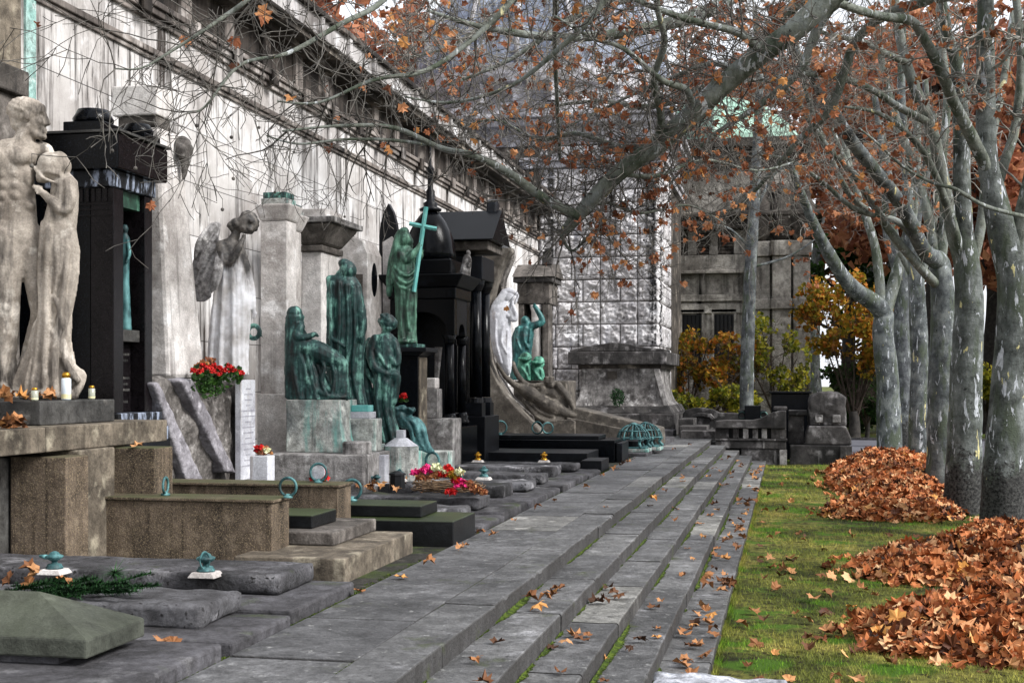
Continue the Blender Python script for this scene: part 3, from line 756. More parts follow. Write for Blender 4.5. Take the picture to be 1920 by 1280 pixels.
part(b_, 'chest', bs, M['black'], bev=.02); part(b_, 'lid', MB().box(xY(1442,39.4), xY(1522,39.4), 39.4, 40.5, zat(736.6,39.9), zat(733,39.9)), M['black'], bev=.01)
bk = thing('black_planter_box', 'small shiny black granite box between two ringed side blocks on the terrace', 'tomb box', (-1.2, 39, 0))
part(bk, 'box', MB().box(xY(1396,38.6), xY(1426,38.6), 38.6, 39.2, zat(786,39), zat(759,39)), M['black'], bev=.02)
for a in (1391, 1432):
    part(bk, 'ringed_block', MB().box(xY(a-7,38.8), xY(a+5,38.8), 38.8, 39.2, zat(788,39), zat(767,39)), M['greydark'], bev=.02)
    part(bk, 'ring', MB().ring((xY(a,38.78), 38.78, zat(777,39)), (0,1,0), .1, .018), M['bronze'], True)
aw2 = thing('arched_parapet', 'low stone parapet with a segmental arch at the end of the terrace', 'parapet', (-3.5, 43, 0))
AY = 42.2
a3 = [(1280,810),(1280,775),(1286,767),(1300,763.5),(1318,763),(1336,766),(1348,772),(1400,774),(1400,810)]
part(aw2, 'parapet_wall', MB().prism([(xY(a,AY), AY, zat(b,42.6)) for a,b in a3], (0,.4,0)), M['greydark'], bev=.03)
part(aw2, 'arch_hood', MB().tube([(xY(a,AY), AY-.04, zat(b,42.6)) for a,b in [(1293,786),(1298,780),(1308,776.5),(1320,776),(1332,778),(1338,784)]], .07, 6), M['greydark'])
es = thing('end_stairs', 'short flight of stone stairs at the far end of the terrace', 'stairs', (-3.4, 41, 0))
for k, (a, b, c, d_) in enumerate(((1276,1341,806,37.6), (1274,1325,797,38.4), (1272,1300,784,39.3))):
    part(es, 'stair_slab', MB().box(xY(a,d_), xY(b,d_), d_, d_+1.5, -.05, zat(c, d_+.4)), M['greydark'], bev=.02)

# foreground stone post
fp = sculpt('stone_post', MB().box(-.20,.21,-.16,.16,0,1.36), stone('pale_mottled_marble', 'b9bcc4', '4b4c50', 'd9dce4', 5, bump=.4), .02, 8, ((.02,6),(.012,17)))
fp.location = P(1345, 1250, 3.95) - Vector((0,0,P(1345,1250,3.95).z - ZG)); tag(fp, 'pale mottled marble post top in the very foreground at the bottom edge', 'stone post')
# ---- carved and cast figures ---------------------------------------------------
class Fig:
    """Local frame of a statue: x to its right as seen from the path, y away, z up; drawn in photograph units, scaled to metres."""
    def __init__(s, cx, by, d): s.cx, s.by, s.d, s.k = cx, by, d, d/F; s.mb = MB()
    def p(s, px, py, dep=0): return Vector(((px-s.cx)*s.k, dep, (s.by-py)*s.k))
    def e(s, px, py, dep, rx, ry, rz, rot=(0,0,0), n=18):
        s.mb.ell(s.p(px,py,dep), (rx*s.k, ry*s.k, rz*s.k), rot, n); return s
    def l(s, ch, n=10):
        s.mb.limb([(s.p(a,b,c), r*s.k) for a,b,c,r in ch], n); return s
    def loft(s, secs, n=72):
        s.mb.loft([(*s.p(x,y,dep), rx*s.k, ry*s.k, fa, fn, ph) for (y,x,dep,rx,ry,fa,fn,ph) in secs], n); return s
    def folds(s, lst, r=2.0):
        for ch in lst: s.mb.limb([(s.p(a,b,c), rr*s.k) for a,b,c,rr in ch], 7)
        return s
    def hand(s, px, py, dep, ang, L, curl=.3):
        """Palm, four unequal fingers and a thumb; ang = direction in the picture plane (deg), L = hand length in units."""
        a = math.radians(ang); dx, dy = math.cos(a), -math.sin(a); qx, qy = -dy, dx
        s.e(px+dx*L*.25, py+dy*L*.25, dep, L*.24, L*.14, L*.22)
        for i, ln in enumerate((.8, .95, 1.0, .85)):
            o = (i-1.5)*L*.13
            s.l([(px+dx*L*.4+qx*o, py+dy*L*.4+qy*o, dep, L*.075), (px+dx*L*ln*.75+qx*o*1.1, py+dy*L*ln*.75+qy*o*1.1, dep-curl*L*.12*s.k, L*.068), (px+dx*L*ln+qx*o*1.1, py+dy*L*ln+qy*o*1.1, dep-curl*L*.35*s.k, L*.055)], 6)
        s.l([(px+dx*L*.15-qx*L*.2, py+dy*L*.15-qy*L*.2, dep, L*.085), (px+dx*L*.5-qx*L*.36, py+dy*L*.5-qy*L*.36, dep-.1*L*s.k, L*.065)], 6)
        return s
    def done(s, name, m, label, cat='statue', voxel=.018, smooth=2, bumps=((.006, 14), (.003, 40)), seed=0, group=None):
        o = sculpt(name, s.mb, m, voxel, smooth, bumps, None, seed)
        o.location = P(s.cx, s.by, s.d); o.rotation_euler = (0, 0, YAW)
        return tag(o, label, cat, group)

# --- the standing couple --------------------------------------------------------
f = Fig(75, 748, 11.9); k = f.k
D = lambda u: u*k                                   # depth given in picture units
# man: torso, turned to the path, head in profile
f.loft([(262,32,0,26,18,0,1,0),(272,28,0,44,24,0,1,0),(290,24,0,45,29,0,1,0),(315,22,0,43,29,0,1,0),(345,24,0,40,26,0,1,0),(375,26,0,40,25,0,1,0),(400,26,0,42,28,0,1,0),(425,26,0,44,31,0,1,0),(450,28,0,42,30,0,1,0),(470,30,0,36,24,0,1,0)])
f.e(45,297,D(-23),22,11,17,(0,-14,0)).e(3,297,D(-23),23,11,17,(0,14,0)).e(60,296,D(-12),12,12,15)
f.e(44,276,D(-12),24,9,6,(0,10,0)).e(4,278,D(-14),24,9,6,(0,-8,0))                 # collar bones
for yy in (330,350,370):
    f.e(14,yy,D(-23),9.5,7,8.5).e(36,yy,D(-22),9.5,7,8.5)
f.e(56,334,D(-10),10,12,20).e(58,388,D(-8),12,14,12).e(2,388,D(-16),14,14,12)
f.l([(44,270,0,22),(48,252,D(1),18),(50,236,D(1),18)]).l([(60,242,D(-12),6),(46,262,D(-18),6),(36,276,D(-18),5)])
f.e(52,209,0,32,25,26).e(42,214,0,25,25,25).e(36,228,D(1),16,20,20)
f.e(66,232,0,19,18,22).l([(58,238,D(-11),8),(70,252,D(-7),8),(80,257,0,6.5)]).l([(58,238,D(11),8),(70,252,D(7),8),(80,257,0,6.5)])
f.e(79,210,0,6.5,15,5,(0,10,0)).e(80,205,0,5,14,10).l([(84,213,0,3.2),(88,224,0,4),(91,232,0,4.6)]).e(86,234,0,4,7,3)
f.e(84,243,0,5,8,2.6).e(83.5,248,0,5,8,2.6).e(82,257,0,6,8,5.5).e(76,230,D(-10),8,7,8).e(76,230,D(10),8,7,8)
f.e(60,222,D(-23),5,4,9.5,(0,10,0)).e(61,221,D(-25),3,3,5)                      # ear
for i in range(60):                                                              # short curls
    u = i*2.39996; q = 1-(i+.5)/60*1.15; rr_ = math.sqrt(max(0,1-q*q)); hx, hy, hz = rr_*math.cos(u), rr_*math.sin(u), q
    X_, Z_ = 46+29*hx, 208-23*hz
    if X_ > 70 and Z_ > 194: continue
    f.e(X_, Z_, D(24*hy), 5.5, 5.5, 4.5)
f.e(73,280,D(14),22,16,16).l([(78,282,D(16),15),(92,300,D(26),13),(108,330,D(30),11)])       # far shoulder and arm behind her
f.l([(-14,276,D(-4),18),(-22,320,D(-6),16),(-26,366,D(-8),13),(-20,410,D(-14),11),(-10,440,D(-18),9)])
f.hand(-8,446,D(-18),-75,34)
f.l([(16,440,D(-6),34),(17,480,D(-10),31),(18,530,D(-12),23),(17,572,D(-14),16),(15,590,D(-14),15),(13,625,D(-10),16),(10,665,D(-6),12),(8,702,D(-4),9),(9,722,D(-4),10)],14)
f.e(20,577,D(-24),9,8,10).l([(8,724,D(-6),12),(22,735,D(-16),10),(40,741,D(-24),7)]).e(12,738,D(-10),16,14,9)
f.l([(50,440,D(10),28),(60,500,D(6),22),(70,560,D(0),17),(72,588,D(2),15),(58,625,D(16),14),(40,665,D(28),11),(28,700,D(36),9),(36,735,D(30),9)],14)
f.l([(56,420,D(-8),6),(46,470,D(-18),6),(38,530,D(-12),7),(30,600,D(-4),8),(22,670,D(6),7),(30,720,D(2),9),(50,742,D(-6),8)])   # hanging cloth
f.l([(62,430,D(-2),7),(72,500,D(-8),6),(76,560,D(-6),6),(66,620,D(2),8),(48,690,D(8),9),(40,738,D(6),10)])
man = f.done('couple_statue', M['couple'], 'pale stone nude man and draped woman embracing, his head turned right', voxel=.012, smooth=1, bumps=((.003, 9), (.002, 30)))
f2 = Fig(75, 748, 11.9)
f2.loft([(326,118,0,14,12,0,1,0),(340,121,0,24,18,0,1,0),(365,121,0,26,20,0,1,0),(395,117,0,29,22,.01,7,0),(430,112,0,30,23,.03,9,.3),(470,114,0,34,27,.08,11,.5),(510,112,0,34,27,.11,12,.7),(545,108,0,32,26,.20,12,.9),(590,101,0,30,26,.17,11,1.1),(635,95,0,35,28,.19,11,1.3),(680,90,0,46,32,.20,12,1.6),(715,86,0,54,36,.19,12,1.8),(746,86,0,58,40,.11,12,2.0)])
f2.e(98,312,D(-4),27,24,27,(0,-18,0)).e(84,330,D(-4),15,18,14,(0,-20,0)).e(112,298,D(-2),15,19,14,(0,18,0)).e(121,312,D(0),12,18,17)
f2.l([(70,316,D(-16),3),(88,336,D(-24),3.4),(112,346,D(-20),3)]).e(74,336,D(-2),6,6,7)
for i in range(8): f2.l([(86+i*5.0,300-6*math.sin(i*.45),D(-22+abs(i-3.5)*2),3.2),(78+i*5.6,322+i*1.2,D(-26+abs(i-3.5)*2.2),3.4)],6)
f2.l([(134,344,D(-10),13),(138,372,D(-18),12),(128,398,D(-22),11),(108,384,D(-24),9),(90,366,D(-22),7)])
f2.hand(92,366,D(-24),150,24).hand(88,356,D(-18),170,22)
f2.l([(106,380,D(-14),10),(98,420,D(-18),11),(92,460,D(-16),9)])
f2.folds([[(88,420,D(-19),5.8),(84,500,D(-25),5.8),(86,580,D(-23),6.9),(80,660,D(-27),6.9),(72,738,D(-35),6.9)],
          [(100,430,D(-27),5.8),(98,520,D(-31),5.8),(98,600,D(-30),6.9),(96,680,D(-35),6.9),(100,740,D(-43),6.9)],
          [(134,470,D(-19),5.8),(128,540,D(-25),5.8),(118,620,D(-27),8.0),(114,680,D(-35),8.0),(118,738,D(-39),8.0)],
          [(142,500,D(-9),5.8),(132,580,D(-13),5.8),(122,650,D(-17),8.0),(134,690,D(-19),8.0),(150,712,D(-15),6.9)],
          [(86,600,D(-19),4.6),(110,625,D(-29),5.8),(124,660,D(-23),5.8)],[(112,560,D(-29),4.6),(122,590,D(-25),5.8),(126,630,D(-17),5.8)]])
f2.l([(124,680,D(0),10),(144,700,D(2),12),(154,704,D(0),9),(148,726,D(-4),9),(138,742,D(-6),9)]).e(90,738,D(-40),18,14,9)
o2 = sculpt('draped_woman', f2.mb, M['couple'], .012, 1, ((.003, 9), (.002, 30)), man, 3)

# --- angel -----------------------------------------------------------------------
f = Fig(430, 702, 15.3); k = f.k
f.loft([(448,432,0,10,10,0,1,0),(456,428,0,22,14,0,1,0),(472,427,0,25,17,.01,7,0),(492,432,0,25,18,.03,9,0),(510,436,0,25,19,.05,11,.2),(540,435,0,31,20,.07,12,.4),(580,432,0,35,22,.09,13,.6),(620,430,0,37,23,.10,13,.8),(660,428,0,37,24,.11,13,1),(702,428,0,37,26,.12,13,1.2)])
f.l([(434,452,0,10),(442,440,0,9)])
f.e(464,419,0,20,18,20,(0,20,0)).e(446,420,D(-2),14,13,11,(0,25,0)).e(434,423,D(-4),8,9,7).e(429,425,D(-4),4,4,3).e(436,430,D(-4),6,7,4)
for i in range(30):
    a = i*2.39; f.e(466+17*math.cos(a)*(.4+.6*((i*7)%10)/10), 416+17*math.sin(a), D(-15+((i*11)%30)), 6, 6, 5)
f.l([(416,462,D(-8),11),(424,486,D(-14),10),(436,494,D(-18),8.5),(450,472,D(-20),7),(457,454,D(-16),5.5)]).hand(458,453,D(-16),70,17)
f.l([(446,460,D(8),9),(460,500,D(14),8),(470,545,D(12),7),(473,578,D(8),5.5)]).hand(473,580,D(8),-80,18)
f.folds([[(408,520,D(-12),3.4),(404,590,D(-16),3.6),(400,650,D(-16),4),(398,700,D(-18),4)],[(424,510,D(-17),3),(420,600,D(-21),3.6),(417,700,D(-25),4)],
         [(440,505,D(-18),3),(442,600,D(-22),3.6),(442,700,D(-26),4)],[(456,510,D(-12),3),(458,600,D(-14),3.6),(458,700,D(-16),4.2)],[(448,515,D(-16),2.6),(450,620,D(-20),3),(451,700,D(-22),3.4)]])
ang = thing('angel_statue', 'soiled white marble angel with one raised hand and folded wing standing above red flowers', 'statue', P(430,702,15.3), YAW)
ob = sculpt('body', f.mb, None, .014, 2, ((.005, 12), (.002, 45)), ang, 1)
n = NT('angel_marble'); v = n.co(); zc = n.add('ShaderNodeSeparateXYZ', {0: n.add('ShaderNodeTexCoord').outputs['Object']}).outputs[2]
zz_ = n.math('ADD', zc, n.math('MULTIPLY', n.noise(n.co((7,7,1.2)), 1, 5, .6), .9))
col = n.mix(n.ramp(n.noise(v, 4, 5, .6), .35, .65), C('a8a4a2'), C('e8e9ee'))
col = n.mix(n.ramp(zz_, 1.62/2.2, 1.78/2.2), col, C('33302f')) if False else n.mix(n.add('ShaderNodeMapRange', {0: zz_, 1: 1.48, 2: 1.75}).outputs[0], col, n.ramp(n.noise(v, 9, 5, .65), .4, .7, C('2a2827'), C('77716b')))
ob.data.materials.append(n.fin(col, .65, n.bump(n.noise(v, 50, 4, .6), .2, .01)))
wg = MB(); out = [(403,412),(408,416),(404,432),(402,441),(405,454),(401,475),(399,493),(395,515),(389,529),(388,555),(381,560),(373,564),(358,563),(353,540),(351,519),(354,488),(363,457),(376,426),(391,413)]
wg.prism([f.p(a, b, .17) for a, b in out], (0, .07, 0))
for (a,b),(c,d_) in [((398,420),(368,470)),((400,440),(366,500)),((398,460),(364,530)),((396,480),(372,552)),((394,500),(384,548)),((380,430),(360,480))]:
    wg.limb([(f.p(a,b,.14), 4.5*k), (f.p((a+c)/2-3,(b+d_)/2,.125), 6*k), (f.p(c,d_,.15), 3.5*k)], 7)
sculpt('wing', wg, M['angel_top'], .011, 1, ((.006, 10), (.003, 40)), ang, 2)
w2 = MB(); w2.limb([(f.p(412,470,-.05),6*k),(f.p(412,505,-.13),7*k),(f.p(408,530,-.15),6*k),(f.p(402,549,-.14),3*k)],8); w2.limb([(f.p(420,480,-.09),5*k),(f.p(418,515,-.16),5*k),(f.p(411,545,-.16),2.5*k)],8)
sculpt('wing_tip', w2, M['angel_top'], .012, 2, ((.006, 14),), ang, 4)
wr = MB(); wr.ring(f.p(474,622,.06), (0.3,1,0), 12*k, 4.5*k, 20, 8); rw = random.Random(2)
for i in range(70):
    a = rw.uniform(0,6.28); c = f.p(474+13*math.cos(a), 622+13*math.sin(a), .06+rw.uniform(-.03,.03)); q = Vector((rw.uniform(-1,1),rw.uniform(-1,1),rw.uniform(-1,1)))*.035
    wr.poly([c-q*.5, c+q.cross(Vector((0,1,0)))*.5, c+q])
wo_ = solo('bronze_wreath', wr, M['bronze'], 'small dark laurel wreath hanging from the lowered hand of the angel', 'wreath'); wo_.location = P(430,702,15.3); wo_.rotation_euler = (0,0,YAW)

# --- seated mother and her companions (bronze) ------------------------------------
f = Fig(592, 748, 17.9); k = f.k
f.loft([(618,556,0,16,14,.02,8,0),(640,560,0,22,19,.04,9,0),(665,566,0,30,23,.06,11,.4),(690,570,0,36,25,.08,12,.8),(715,576,0,41,27,.09,12,1.2),(735,584,0,47,29,.09,12,1.4),(748,590,0,52,31,.07,12,1.6)])
f.loft([(592,552,0,16,15,.02,6,0),(612,549,0,15,14,.04,7,.4),(650,547,0,13,16,.05,8,.8),(700,546,0,12,18,.05,8,1.2),(746,546,0,12,19,.04,8,1.6)])
f.e(552,588,0,15,14,15).e(560,596,0,10,10,12,(0,16,0)).e(569,594,0,3,3,3).e(564,605,0,6,7,5)
f.l([(564,614,D(-8),10),(560,630,D(-14),9),(572,634,D(-17),7),(592,627,D(-15),5)]).hand(590,628,D(-15),-8,13)
f.l([(572,652,D(-6),20),(602,662,D(-8),21),(632,676,D(-6),16),(643,684,D(-4),12)],12)
f.l([(640,682,D(-4),14),(641,705,D(-4),13),(642,725,D(-4),14),(648,742,D(-6),10)],12)
f.folds([[(600,664,D(-20),4),(612,690,D(-22),4),(606,715,D(-24),4),(618,742,D(-26),4)],[(616,668,D(-18),4),(630,700,D(-18),4),(626,738,D(-22),4)],[(578,664,D(-22),4),(588,700,D(-25),4),(596,744,D(-28),4)],
         [(636,676,D(-14),3),(638,710,D(-16),3.4),(634,742,D(-18),3.4)],[(560,650,D(-18),3),(566,690,D(-22),3),(570,742,D(-26),3)],[(596,730,D(-24),5),(620,742,D(-24),5),(648,744,D(-14),4)]])
f.done('mother_statue', M['bronze'], 'verdigris streaked bronze of a hooded seated woman on a stained stone block', voxel=.012, smooth=1, bumps=((.006, 10), (.003, 34)), seed=5)

f = Fig(645, 762, 18.5); k = f.k
f.loft([(516,634,D(4),18,12,.0,6,0),(521,640,D(2),29,16,.01,6,0),(535,644,0,32,18,.03,8,.2),(560,646,0,33,19,.05,9,.4),(600,648,0,35,20,.06,10,.6),(640,648,0,36,20,.07,11,.8),(680,646,0,35,20,.08,11,1),(720,648,0,33,21,.10,11,1.3),(762,654,0,34,23,.11,11,1.6)])
f.mb.box(*(f.p(613,0).x, f.p(628,0).x), -.06, .14, f.p(0,700).z, f.p(0,518).z)
f.l([(650,520,0,13),(652,510,0,13)]).e(652,506,0,16,17,18).e(640,517,0,11,12,12).e(660,510,0,9,11,15,(0,10,0)).e(646,494,0,12,14,9)
f.l([(669,540,D(-6),10),(677,580,D(-10),10),(681,612,D(-12),9),(678,636,D(-16),6)]).hand(679,634,D(-16),-70,14)
f.folds([[(624,530,D(-18),3.4),(623,600,D(-21),3.6),(624,650,D(-20),4),(622,690,D(-19),4)],[(638,530,D(-20),3),(640,600,D(-23),3.6),(636,690,D(-24),4),(640,760,D(-26),4)],
         [(652,535,D(-20),3),(656,610,D(-23),3.4),(654,700,D(-24),4),(662,760,D(-25),4)],[(664,540,D(-17),3),(668,620,D(-19),3.4),(664,700,D(-20),4),(676,760,D(-20),4)],[(618,632,D(-16),3),(634,640,D(-24),4),(648,650,D(-24),3)]])
f.done('cloaked_statue', M['bronze'], 'tall dark bronze figure in a long cloak seen from behind', voxel=.012, smooth=1, bumps=((.006, 10), (.003, 34)), seed=6)

f = Fig(722, 836, 19.0); k = f.k
f.loft([(626,722,0,14,12,.02,6,0),(640,719,0,25,17,.03,7,0),(660,719,0,28,19,.05,9,.3),(685,721,0,28,20,.06,9,.6),(705,724,0,25,21,.08,10,1),(740,722,0,20,19,.10,10,1.4),(780,722,0,18,18,.11,10,1.8),(810,732,0,17,17,.10,9,2.2),(836,738,0,15,15,.08,9,2.6)])
f.e(726,604,0,16,16,16).e(737,606,D(-2),9,11,12).e(743,604,0,4,4,4).e(727,616,D(-4),11,11,6)
for i in range(22):
    a = i*2.39; f.e(723+12*math.cos(a)*(.4+.6*((i*7)%10)/10), 600+10*math.sin(a), D(-12+((i*11)%24)), 5, 5, 4)
f.l([(724,622,0,9),(723,632,0,10)])
f.l([(704,636,D(-6),10),(696,660,D(-10),9),(704,690,D(-16),8),(726,700,D(-18),6)]).l([(738,640,D(-4),9),(746,664,D(-8),8),(744,684,D(-12),7),(735,672,D(-16),5)]).hand(736,672,D(-16),130,13)
f.l([(724,700,D(-6),15),(738,702,D(-10),11),(744,706,D(-10),9),(742,730,D(-8),8),(738,752,D(-6),8)])
f.folds([[(712,700,D(-18),4),(708,740,D(-19),4),(712,780,D(-19),4),(722,826,D(-20),4)],[(726,716,D(-20),4),(724,760,D(-21),4),(732,800,D(-20),4),(740,834,D(-18),4)],[(738,724,D(-14),3),(734,770,D(-16),3.4),(744,820,D(-15),4)],[(704,720,D(-10),3),(690,700,D(-4),5),(684,680,D(0),6)],[(700,650,D(-12),3),(716,672,D(-20),3),(728,690,D(-20),3)]])
f.l([(694,640,D(6),9),(686,660,D(8),10),(682,700,D(8),12),(690,750,D(6),13),(704,790,D(6),13)])
f.done('seated_youth_statue', M['bronze'], 'dark bronze of a curly headed youth bent forward with hand to chin', voxel=.012, smooth=1, bumps=((.006, 10), (.003, 34)), seed=7)

f = Fig(772, 850, 19.6); k = f.k
f.l([(741,772,0,7),(752,766,0,7),(764,772,0,6),(774,768,0,6)]).e(772,770,0,7,7,6).e(744,766,0,6,6,5).e(757,764,D(-4),5,5,5)
f.l([(748,776,0,10),(756,790,0,13),(772,792,0,14),(786,802,0,13),(792,822,0,11),(800,838,0,9),(810,846,0,5)],12)
f.folds([[(764,784,D(-12),4),(780,796,D(-14),4),(786,822,D(-10),4),(796,842,D(-7),3)],[(756,784,D(-12),4),(768,798,D(-14),4),(776,824,D(-10),4)],[(778,786,D(-8),3),(792,806,D(-10),3.4),(802,836,D(-6),3)],[(776,826,D(-6),5),(788,840,D(-6),4),(808,848,D(-4),3)]])
for i in range(14): f.e(744+i*2.4, 766+(i*7%5), D(-8+(i*5)%12), 4, 4, 4)
f.done('bronze_drapery', M['verd'], 'green bronze garland and falling cloth over the white octagonal stone', 'sculpture', .013, 2, ((.01, 12), (.005, 34)), 8)

# --- veiled woman with the cross ----------------------------------------------------
f = Fig(762, 645, 21.0); k = f.k
f.loft([(462,757,0,12,11,0,6,0),(470,756,0,21,15,.02,7,0),(490,754,0,23,17,.04,8,.2),(510,756,0,22,17,.05,9,.4),(530,760,0,21,17,.07,10,.7),(560,762,0,20,17,.09,10,1),(590,762,0,19,16,.11,10,1.3),(620,763,0,17,15,.09,9,1.6),(645,764,0,18,16,.06,9,1.8)])
f.e(759,448,0,13,13,16).e(767,453,0,8,9,11).e(773,453,0,3,3,4).e(770,462,0,5,6,4)
f.l([(750,440,0,9),(744,460,D(2),9),(736,490,D(4),9),(731,525,D(4),8),(729,552,D(4),5)]).l([(758,435,0,10),(748,446,0,10),(742,480,D(-4),7),(736,530,D(-4),6)])
f.l([(752,478,D(-10),9),(761,490,D(-13),8.5),(772,480,D(-13),7),(784,468,D(-11),5.5),(790,456,D(-8),4.5)]).hand(789,457,D(-8),62,12,.8)
f.l([(768,476,D(8),7),(780,486,D(6),6),(788,482,D(0),5),(790,476,D(-2),4)]).hand(789,477,D(-2),62,11,.8)
f.folds([[(738,505,D(-10),3),(748,524,D(-17),3.6),(764,532,D(-18),3.6),(778,522,D(-12),3)],[(736,512,D(-8),3),(746,534,D(-16),3.4),(762,542,D(-17),3.4),(776,532,D(-12),3)],[(740,500,D(-12),2.6),(752,514,D(-18),3),(768,518,D(-17),3),(778,508,D(-10),3)],
         [(768,545,D(-16),3),(764,580,D(-17),3.4),(768,618,D(-15),3)],[(754,545,D(-16),3),(752,590,D(-16),3.4),(756,636,D(-15),3)],[(778,545,D(-8),3),(778,580,D(-10),3.4),(774,612,D(-8),3)]])
f.e(758,640,D(-14),10,9,5).e(774,642,D(-12),9,8,4)
f.done('veiled_statue', M['bronze2'], 'green bronze of a veiled woman holding a tall cross on a dark pedestal', voxel=.012, smooth=1, bumps=((.004, 10), (.002, 34)), seed=9)
cr_ = MB(); a, b = f.p(799.5,389,-.06), f.p(777,548,-.12)
cr_.tube([a, b], 4.2*k, 4); c1, c2 = f.p(768,420,-.066), f.p(819,430,-.066); cr_.tube([c1, c2], 4.0*k, 4)
o = solo('bronze_cross', cr_, M['cross'], 'bright turquoise slanting cross held up by the veiled bronze woman', 'cross'); o.location = P(762,645,21.0); o.rotation_euler = (0,0,YAW)

# --- white veiled woman in the crescent ---------------------------------------------
f = Fig(942, 704, 30.3); k = f.k
f.loft([(566,950,0,9,8,0,5,0),(576,944,0,17,11,.01,6,0),(592,938,0,20,13,.02,7,.3),(615,938,0,20,14,.03,8,.5),(640,940,0,19,14,.04,8,.7),(662,943,0,17,13,.05,8,.9),(682,948,0,12,10,.06,8,1.1),(698,952,0,6,6,.05,8,1.3),(704,953,0,2,2,0,8,1.5)])
f.e(955,556,0,11,10,12).l([(948,550,0,9),(940,560,0,9),(928,576,D(2),8),(922,600,D(4),7)]).l([(944,548,0,6),(957,546,D(-2),7),(968,552,D(-2),5),(970,558,D(-2),3)]).e(963,562,D(-2),7,8,10).e(969,563,0,2.5,2.5,3)
f.l([(958,584,D(-6),6),(963,600,D(-9),6),(968,592,D(-11),4.5),(962,574,D(-10),3.6)]).hand(963,575,D(-10),110,10)
f.e(953,592,D(-8),5,5,5)
f.folds([[(930,600,D(-12),2.4),(930,640,D(-14),2.4),(940,680,D(-10),2.2)],[(944,610,D(-13),2),(940,640,D(-14),2.4),(950,662,D(-12),2.4)],[(952,620,D(-11),2),(950,660,D(-11),2),(953,694,D(-6),2)]])
f.done('white_veiled_statue', M['marble'], 'smooth white marble veiled woman rising out of the crescent stone with hand at her face', voxel=.016, bumps=((.005, 8), (.002, 30)), seed=10)

# --- reclining couple -----------------------------------------------------------------
f = Fig(1010, 790, 30.8); k = f.k
f.l([(932,682,D(2),3.5),(940,694,0,4.5),(952,710,0,5.5),(966,722,D(-2),6.5),(980,728,D(-3),8)])
f.l([(962,680,D(4),4),(966,694,D(2),5),(974,708,D(2),5.5),(986,720,0,5.5),(1000,723,D(-4),5),(1018,720,D(-6),4.5)])
f.l([(982,732,D(-2),11),(994,738,D(-3),14),(1008,746,D(-3),13),(1022,756,D(-4),14),(1038,766,D(-4),16)],14).e(1036,762,D(-8),15,14,14)
f.l([(1044,766,D(-4),13),(1060,774,D(-6),10),(1076,778,D(-8),7),(1084,778,D(-8),6),(1098,784,D(-8),6),(1114,790,D(-8),4)],12)
f.l([(1046,764,D(8),11),(1062,766,D(8),9),(1080,770,D(8),7),(1100,780,D(6),5)],12)
f.e(1029,716,D(-2),9,9,11).e(1034,722,D(-4),7,7,8).e(1025,712,D(-4),7,8,7)
for i in range(12): f.e(1024+(i%4)*4, 708+(i//4)*4, D(-8+(i*5)%10), 4, 4, 3)
f.l([(1022,738,D(6),15),(1036,736,D(4),14),(1048,748,D(6),14),(1058,758,D(8),13)],12)
f.l([(1046,722,D(-4),8),(1056,734,D(-6),7),(1066,748,D(-7),6),(1075,766,D(-8),5),(1074,776,D(-8),4)]).e(1044,722,D(-2),9,8,7)
f.l([(1018,728,D(-6),6),(1014,744,D(-6),6),(1020,758,D(-4),6)])
f.l([(990,762,D(-2),6),(1006,778,D(-4),9),(1024,788,D(-4),11),(1042,788,D(-4),11),(1056,784,D(-4),8)],10)
f.folds([[(984,754,D(-4),3),(1000,774,D(-8),4),(1020,788,D(-12),4),(1046,790,D(-12),4)],[(996,756,D(-6),3),(1012,772,D(-10),4),(1036,780,D(-12),4)]])
f.done('reclining_couple_statue', M['statue_dark'], 'dark stone nude woman and man reclining on the slope below the crescent', voxel=.018, bumps=((.006, 6), (.003, 24)), seed=11)

# --- bronze man with raised arm and two hooded mourners --------------------------------
f = Fig(980, 712, 32.9); k = f.k
f.loft([(606,990,0,10,8,0,6,0),(614,984,0,18,12,.03,7,0),(630,980,0,20,14,.05,8,.3),(648,978,0,20,14,.06,8,.6),(660,977,0,19,14,.06,8,.8),(690,976,0,19,14,.08,8,1.2),(712,976,0,19,15,.08,8,1.6)])
f.e(985,602,0,9,9,10).e(988,606,0,8,8,8)
f.l([(996,612,D(-4),8),(1008,608,D(-6),7),(1017,603,D(-6),6.5),(1012,590,D(-6),5.5),(1005,578,D(-6),4.5)]).hand(1004,580,D(-6),105,12,.9)
f.folds([[(972,614,D(-10),2.6),(968,634,D(-14),2.6),(976,656,D(-14),2.6)],[(984,614,D(-12),2.6),(982,636,D(-15),2.6),(990,652,D(-13),2.6)],[(994,618,D(-10),2.4),(992,640,D(-12),2.4)]])
f.done('reaching_man_statue', M['tealbronze'], 'green bronze man seen from behind reaching up with a clenched hand', voxel=.018, bumps=((.007, 8), (.003, 26)), seed=12)
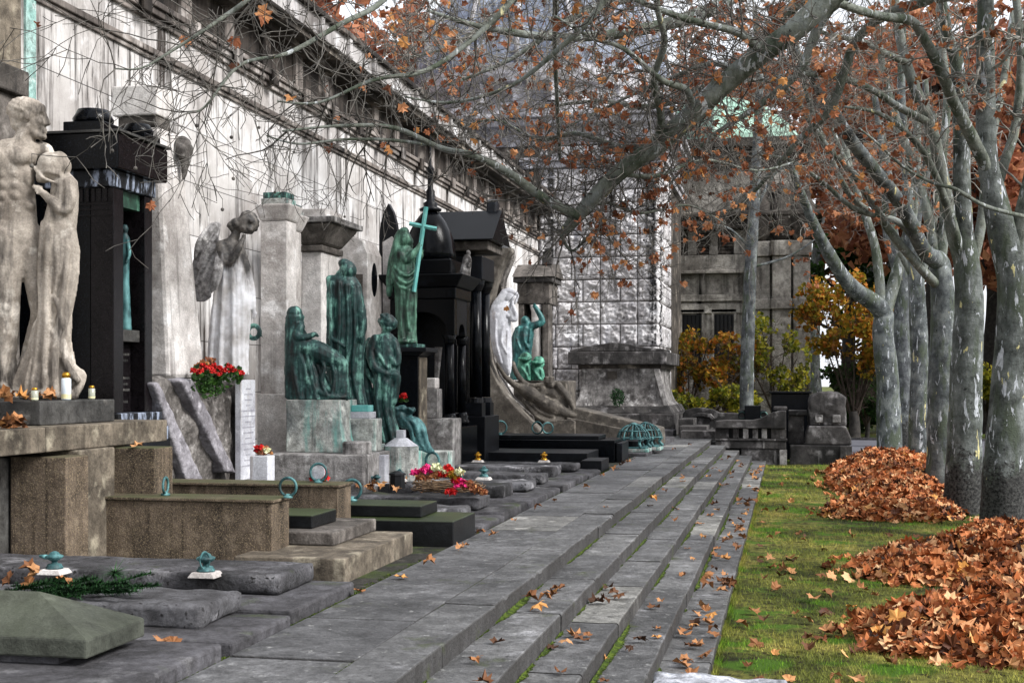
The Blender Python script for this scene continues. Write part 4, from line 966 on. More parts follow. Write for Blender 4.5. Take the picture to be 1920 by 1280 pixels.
for nm, cx_, hy_, by_, lab, hw in (('hooded_mourner_statue', 986, 671, 713, 'light green bronze mourner with braided veil, left of the two small hooded heads', 1.0), ('hooded_mourner_statue', 1010, 678, 713, 'light green bronze mourner in a smooth round hood, right of the two small hooded heads', .95)):
    f = Fig(cx_, by_, 32.0); k = f.k
    f.loft([(hy_+10,cx_-1,0,7,7,0,5,0),(hy_+16,cx_-2,0,12,9,.04,6,0),(hy_+28,cx_-2,0,13,10,.06,7,.4),(by_,cx_-1,0,13,11,.06,7,.8)])
    f.e(cx_, hy_-2, 0, 11*hw, 10, 9).e(cx_+3, hy_+5, 0, 7, 7, 9).e(cx_+9, hy_+5, 0, 2.4,2.4,3).l([(cx_-9,hy_+2,0,4),(cx_-11,hy_+14,0,5),(cx_-10,hy_+26,0,6)])
    f.l([(cx_-12,hy_+1,D(-4),3),(cx_,hy_+3,D(-11),3),(cx_+9,hy_,D(-6),2.5)]).folds([[(cx_-8,hy_+18,D(-8),2.4),(cx_,hy_+30,D(-11),2.6),(cx_+4,by_-2,D(-11),2.4)],[(cx_+4,hy_+16,D(-9),2.2),(cx_+6,hy_+30,D(-10),2.4)]])
    f.done(nm, M['greenbronze'], lab, voxel=.016, bumps=((.005, 10),), seed=cx_, group='hooded mourners under the gabled shrine')

# --- small white figure on the black cornice --------------------------------------------
f = Fig(873, 519, 23.4); k = f.k
f.loft([(478,876,0,5,5,0,6,0),(484,876,0,8,6,.05,7,0),(495,875,0,9,7,.10,9,.4),(508,872,0,10,8,.12,9,.8),(519,871,0,11,8,.12,9,1.2)])
f.e(878,474,0,4.6,4.6,5.2).l([(881,484,D(-4),3),(882,492,D(-6),2.8),(879,500,D(-7),2.4)]).l([(872,484,D(-2),3),(868,500,0,3),(864,514,0,2)])
f.done('small_white_statue', M['white_dirty'], 'small dirty white figure perched on the corner of the black cornice', voxel=.012, bumps=((.004, 16),), seed=13)
LATE = []
M['lettering'] = plain('worn_lettering', '83838c', 'a6a6ae', .8)
# ---- monuments along the wall -----------------------------------------------------
def B(x0,x1,y0,y1,z0,z1): return MB().box(x0,x1,y0,y1,z0,z1)
# pedestal of the couple
pd = thing('statue_pedestal', 'stepped pedestal of brown stone blocks with a dark plinth carrying the nude couple', 'pedestal', (-6.9, 10.4, 0))
part(pd, 'plinth', B(-7.9,-6.05,10.0,11.25,1.235,1.438), M['plinth'], bev=.012)
for (a, b) in ((8.9,9.75),(9.758,10.35),(10.358,11.25),(11.258,11.9)):
    part(pd, 'upper_block', B(-7.9,-5.85,a,b,1.03,1.232), M['brown2'], bev=.01)
part(pd, 'lower_block', B(-7.9,-6.22,9.2,10.7,-.03,.985), M['plinth'], bev=.015)
part(pd, 'lower_block', B(-6.2,-5.70,9.8,10.16,-.03,.99), M['brown'], bev=.012)
part(pd, 'lower_block', B(-6.2,-5.78,10.17,10.75,-.03,1.026), M['brown2'], bev=.012)
part(pd, 'core', B(-7.85,-6.23,10.75,11.8,-.03,1.027), M['brown'])
solo('brown_stone_block', B(-5.93,-5.5,10.94,11.3,-.03,1.01), M['brown'], 'free brown stone block below the limed black plinth, with a leaf on top', 'stone block', (-5.7,11.1,0), bev=.012)
# fluted pier behind
fpil = thing('fluted_pier', 'brown fluted stone pier rising behind the head of the nude man', 'pier', (-7.6, 11.5, 0))
fl = MB(); fl.box(-7.95,-7.32,11.2,11.76,4.62,9)
for i in range(4): fl.tube([(-7.42-.15*i,11.2,4.62),(-7.42-.15*i,11.2,9)], .055, 8)
part(fpil, 'fluted_shaft', fl, M['brown2']); part(fpil, 'block_base', B(-7.98,-7.25,11.1,11.8,4.36,4.618), M['grey'], bev=.02)
part(fpil, 'stele', B(-7.95,-7.32,11.15,11.75,-.03,4.358), M['grey'], bev=.02)

# black niche monument
bm = thing('black_niche_monument', 'tall polished black granite monument with a turquoise bronze figure in its niche', 'monument', (-7, 12.4, 0))
part(bm, 'core', B(-7.97,-6.70,11.97,12.78,1.288,3.5), M['black'])
part(bm, 'near_pilaster', B(-6.698,-6.45,11.968,12.17,1.288,3.5), M['black_brown'], bev=.008)
part(bm, 'far_pilaster', B(-6.698,-6.45,12.62,12.782,1.288,3.5), M['black_brown'], bev=.008)
part(bm, 'niche_head', B(-6.698,-6.5,12.192,12.598,3.34,3.498), M['bronze2'])
part(bm, 'inscription_panel', B(-6.698,-6.60,12.192,12.598,1.288,1.98), M['black_brown'])
for i, z in enumerate((1.86,1.80,1.62,1.56,1.50,1.38)): LATE.append((bm, -6.5992, 12.34+.02*(i%3), 12.57-.03*(i%2), z))
part(bm, 'meander_shelf', B(-6.697,-6.50,12.21,12.60,2.0,2.12), M['plinth'], bev=.006)
en = B(-7.97,-6.36,11.88,12.93,3.67,4.02); part(bm, 'entablature', en, M['black'], bev=.01)
part(bm, 'entablature_face', B(-6.358,-6.35,11.89,12.92,3.68,4.0), M['black_brown'])
part(bm, 'coping', B(-7.97,-6.32,11.85,12.96,4.022,4.045), M['plinth'])
part(bm, 'neck', B(-7.97,-6.43,11.94,12.82,3.502,3.668), M['limed'], bev=.01)
for i in range(9):
    part(bm, 'flute', B(-7.0+i*.065,-6.97+i*.065,11.955,11.967,3.36,3.49), M['black_brown'])
for z in (3.22,3.28,3.33): part(bm, 'incised_line', B(-7.2,-6.47,11.960,11.967,z,z+.012), M['black_brown'])
part(bm, 'limed_plinth', B(-7.97,-6.38,11.93,12.86,1.14,1.286), M['limed'], bev=.008)
part(bm, 'limed_plinth', B(-7.97,-6.32,11.93,12.90,1.0,1.138), M['limed'], bev=.008)
part(bm, 'base', B(-7.97,-6.3,11.92,12.88,-.03,.998), M['blackmatt'])
ff = Fig(250, 600, 13.4); kk = ff.k
ff.loft([(418,245,0,6,5,0,5,0),(426,245,0,10,7,.03,7,0),(450,245,0,10,8,.05,8,.3),(500,245,0,9,8,.08,9,.7),(560,247,0,9,8,.10,9,1),(600,248,0,11,9,.10,9,1.4)])
ff.e(246,408,0,7,7,9).l([(253,432,-.03,4),(257,456,-.05,4),(252,474,-.08,3)])
nf = ff.done('niche_figure', M['verd'], 'slim turquoise bronze robed figure standing in the black granite niche', voxel=.013, bumps=((.004,14),))
nf.location = (-6.57, 12.47, 2.12)
for (x, y, s) in ((-6.75,12.12,1.0),(-6.55,12.66,.8)):
    u = thing('black_cap_urn', 'larger squat black granite urn on the near corner of the black monument' if s == 1 else 'smaller squat black granite urn on the far corner of the black monument', 'urn', (x,y,4.046), group='black urns on the niche monument')
    part(u, 'foot', B(x-.21*s,x+.21*s,y-.21*s,y+.21*s,4.046,4.046+.10*s), M['black'], bev=.01)
    part(u, 'bowl', MB().lathe([(.19*s,.101*s),(.20*s,.15*s),(.17*s,.20*s),(.15*s,.24*s),(.05*s,.25*s)], (x,y,4.046), 24), M['black'], True)

# white pylon
wp = thing('white_pylon', 'tall tapering white stone pylon with a carved knot near its top beside the angel', 'monument', (-6.9, 13.9, 1.6))
part(wp, 'shaft', MB().hexa([(-7.3,13.42,1.632),(-6.56,13.42,1.632),(-6.56,14.32,1.632),(-7.3,14.32,1.632)], [(-7.2,13.44,4.38),(-6.70,13.44,4.38),(-6.70,13.98,4.38),(-7.2,13.98,4.38)]), M['white'], bev=.05)
part(wp, 'neck', B(-7.2,-6.74,13.45,13.8,4.382,4.5), M['grey'], bev=.02)
part(wp, 'top_block', B(-7.25,-6.72,13.42,13.82,4.503,4.83), M['white'], bev=.015)
kn = MB(); kn.ell((-6.62,13.85,4.22),(.10,.10,.12)).limb([((-6.62,13.85,4.18),.08),((-6.6,13.86,4.02),.05),((-6.62,13.86,3.86),.02)]).ell((-6.6,13.93,4.2),(.07,.06,.08)).ell((-6.6,13.78,4.16),(.06,.06,.09))
ko = sculpt('carved_knot', kn, M['rock'], .014, 2, ((.01,16),), wp)
for v_ in ko.data.vertices: v_.co -= Vector(wp.location)

# rough rock base with slanting slabs
rb2 = thing('rock_base', 'rough rock base with two slanting stone slabs below the angel', 'pedestal', (-6.9, 14.1, 0))
ro = sculpt('rock', B(-7.7,-6.52,12.9,15.4,-.03,1.6), M['rock'], .045, 2, ((.10,1.6),(.06,4),(.02,11)), rb2, 3)
for v_ in ro.data.vertices: v_.co -= Vector(rb2.location)
XR = -6.36
def q3(px, py, X=XR): d = dX(px, X); return P(px, py, d)
for poly in ([(290,718),(300,716),(383,900),(352,903)], [(340,712),(362,711),(447,888),(424,885)]):
    m_ = MB().prism([q3(*p) for p in poly], (-.22,0,0)); o = sculpt('slanting_slab', m_, M['plank'], .022, 3, ((.02,3),(.012,12)), rb2, poly[0][0])
    for v_ in o.data.vertices: v_.co -= Vector(rb2.location)
pq = thing('inscribed_plaque', 'narrow white marble plaque with rows of worn lettering on the rock base', 'plaque', (-6.4, 15.2, .4))
ya, yb = yX(452,-6.38), yX(479,-6.38)
part(pq, 'tablet', B(-6.46,-6.38,ya,yb,.42,1.62), M['marble'], bev=.01)
def letters(root, X, y0, y1, z, h, rl, mat=None):
    m_ = MB(); y = y0; m_.box(X, X+.0008, y0, y1, z+h*.42, z+h*.58)
    while y < y1:
        l_ = rl.uniform(.010,.026); m_.box(X, X+.0015, y, min(y+l_,y1), z+rl.uniform(0,.004), z+h); y += l_+rl.uniform(.008,.016)
    part(root, 'letter_row', m_, mat or M['lettering'])
rl = random.Random(4)
for i in range(15):
    w_ = rl.uniform(.10,.24) if i % 3 else rl.uniform(.06,.1); yc0 = (ya+yb)/2
    letters(pq, -6.3792, yc0-w_, yc0+w_, 1.50-i*.066, .020, rl)
for (r_, X_, a_, b_, z_) in LATE: letters(r_, X_, a_, b_, z_, .028, rl, M['plinth'])
for i_, o in enumerate((ang, wo_)): o.location = P(430, 702, 16.25)
for o in (ang, wo_): o.scale = (16.25/15.3,)*3

# white pier with dark urns
wpi = thing('white_pier', 'slender double white stone pier topped by two dark green urn blocks', 'monument', (-7.2, 18.3, 0))
part(wpi, 'shaft', B(-7.42,-7.02,18.03,18.42,.55,3.9), M['white'], bev=.012)
part(wpi, 'side_shaft', B(-7.42,-7.06,18.423,18.72,.55,3.8), M['white'], bev=.012)
part(wpi, 'capital', MB().hexa([(-7.43,18.02,3.902),(-7.01,18.02,3.902),(-7.01,18.44,3.902),(-7.43,18.44,3.902)],[(-7.5,17.95,4.14),(-6.93,17.95,4.14),(-6.93,18.5,4.14),(-7.5,18.5,4.14)]), M['white'], bev=.03)
part(wpi, 'capital', MB().hexa([(-7.42,18.45,3.802),(-7.05,18.45,3.802),(-7.05,18.73,3.802),(-7.42,18.73,3.802)],[(-7.45,18.51,4.04),(-6.95,18.51,4.04),(-6.95,18.82,4.04),(-7.45,18.82,4.04)]), M['white'], bev=.03)
part(wpi, 'urn_block', B(-7.42,-7.02,18.05,18.4,4.142,4.23), M['patina_stone'], bev=.01); part(wpi, 'urn_cap', B(-7.4,-7.04,18.07,18.38,4.233,4.32), M['bronze'], bev=.01)
part(wpi, 'urn_block', B(-7.4,-7.04,18.53,18.78,4.042,4.11), M['patina_stone'], bev=.01); part(wpi, 'urn_cap', B(-7.38,-7.06,18.55,18.76,4.113,4.2), M['bronze'], bev=.01)
part(wpi, 'foot_block', B(-7.5,-6.98,17.98,18.75,-.03,.548), M['white'], bev=.012)
part(wpi, 'foot_block', B(-7.46,-7.0,18.0,18.74,.552,1.42), M['white'], bev=.01)
# broad pillar with moulded capital
bp = thing('capital_pillar', 'broad white stone pillar with a heavy moulded capital behind the bronze group', 'monument', (-7, 19.6, 0))
part(bp, 'shaft', B(-7.22,-6.9,19.15,20.0,-.03,3.56), M['white'], bev=.015)
part(bp, 'necking', B(-7.26,-6.86,19.1,20.05,3.562,3.66), M['grey'], bev=.02)
part(bp, 'bell', MB().hexa([(-7.24,19.12,3.662),(-6.88,19.12,3.662),(-6.88,20.03,3.662),(-7.24,20.03,3.662)],[(-7.45,18.95,3.98),(-6.66,18.95,3.98),(-6.66,20.25,3.98),(-7.45,20.25,3.98)]), M['grey'], bev=.05)
part(bp, 'abacus', B(-7.48,-6.62,18.92,20.3,3.982,4.07), M['white_dirty'], bev=.012)
part(bp, 'top_block', B(-7.35,-6.8,19.05,19.9,4.072,4.2), M['white'], bev=.012)

# pedestals of the bronze group
gp = thing('bronze_group_base', 'sooty white stone base with green run off streaks under the seated bronze mother', 'pedestal', (-6.1, 17.1, 0))
part(gp, 'plinth', B(-6.66,-5.32,16.35,18.0,-.03,.66), M['white_dirty'], bev=.02)
pc = [(-6.52,.662),(-5.62,.662),(-5.70,.74),(-5.745,.86),(-5.77,1.05),(-5.78,1.355),(-6.52,1.355)]
part(gp, 'curved_block', MB().prism([(x,16.72,z) for x,z in pc], (0,.75,0)), M['patina_stone'], bev=.012)
part(gp, 'cloak_block', B(-6.6,-5.86,17.473,18.1,.662,1.245), M['patina_stone'], bev=.012)
part(gp, 'round_step', MB().lathe([(.19,.662),(.19,.80),(.17,.82)], (-5.5,16.62,0), 20), M['white_dirty'])
ysp = thing('youth_base', 'low stained stone block under the bent bronze youth', 'pedestal', (-5.6,18.4,0)); part(ysp, 'block', B(-6.3,-5.42,18.103,19.5,-.03,.66), M['patina_stone'], bev=.02)
mbk = thing('marble_block', 'white marble memorial block streaked green with a small lantern box on top', 'memorial', (-5.6,17.2,.66))
part(mbk, 'block', B(-5.79,-5.42,17.15,17.46,.662,1.10), M['patina_stone'], bev=.012); part(mbk, 'ledge', B(-5.78,-5.5,17.16,17.44,1.102,1.19), M['marble'], bev=.008); part(mbk, 'lantern_box', B(-5.77,-5.53,17.18,17.42,1.192,1.28), M['cross'], bev=.01)
part(mbk, 'low_box', B(-5.36,-5.24,17.0,17.2,-.03,.62), M['marble'], bev=.008)
oc = thing('octagonal_stone', 'white octagonal stone with a pyramid top and square finial in front of the bronze drapery', 'monument', tuple(P(752,890,18.4)))
oo = P(752, 890, 18.4)
part(oc, 'prism', MB().lathe([(.27,-.3),(.25,.40)], (oo.x,oo.y,oo.z), 8), M['patina_stone'], bev=.008)
part(oc, 'pyramid', MB().lathe([(.25,.402),(.09,.51)], (oo.x,oo.y,oo.z), 8), M['marble']); part(oc, 'finial', B(oo.x-.055,oo.x+.055,oo.y-.055,oo.y+.055,oo.z+.512,oo.z+.62), M['marble'], bev=.005)
dsp = thing('drapery_base', 'stained stone ledge under the green bronze drapery', 'pedestal', (-5.4,19.2,0)); part(dsp, 'ledge', B(-6.2,-5.05,19.503,20.05,-.03,.54), M['patina_stone'], bev=.02)

# oval stele, pointed dark stele
os_ = thing('oval_stele', 'pale stone stele with a dark oval medallion and a recessed side panel', 'monument', (-7.1, 21.8, 0))
tr = [(-7.38,-.03),(-6.9,-.03),(-6.9,3.75),(-7.0,3.98),(-7.22,4.05),(-7.38,3.9)]
part(os_, 'body', MB().prism([(x,21.4,z) for x,z in tr], (0,.8,0)), M['white'], bev=.015)
part(os_, 'panel', B(-7.3,-6.98,21.385,21.398,1.9,3.4), M['grey'])
ov = MB(); ov.ell((-6.9,21.78,3.33),(.02,.16,.29),n=24); part(os_, 'medallion', ov, M['black'], True)
ds = thing('pointed_stele', 'narrow dark granite stele with a pointed arch top and pale inner panel', 'monument', (-7, 23.2, 0))
og = [(-7.2,-.03),(-6.85,-.03),(-6.85,4.2),(-6.88,4.45),(-6.94,4.65),(-7.025,4.8),(-7.11,4.65),(-7.17,4.45),(-7.2,4.2)]
part(ds, 'slab', MB().prism([(x,23,z) for x,z in og], (0,.14,0)), M['blackmatt'], bev=.01)
part(ds, 'panel', MB().prism([(-7.12,22.97,.5),(-6.87,22.97,.5),(-6.87,22.97,4.1),(-6.95,22.97,4.2),(-7.12,22.97,4.1)], (0,.028,0)), M['white'])

# dark pedestal of the veiled woman
vp = thing('dark_pedestal', 'tall dark granite pedestal with a projecting cap under the veiled bronze woman', 'pedestal', (-5.8,20.4,0))
part(vp, 'shaft', B(-6.1,-5.66,20.12,20.6,-.03,2.0), M['black'], bev=.01)
part(vp, 'side_face', B(-5.658,-5.64,20.14,20.58,.6,1.98), M['brown2'])
part(vp, 'cap', B(-6.2,-5.5,20.0,20.75,2.06,2.13), M['blackmatt'], bev=.01); part(vp, 'cove', MB().hexa([(-6.1,20.1,2.002),(-5.64,20.1,2.002),(-5.64,20.62,2.002),(-6.1,20.62,2.002)],[(-6.18,20.02,2.058),(-5.54,20.02,2.058),(-5.54,20.72,2.058),(-6.18,20.72,2.058)]), M['blackmatt'])
part(vp, 'statue_base', B(-6.1,-5.66,20.1,20.55,2.132,2.19), M['bronze'], bev=.01)
tg = thing('white_tombstone', 'small stacked white tombstone stained black in front of the domed canopy', 'tombstone', (-5.5,21.2,0))
part(tg, 'base', B(-5.86,-5.3,20.95,21.5,-.03,1.0), M['white_dirty'], bev=.02); part(tg, 'shaft', B(-5.80,-5.58,21.0,21.3,1.002,1.48), M['white_dirty'], bev=.012); part(tg, 'top', B(-5.84,-5.62,21.02,21.28,1.482,1.66), M['white'], bev=.02)
part(tg, 'foot', B(-5.5,-5.28,20.7,20.948,-.03,.42), M['white'], bev=.01)

# black domed canopy
bc = thing('domed_canopy', 'black granite canopy tomb with a ribbed ogee dome on slim columns', 'canopy tomb', (-6.17,22.75,0))
X0,X1,Y0,Y1 = -6.75,-5.6,22.2,23.3; xc,yc = (X0+X1)/2,(Y0+Y1)/2
part(bc, 'base', B(X0-.12,X1+.12,Y0-.12,Y1+.12,-.03,.82), M['black'], bev=.02)
for sx in (0,1):
    for sy in (0,1):
        x = X0+.12 if sx==0 else X1-.12; y = Y0+.12 if sy==0 else Y1-.12
        c = part(bc, 'column', MB().lathe([(.08,1.05),(.08,2.25)], (x,y,0), 14), M['black'], True)
        part(c, 'column_base', MB().lathe([(.15,.822),(.15,.9),(.12,.94),(.13,.98),(.1,1.048)], (x,y,0), 14), M['black'], True)
        part(c, 'column_capital', MB().lathe([(.085,2.252),(.10,2.28),(.09,2.32),(.14,2.4)], (x,y,0), 14), M['black'], True)
if True:
    import math as _m
    def archwall(axis, at, a0, a1, th):
        pts = [(a0,2.402),(a0+.12,2.402)]
        r = (a1-a0)/2-.12; m_ = (a0+a1)/2
        for i in range(13):
            t = _m.pi - _m.pi*i/12; pts.append((m_+r*_m.cos(t), 2.41+r*.85*_m.sin(t)))
        pts += [(a1-.12,2.402),(a1,2.402),(a1,3.02),(a0,3.02)]
        p3 = [((a,at,z) if axis=='x' else (at,a,z)) for a,z in pts]
        return MB().prism(p3, (0,th,0) if axis=='x' else (th,0,0))
    part(bc, 'arch', archwall('x', Y0, X0, X1, .2), M['black'], bev=.008); part(bc, 'arch', archwall('x', Y1-.2, X0, X1, .2), M['black'], bev=.008)
    part(bc, 'arch', archwall('y', X0+.002, Y0+.202, Y1-.202, .2), M['black'], bev=.008); part(bc, 'arch', archwall('y', X1-.202, Y0+.202, Y1-.202, .2), M['blackmatt'], bev=.008)
part(bc, 'architrave', B(X0-.03,X1+.03,Y0-.03,Y1+.03,3.022,3.22), M['black'], bev=.02)
part(bc, 'cornice', MB().hexa([(X0-.05,Y0-.05,3.222),(X1+.05,Y0-.05,3.222),(X1+.05,Y1+.05,3.222),(X0-.05,Y1+.05,3.222)],[(X0-.2,Y0-.2,3.44),(X1+.2,Y0-.2,3.44),(X1+.2,Y1+.2,3.44),(X0-.2,Y1+.2,3.44)]), M['blackmatt'], bev=.03)
part(bc, 'dome_base', B(X0+.08,X1-.08,Y0+.08,Y1-.08,3.442,3.72), M['black'], bev=.03)
part(bc, 'dome', MB().lathe([(.44,3.722),(.45,3.85),(.425,4.05),(.36,4.25),(.27,4.42),(.17,4.55),(.10,4.60)], (xc,yc,0), 48, flute=.035, nf=24), M['black'], True)
part(bc, 'finial', MB().lathe([(.19,4.602),(.2,4.64),(.12,4.68),(.13,4.74),(.07,4.78),(.08,4.95),(.05,5.0),(.05,5.3),(.07,5.34),(.02,5.42),(.012,5.9)], (xc,yc,0), 16), M['blackmatt'], True)
part(bc, 'back_shade_panel', B(X0+.205,X0+.25,Y0+.21,Y1-.21,.822,3.0), M['blackmatt']); part(bc, 'side_shade_panel', B(X0+.21,X1-.21,Y1-.25,Y1-.205,.822,3.0), M['blackmatt'])  # added black panels, standing in for the shade inside the canopy
part(bc, 'altar', B(xc-.25,xc+.25,yc-.1,yc+.35,.822,1.3), M['black'], bev=.02)
cur = MB(); cur.limb([((xc+.13,yc,1.5),.03),((xc+.16,yc,2.1),.05),((xc+.12,yc,2.7),.05)],8)
part(bc, 'pale_shaft', MB().tube([(X1-.42,Y0+.3,1.25),(X1-.36,Y0+.3,2.2)], [.02,.07], 6), M['white_dirty'])

# black gabled tomb
gm_ = thing('gabled_black_tomb', 'dark granite tomb house with a pitched stone roof and twin columns', 'mausoleum', (-6.6,24.9,0))
GX, GY0, GY1 = -5.62, 24.35, 25.35; gyc = (GY0+GY1)/2
part(gm_, 'body', B(-6.55,GX-.35,GY0+.06,GY1-.06,.3,4.05), M['black'], bev=.01)
part(gm_, 'base', B(-6.55,GX+.1,GY0-.1,GY1+.1,-.03,.95), M['blackmatt'], bev=.02)
for y in (GY0+.14, GY1-.14):
    c = part(gm_, 'column', MB().lathe([(.12,1.3),(.105,3.3)], (GX-.14,y,0), 16), M['black'], True)
    part(c, 'column_base', MB().box(GX-.29,GX+.01,y-.15,y+.15,.952,1.2).lathe([(.15,1.2),(.14,1.29)], (GX-.14,y,0), 16), M['blackmatt'])
    part(c, 'column_capital', MB().lathe([(.11,3.302),(.16,3.42),(.17,3.5)], (GX-.14,y,0), 16), M['blackmatt'])
part(gm_, 'entablature', B(-6.55,GX+.02,GY0-.02,GY1+.02,3.502,3.95), M['blackmatt'], bev=.02)
part(gm_, 'cornice', B(-6.55,GX+.16,GY0-.14,GY1+.14,4.052,4.22), M['grey'], bev=.02)
part(gm_, 'roof', MB().prism([(-6.6,GY0-.3,4.24),(-6.6,gyc,4.86),(-6.6,GY1+.3,4.24),(-6.6,GY1+.3,4.222),(-6.6,GY0-.3,4.222)], (6.6+GX+.28,0,0)), M['black'], bev=.012)
ac = MB().prism([(GX+.18,gyc-.05,4.8),(GX+.18,gyc+.2,4.72),(GX+.18,gyc+.3,5.0),(GX+.18,gyc+.14,5.1),(GX+.18,gyc,5.04)], (-.2,0,0)); part(gm_, 'acroterion', ac, M['blackmatt'], bev=.03)

# crescent monument
cm = thing('crescent_monument', 'grey stone monument with a great concave crescent edge holding the white woman', 'monument', tuple(P(905,815,30.1)))
YC_ = 29.5
def cz(px, py, Y=YC_): d = dY(px, Y); p = P(px, py, d); return (p.x, p.y, p.z)
front = [(905,830),(905,457),(930,456),(954,462),(956,470),(946,484),(936,505),(926,535),(918,570),(913,605),(911,640),(916,676),(928,708),(946,738),(968,764),(992,788),(1012,806),(1016,830)]
part(cm, 'crescent', MB().prism([cz(*p) for p in front], (0,.55,0)), M['crescent'], bev=.03)
back = [(907,830),(907,458),(958,463),(962,480),(955,498),(946,520),(940,560),(930,600),(922,650),(934,700),(960,744),(1000,780),(1010,830)]
part(cm, 'inner_rim', MB().prism([cz(a,b,YC_+.56) for a,b in back], (0,.35,0)), M['rock'], bev=.02)
el = MB(); c0 = Vector(cz(931,556,YC_+.5)); 
part(cm, 'recess_shade_disc', MB().prism([cz(931+10*math.cos(t*.3927),556+36*math.sin(t*.3927),YC_+.535) for t in range(16)], (0,.02,0)), M['maus_dark'])  # flat dark disc, the shade of a hollow put in as colour
slope = [(985,834),(985,798),(1008,776),(1040,768),(1068,764),(1085,766),(1238,803),(1240,834)]
part(cm, 'sloping_slab', MB().prism([cz(a,b,30.3) for a,b in slope], (0,1.1,0)), M['statue_dark'], bev=.03)
part(cm, 'sloping_border', MB().prism([cz(a,b,30.17) for a,b in [(1062,834),(1062,782),(1225,815),(1225,834)]], (0,.125,0)), M['crescent'], bev=.02)
part(cm, 'seat_block', MB().prism([cz(a,b,30.05) for a,b in [(1010,834),(1012,800),(1022,789),(1070,786),(1078,790),(1078,834)]], (0,.6,0)), M['statue_dark'], bev=.02)
part(cm, 'base', B(-6.5,-4.6,29.45,31.2,-.03,.30), M['crescent'])

# gabled shrine
gs = thing('gabled_shrine', 'small soot-dark stone shrine with gable roof, cross finial and a pale round column', 'shrine', (-6.3,33.8,0))
sx0,sx1,sy0,sy1 = -6.72,-5.94,33.3,34.46; sz = lambda py: zat(py, 33.9)
part(gs, 'back_wall', B(sx0,sx1-.1,sy0+.5,sy1,-.03,sz(570)), M['grey'])
part(gs, 'left_pier', B(sx0,sx0+.14,sy0,sy0+.498,-.03,sz(570)), M['grey'], bev=.01); part(gs, 'right_pier', B(sx1-.16,sx1,sy0,sy0+.498,-.03,sz(570)), M['grey'], bev=.01)
part(gs, 'column', MB().lathe([(.14,.5),(.125,sz(585)),(.17,sz(571))], (sx1-.34,sy0+.12,0), 18), M['white'], True)
part(gs, 'entablature', B(sx0-.03,sx1+.03,sy0-.03,sy1+.03,sz(569.6),sz(530)), M['grey'], bev=.02); part(gs, 'cornice', B(sx0-.12,sx1+.12,sy0-.12,sy1+.12,sz(529.6),sz(520)), M['greydark'], bev=.02)
ym = (sy0+sy1)/2
part(gs, 'roof', MB().prism([(sx0-.14,sy0-.2,sz(519.6)),(sx0-.14,ym,sz(492)),(sx0-.14,sy1+.2,sz(519.6))], (sx1-sx0+.32,0,0)), M['grey'], bev=.02)
part(gs, 'cross_finial', MB().box(sx1-.26,sx1+.0,ym-.1,ym+.1,sz(493),sz(480)).box(sx1-.19,sx1-.07,ym-.06,ym+.06,sz(480)+.002,sz(462)).box(sx1-.25,sx1-.01,ym-.04,ym+.04,sz(474),sz(469)), M['greydark'], bev=.01)
part(gs, 'base', B(sx0-.1,sx1+.15,sy0-.2,sy1+.1,-.03,.48), M['greydark'], bev=.02)
hm = thing('mourner_ledge', 'low dark stone ledge carrying the small bronze mourners', 'pedestal', (-5.9,30.9,0)); part(hm, 'ledge', B(-6.5,-5.2,31.6,33.1,-.03,1.62), M['statue_dark'], bev=.03)

# sarcophagus against the tower
sg = thing('sarcophagus', 'large grey stone sarcophagus with flared base and bowed lid against the tower', 'sarcophagus', (-5,42,0))
Y0_ = 40.9
part(sg, 'base', B(-6.75,-3.35,Y0_-.35,45.9,-.05,.62), M['greydark'], bev=.04)
part(sg, 'base_moulding', MB().hexa([(-6.7,Y0_-.3,.622),(-3.42,Y0_-.3,.622),(-3.42,45.8,.622),(-6.7,45.8,.622)],[(-6.6,Y0_-.15,.85),(-3.55,Y0_-.15,.85),(-3.55,45.7,.85),(-6.6,45.7,.85)]), M['greydark'], bev=.03)
lv = [(0,.852),(.12,.95),(.22,1.15),(.28,1.45),(.30,1.75),(.30,2.0)]
bo = MB()
for (i0,z0),(i1,z1) in zip(lv[:-1], lv[1:]):
    pass
o0 = len(bo.v)
for i,z in lv:
    bo.v += [Vector((-6.55+i,Y0_-.1+i*.6,z)),Vector((-3.62-i,Y0_-.1+i*.6,z)),Vector((-3.62-i,45.6,z)),Vector((-6.55+i,45.6,z))]
for r in range(len(lv)-1):
    for c in range(4):
        c2=(c+1)%4; bo.f.append((r*4+c,r*4+c2,(r+1)*4+c2,(r+1)*4+c))
bo.f.append((3,2,1,0)); e=(len(lv)-1)*4; bo.f.append((e,e+1,e+2,e+3))
part(sg, 'flared_body', bo, M['white_dirty'])
part(sg, 'corner_rib', MB().hexa([(-3.72,Y0_-.14,.853),(-3.55,Y0_-.14,.853),(-3.55,Y0_+.1,.853),(-3.72,Y0_+.1,.853)],[(-4.05,Y0_+.02,2.0),(-3.86,Y0_+.02,2.0),(-3.86,Y0_+.2,2.0),(-4.05,Y0_+.2,2.0)]), M['white_dirty'], bev=.02)
part(sg, 'dentil_band', B(-6.35,-3.8,Y0_+.04,45.6,2.002,2.12), M['maus_dark'])
part(sg, 'lid', B(-6.65,-3.62,Y0_-.22,45.7,2.122,2.52), M['greydark'], bev=.03)
part(sg, 'bowed_top', MB().prism([(-6.6,Y0_-.2,2.522),(-3.68,Y0_-.2,2.522),(-3.68,Y0_-.2,2.60),(-4.3,Y0_-.2,2.64),(-4.8,Y0_-.2,2.76),(-5.3,Y0_-.2,2.80),(-5.8,Y0_-.2,2.72),(-6.6,Y0_-.2,2.58)], (0,2.1,0)), M['greydark'], bev=.03)
part(sg, 'plaque', B(-5.45,-5.15,Y0_-.03,Y0_+.0,1.68,1.92), M['maus_dark'])
part(sg, 'side_step', B(-5.6,-3.3,39.3,40.5,-.05,.16), M['kerbslab'], bev=.02)
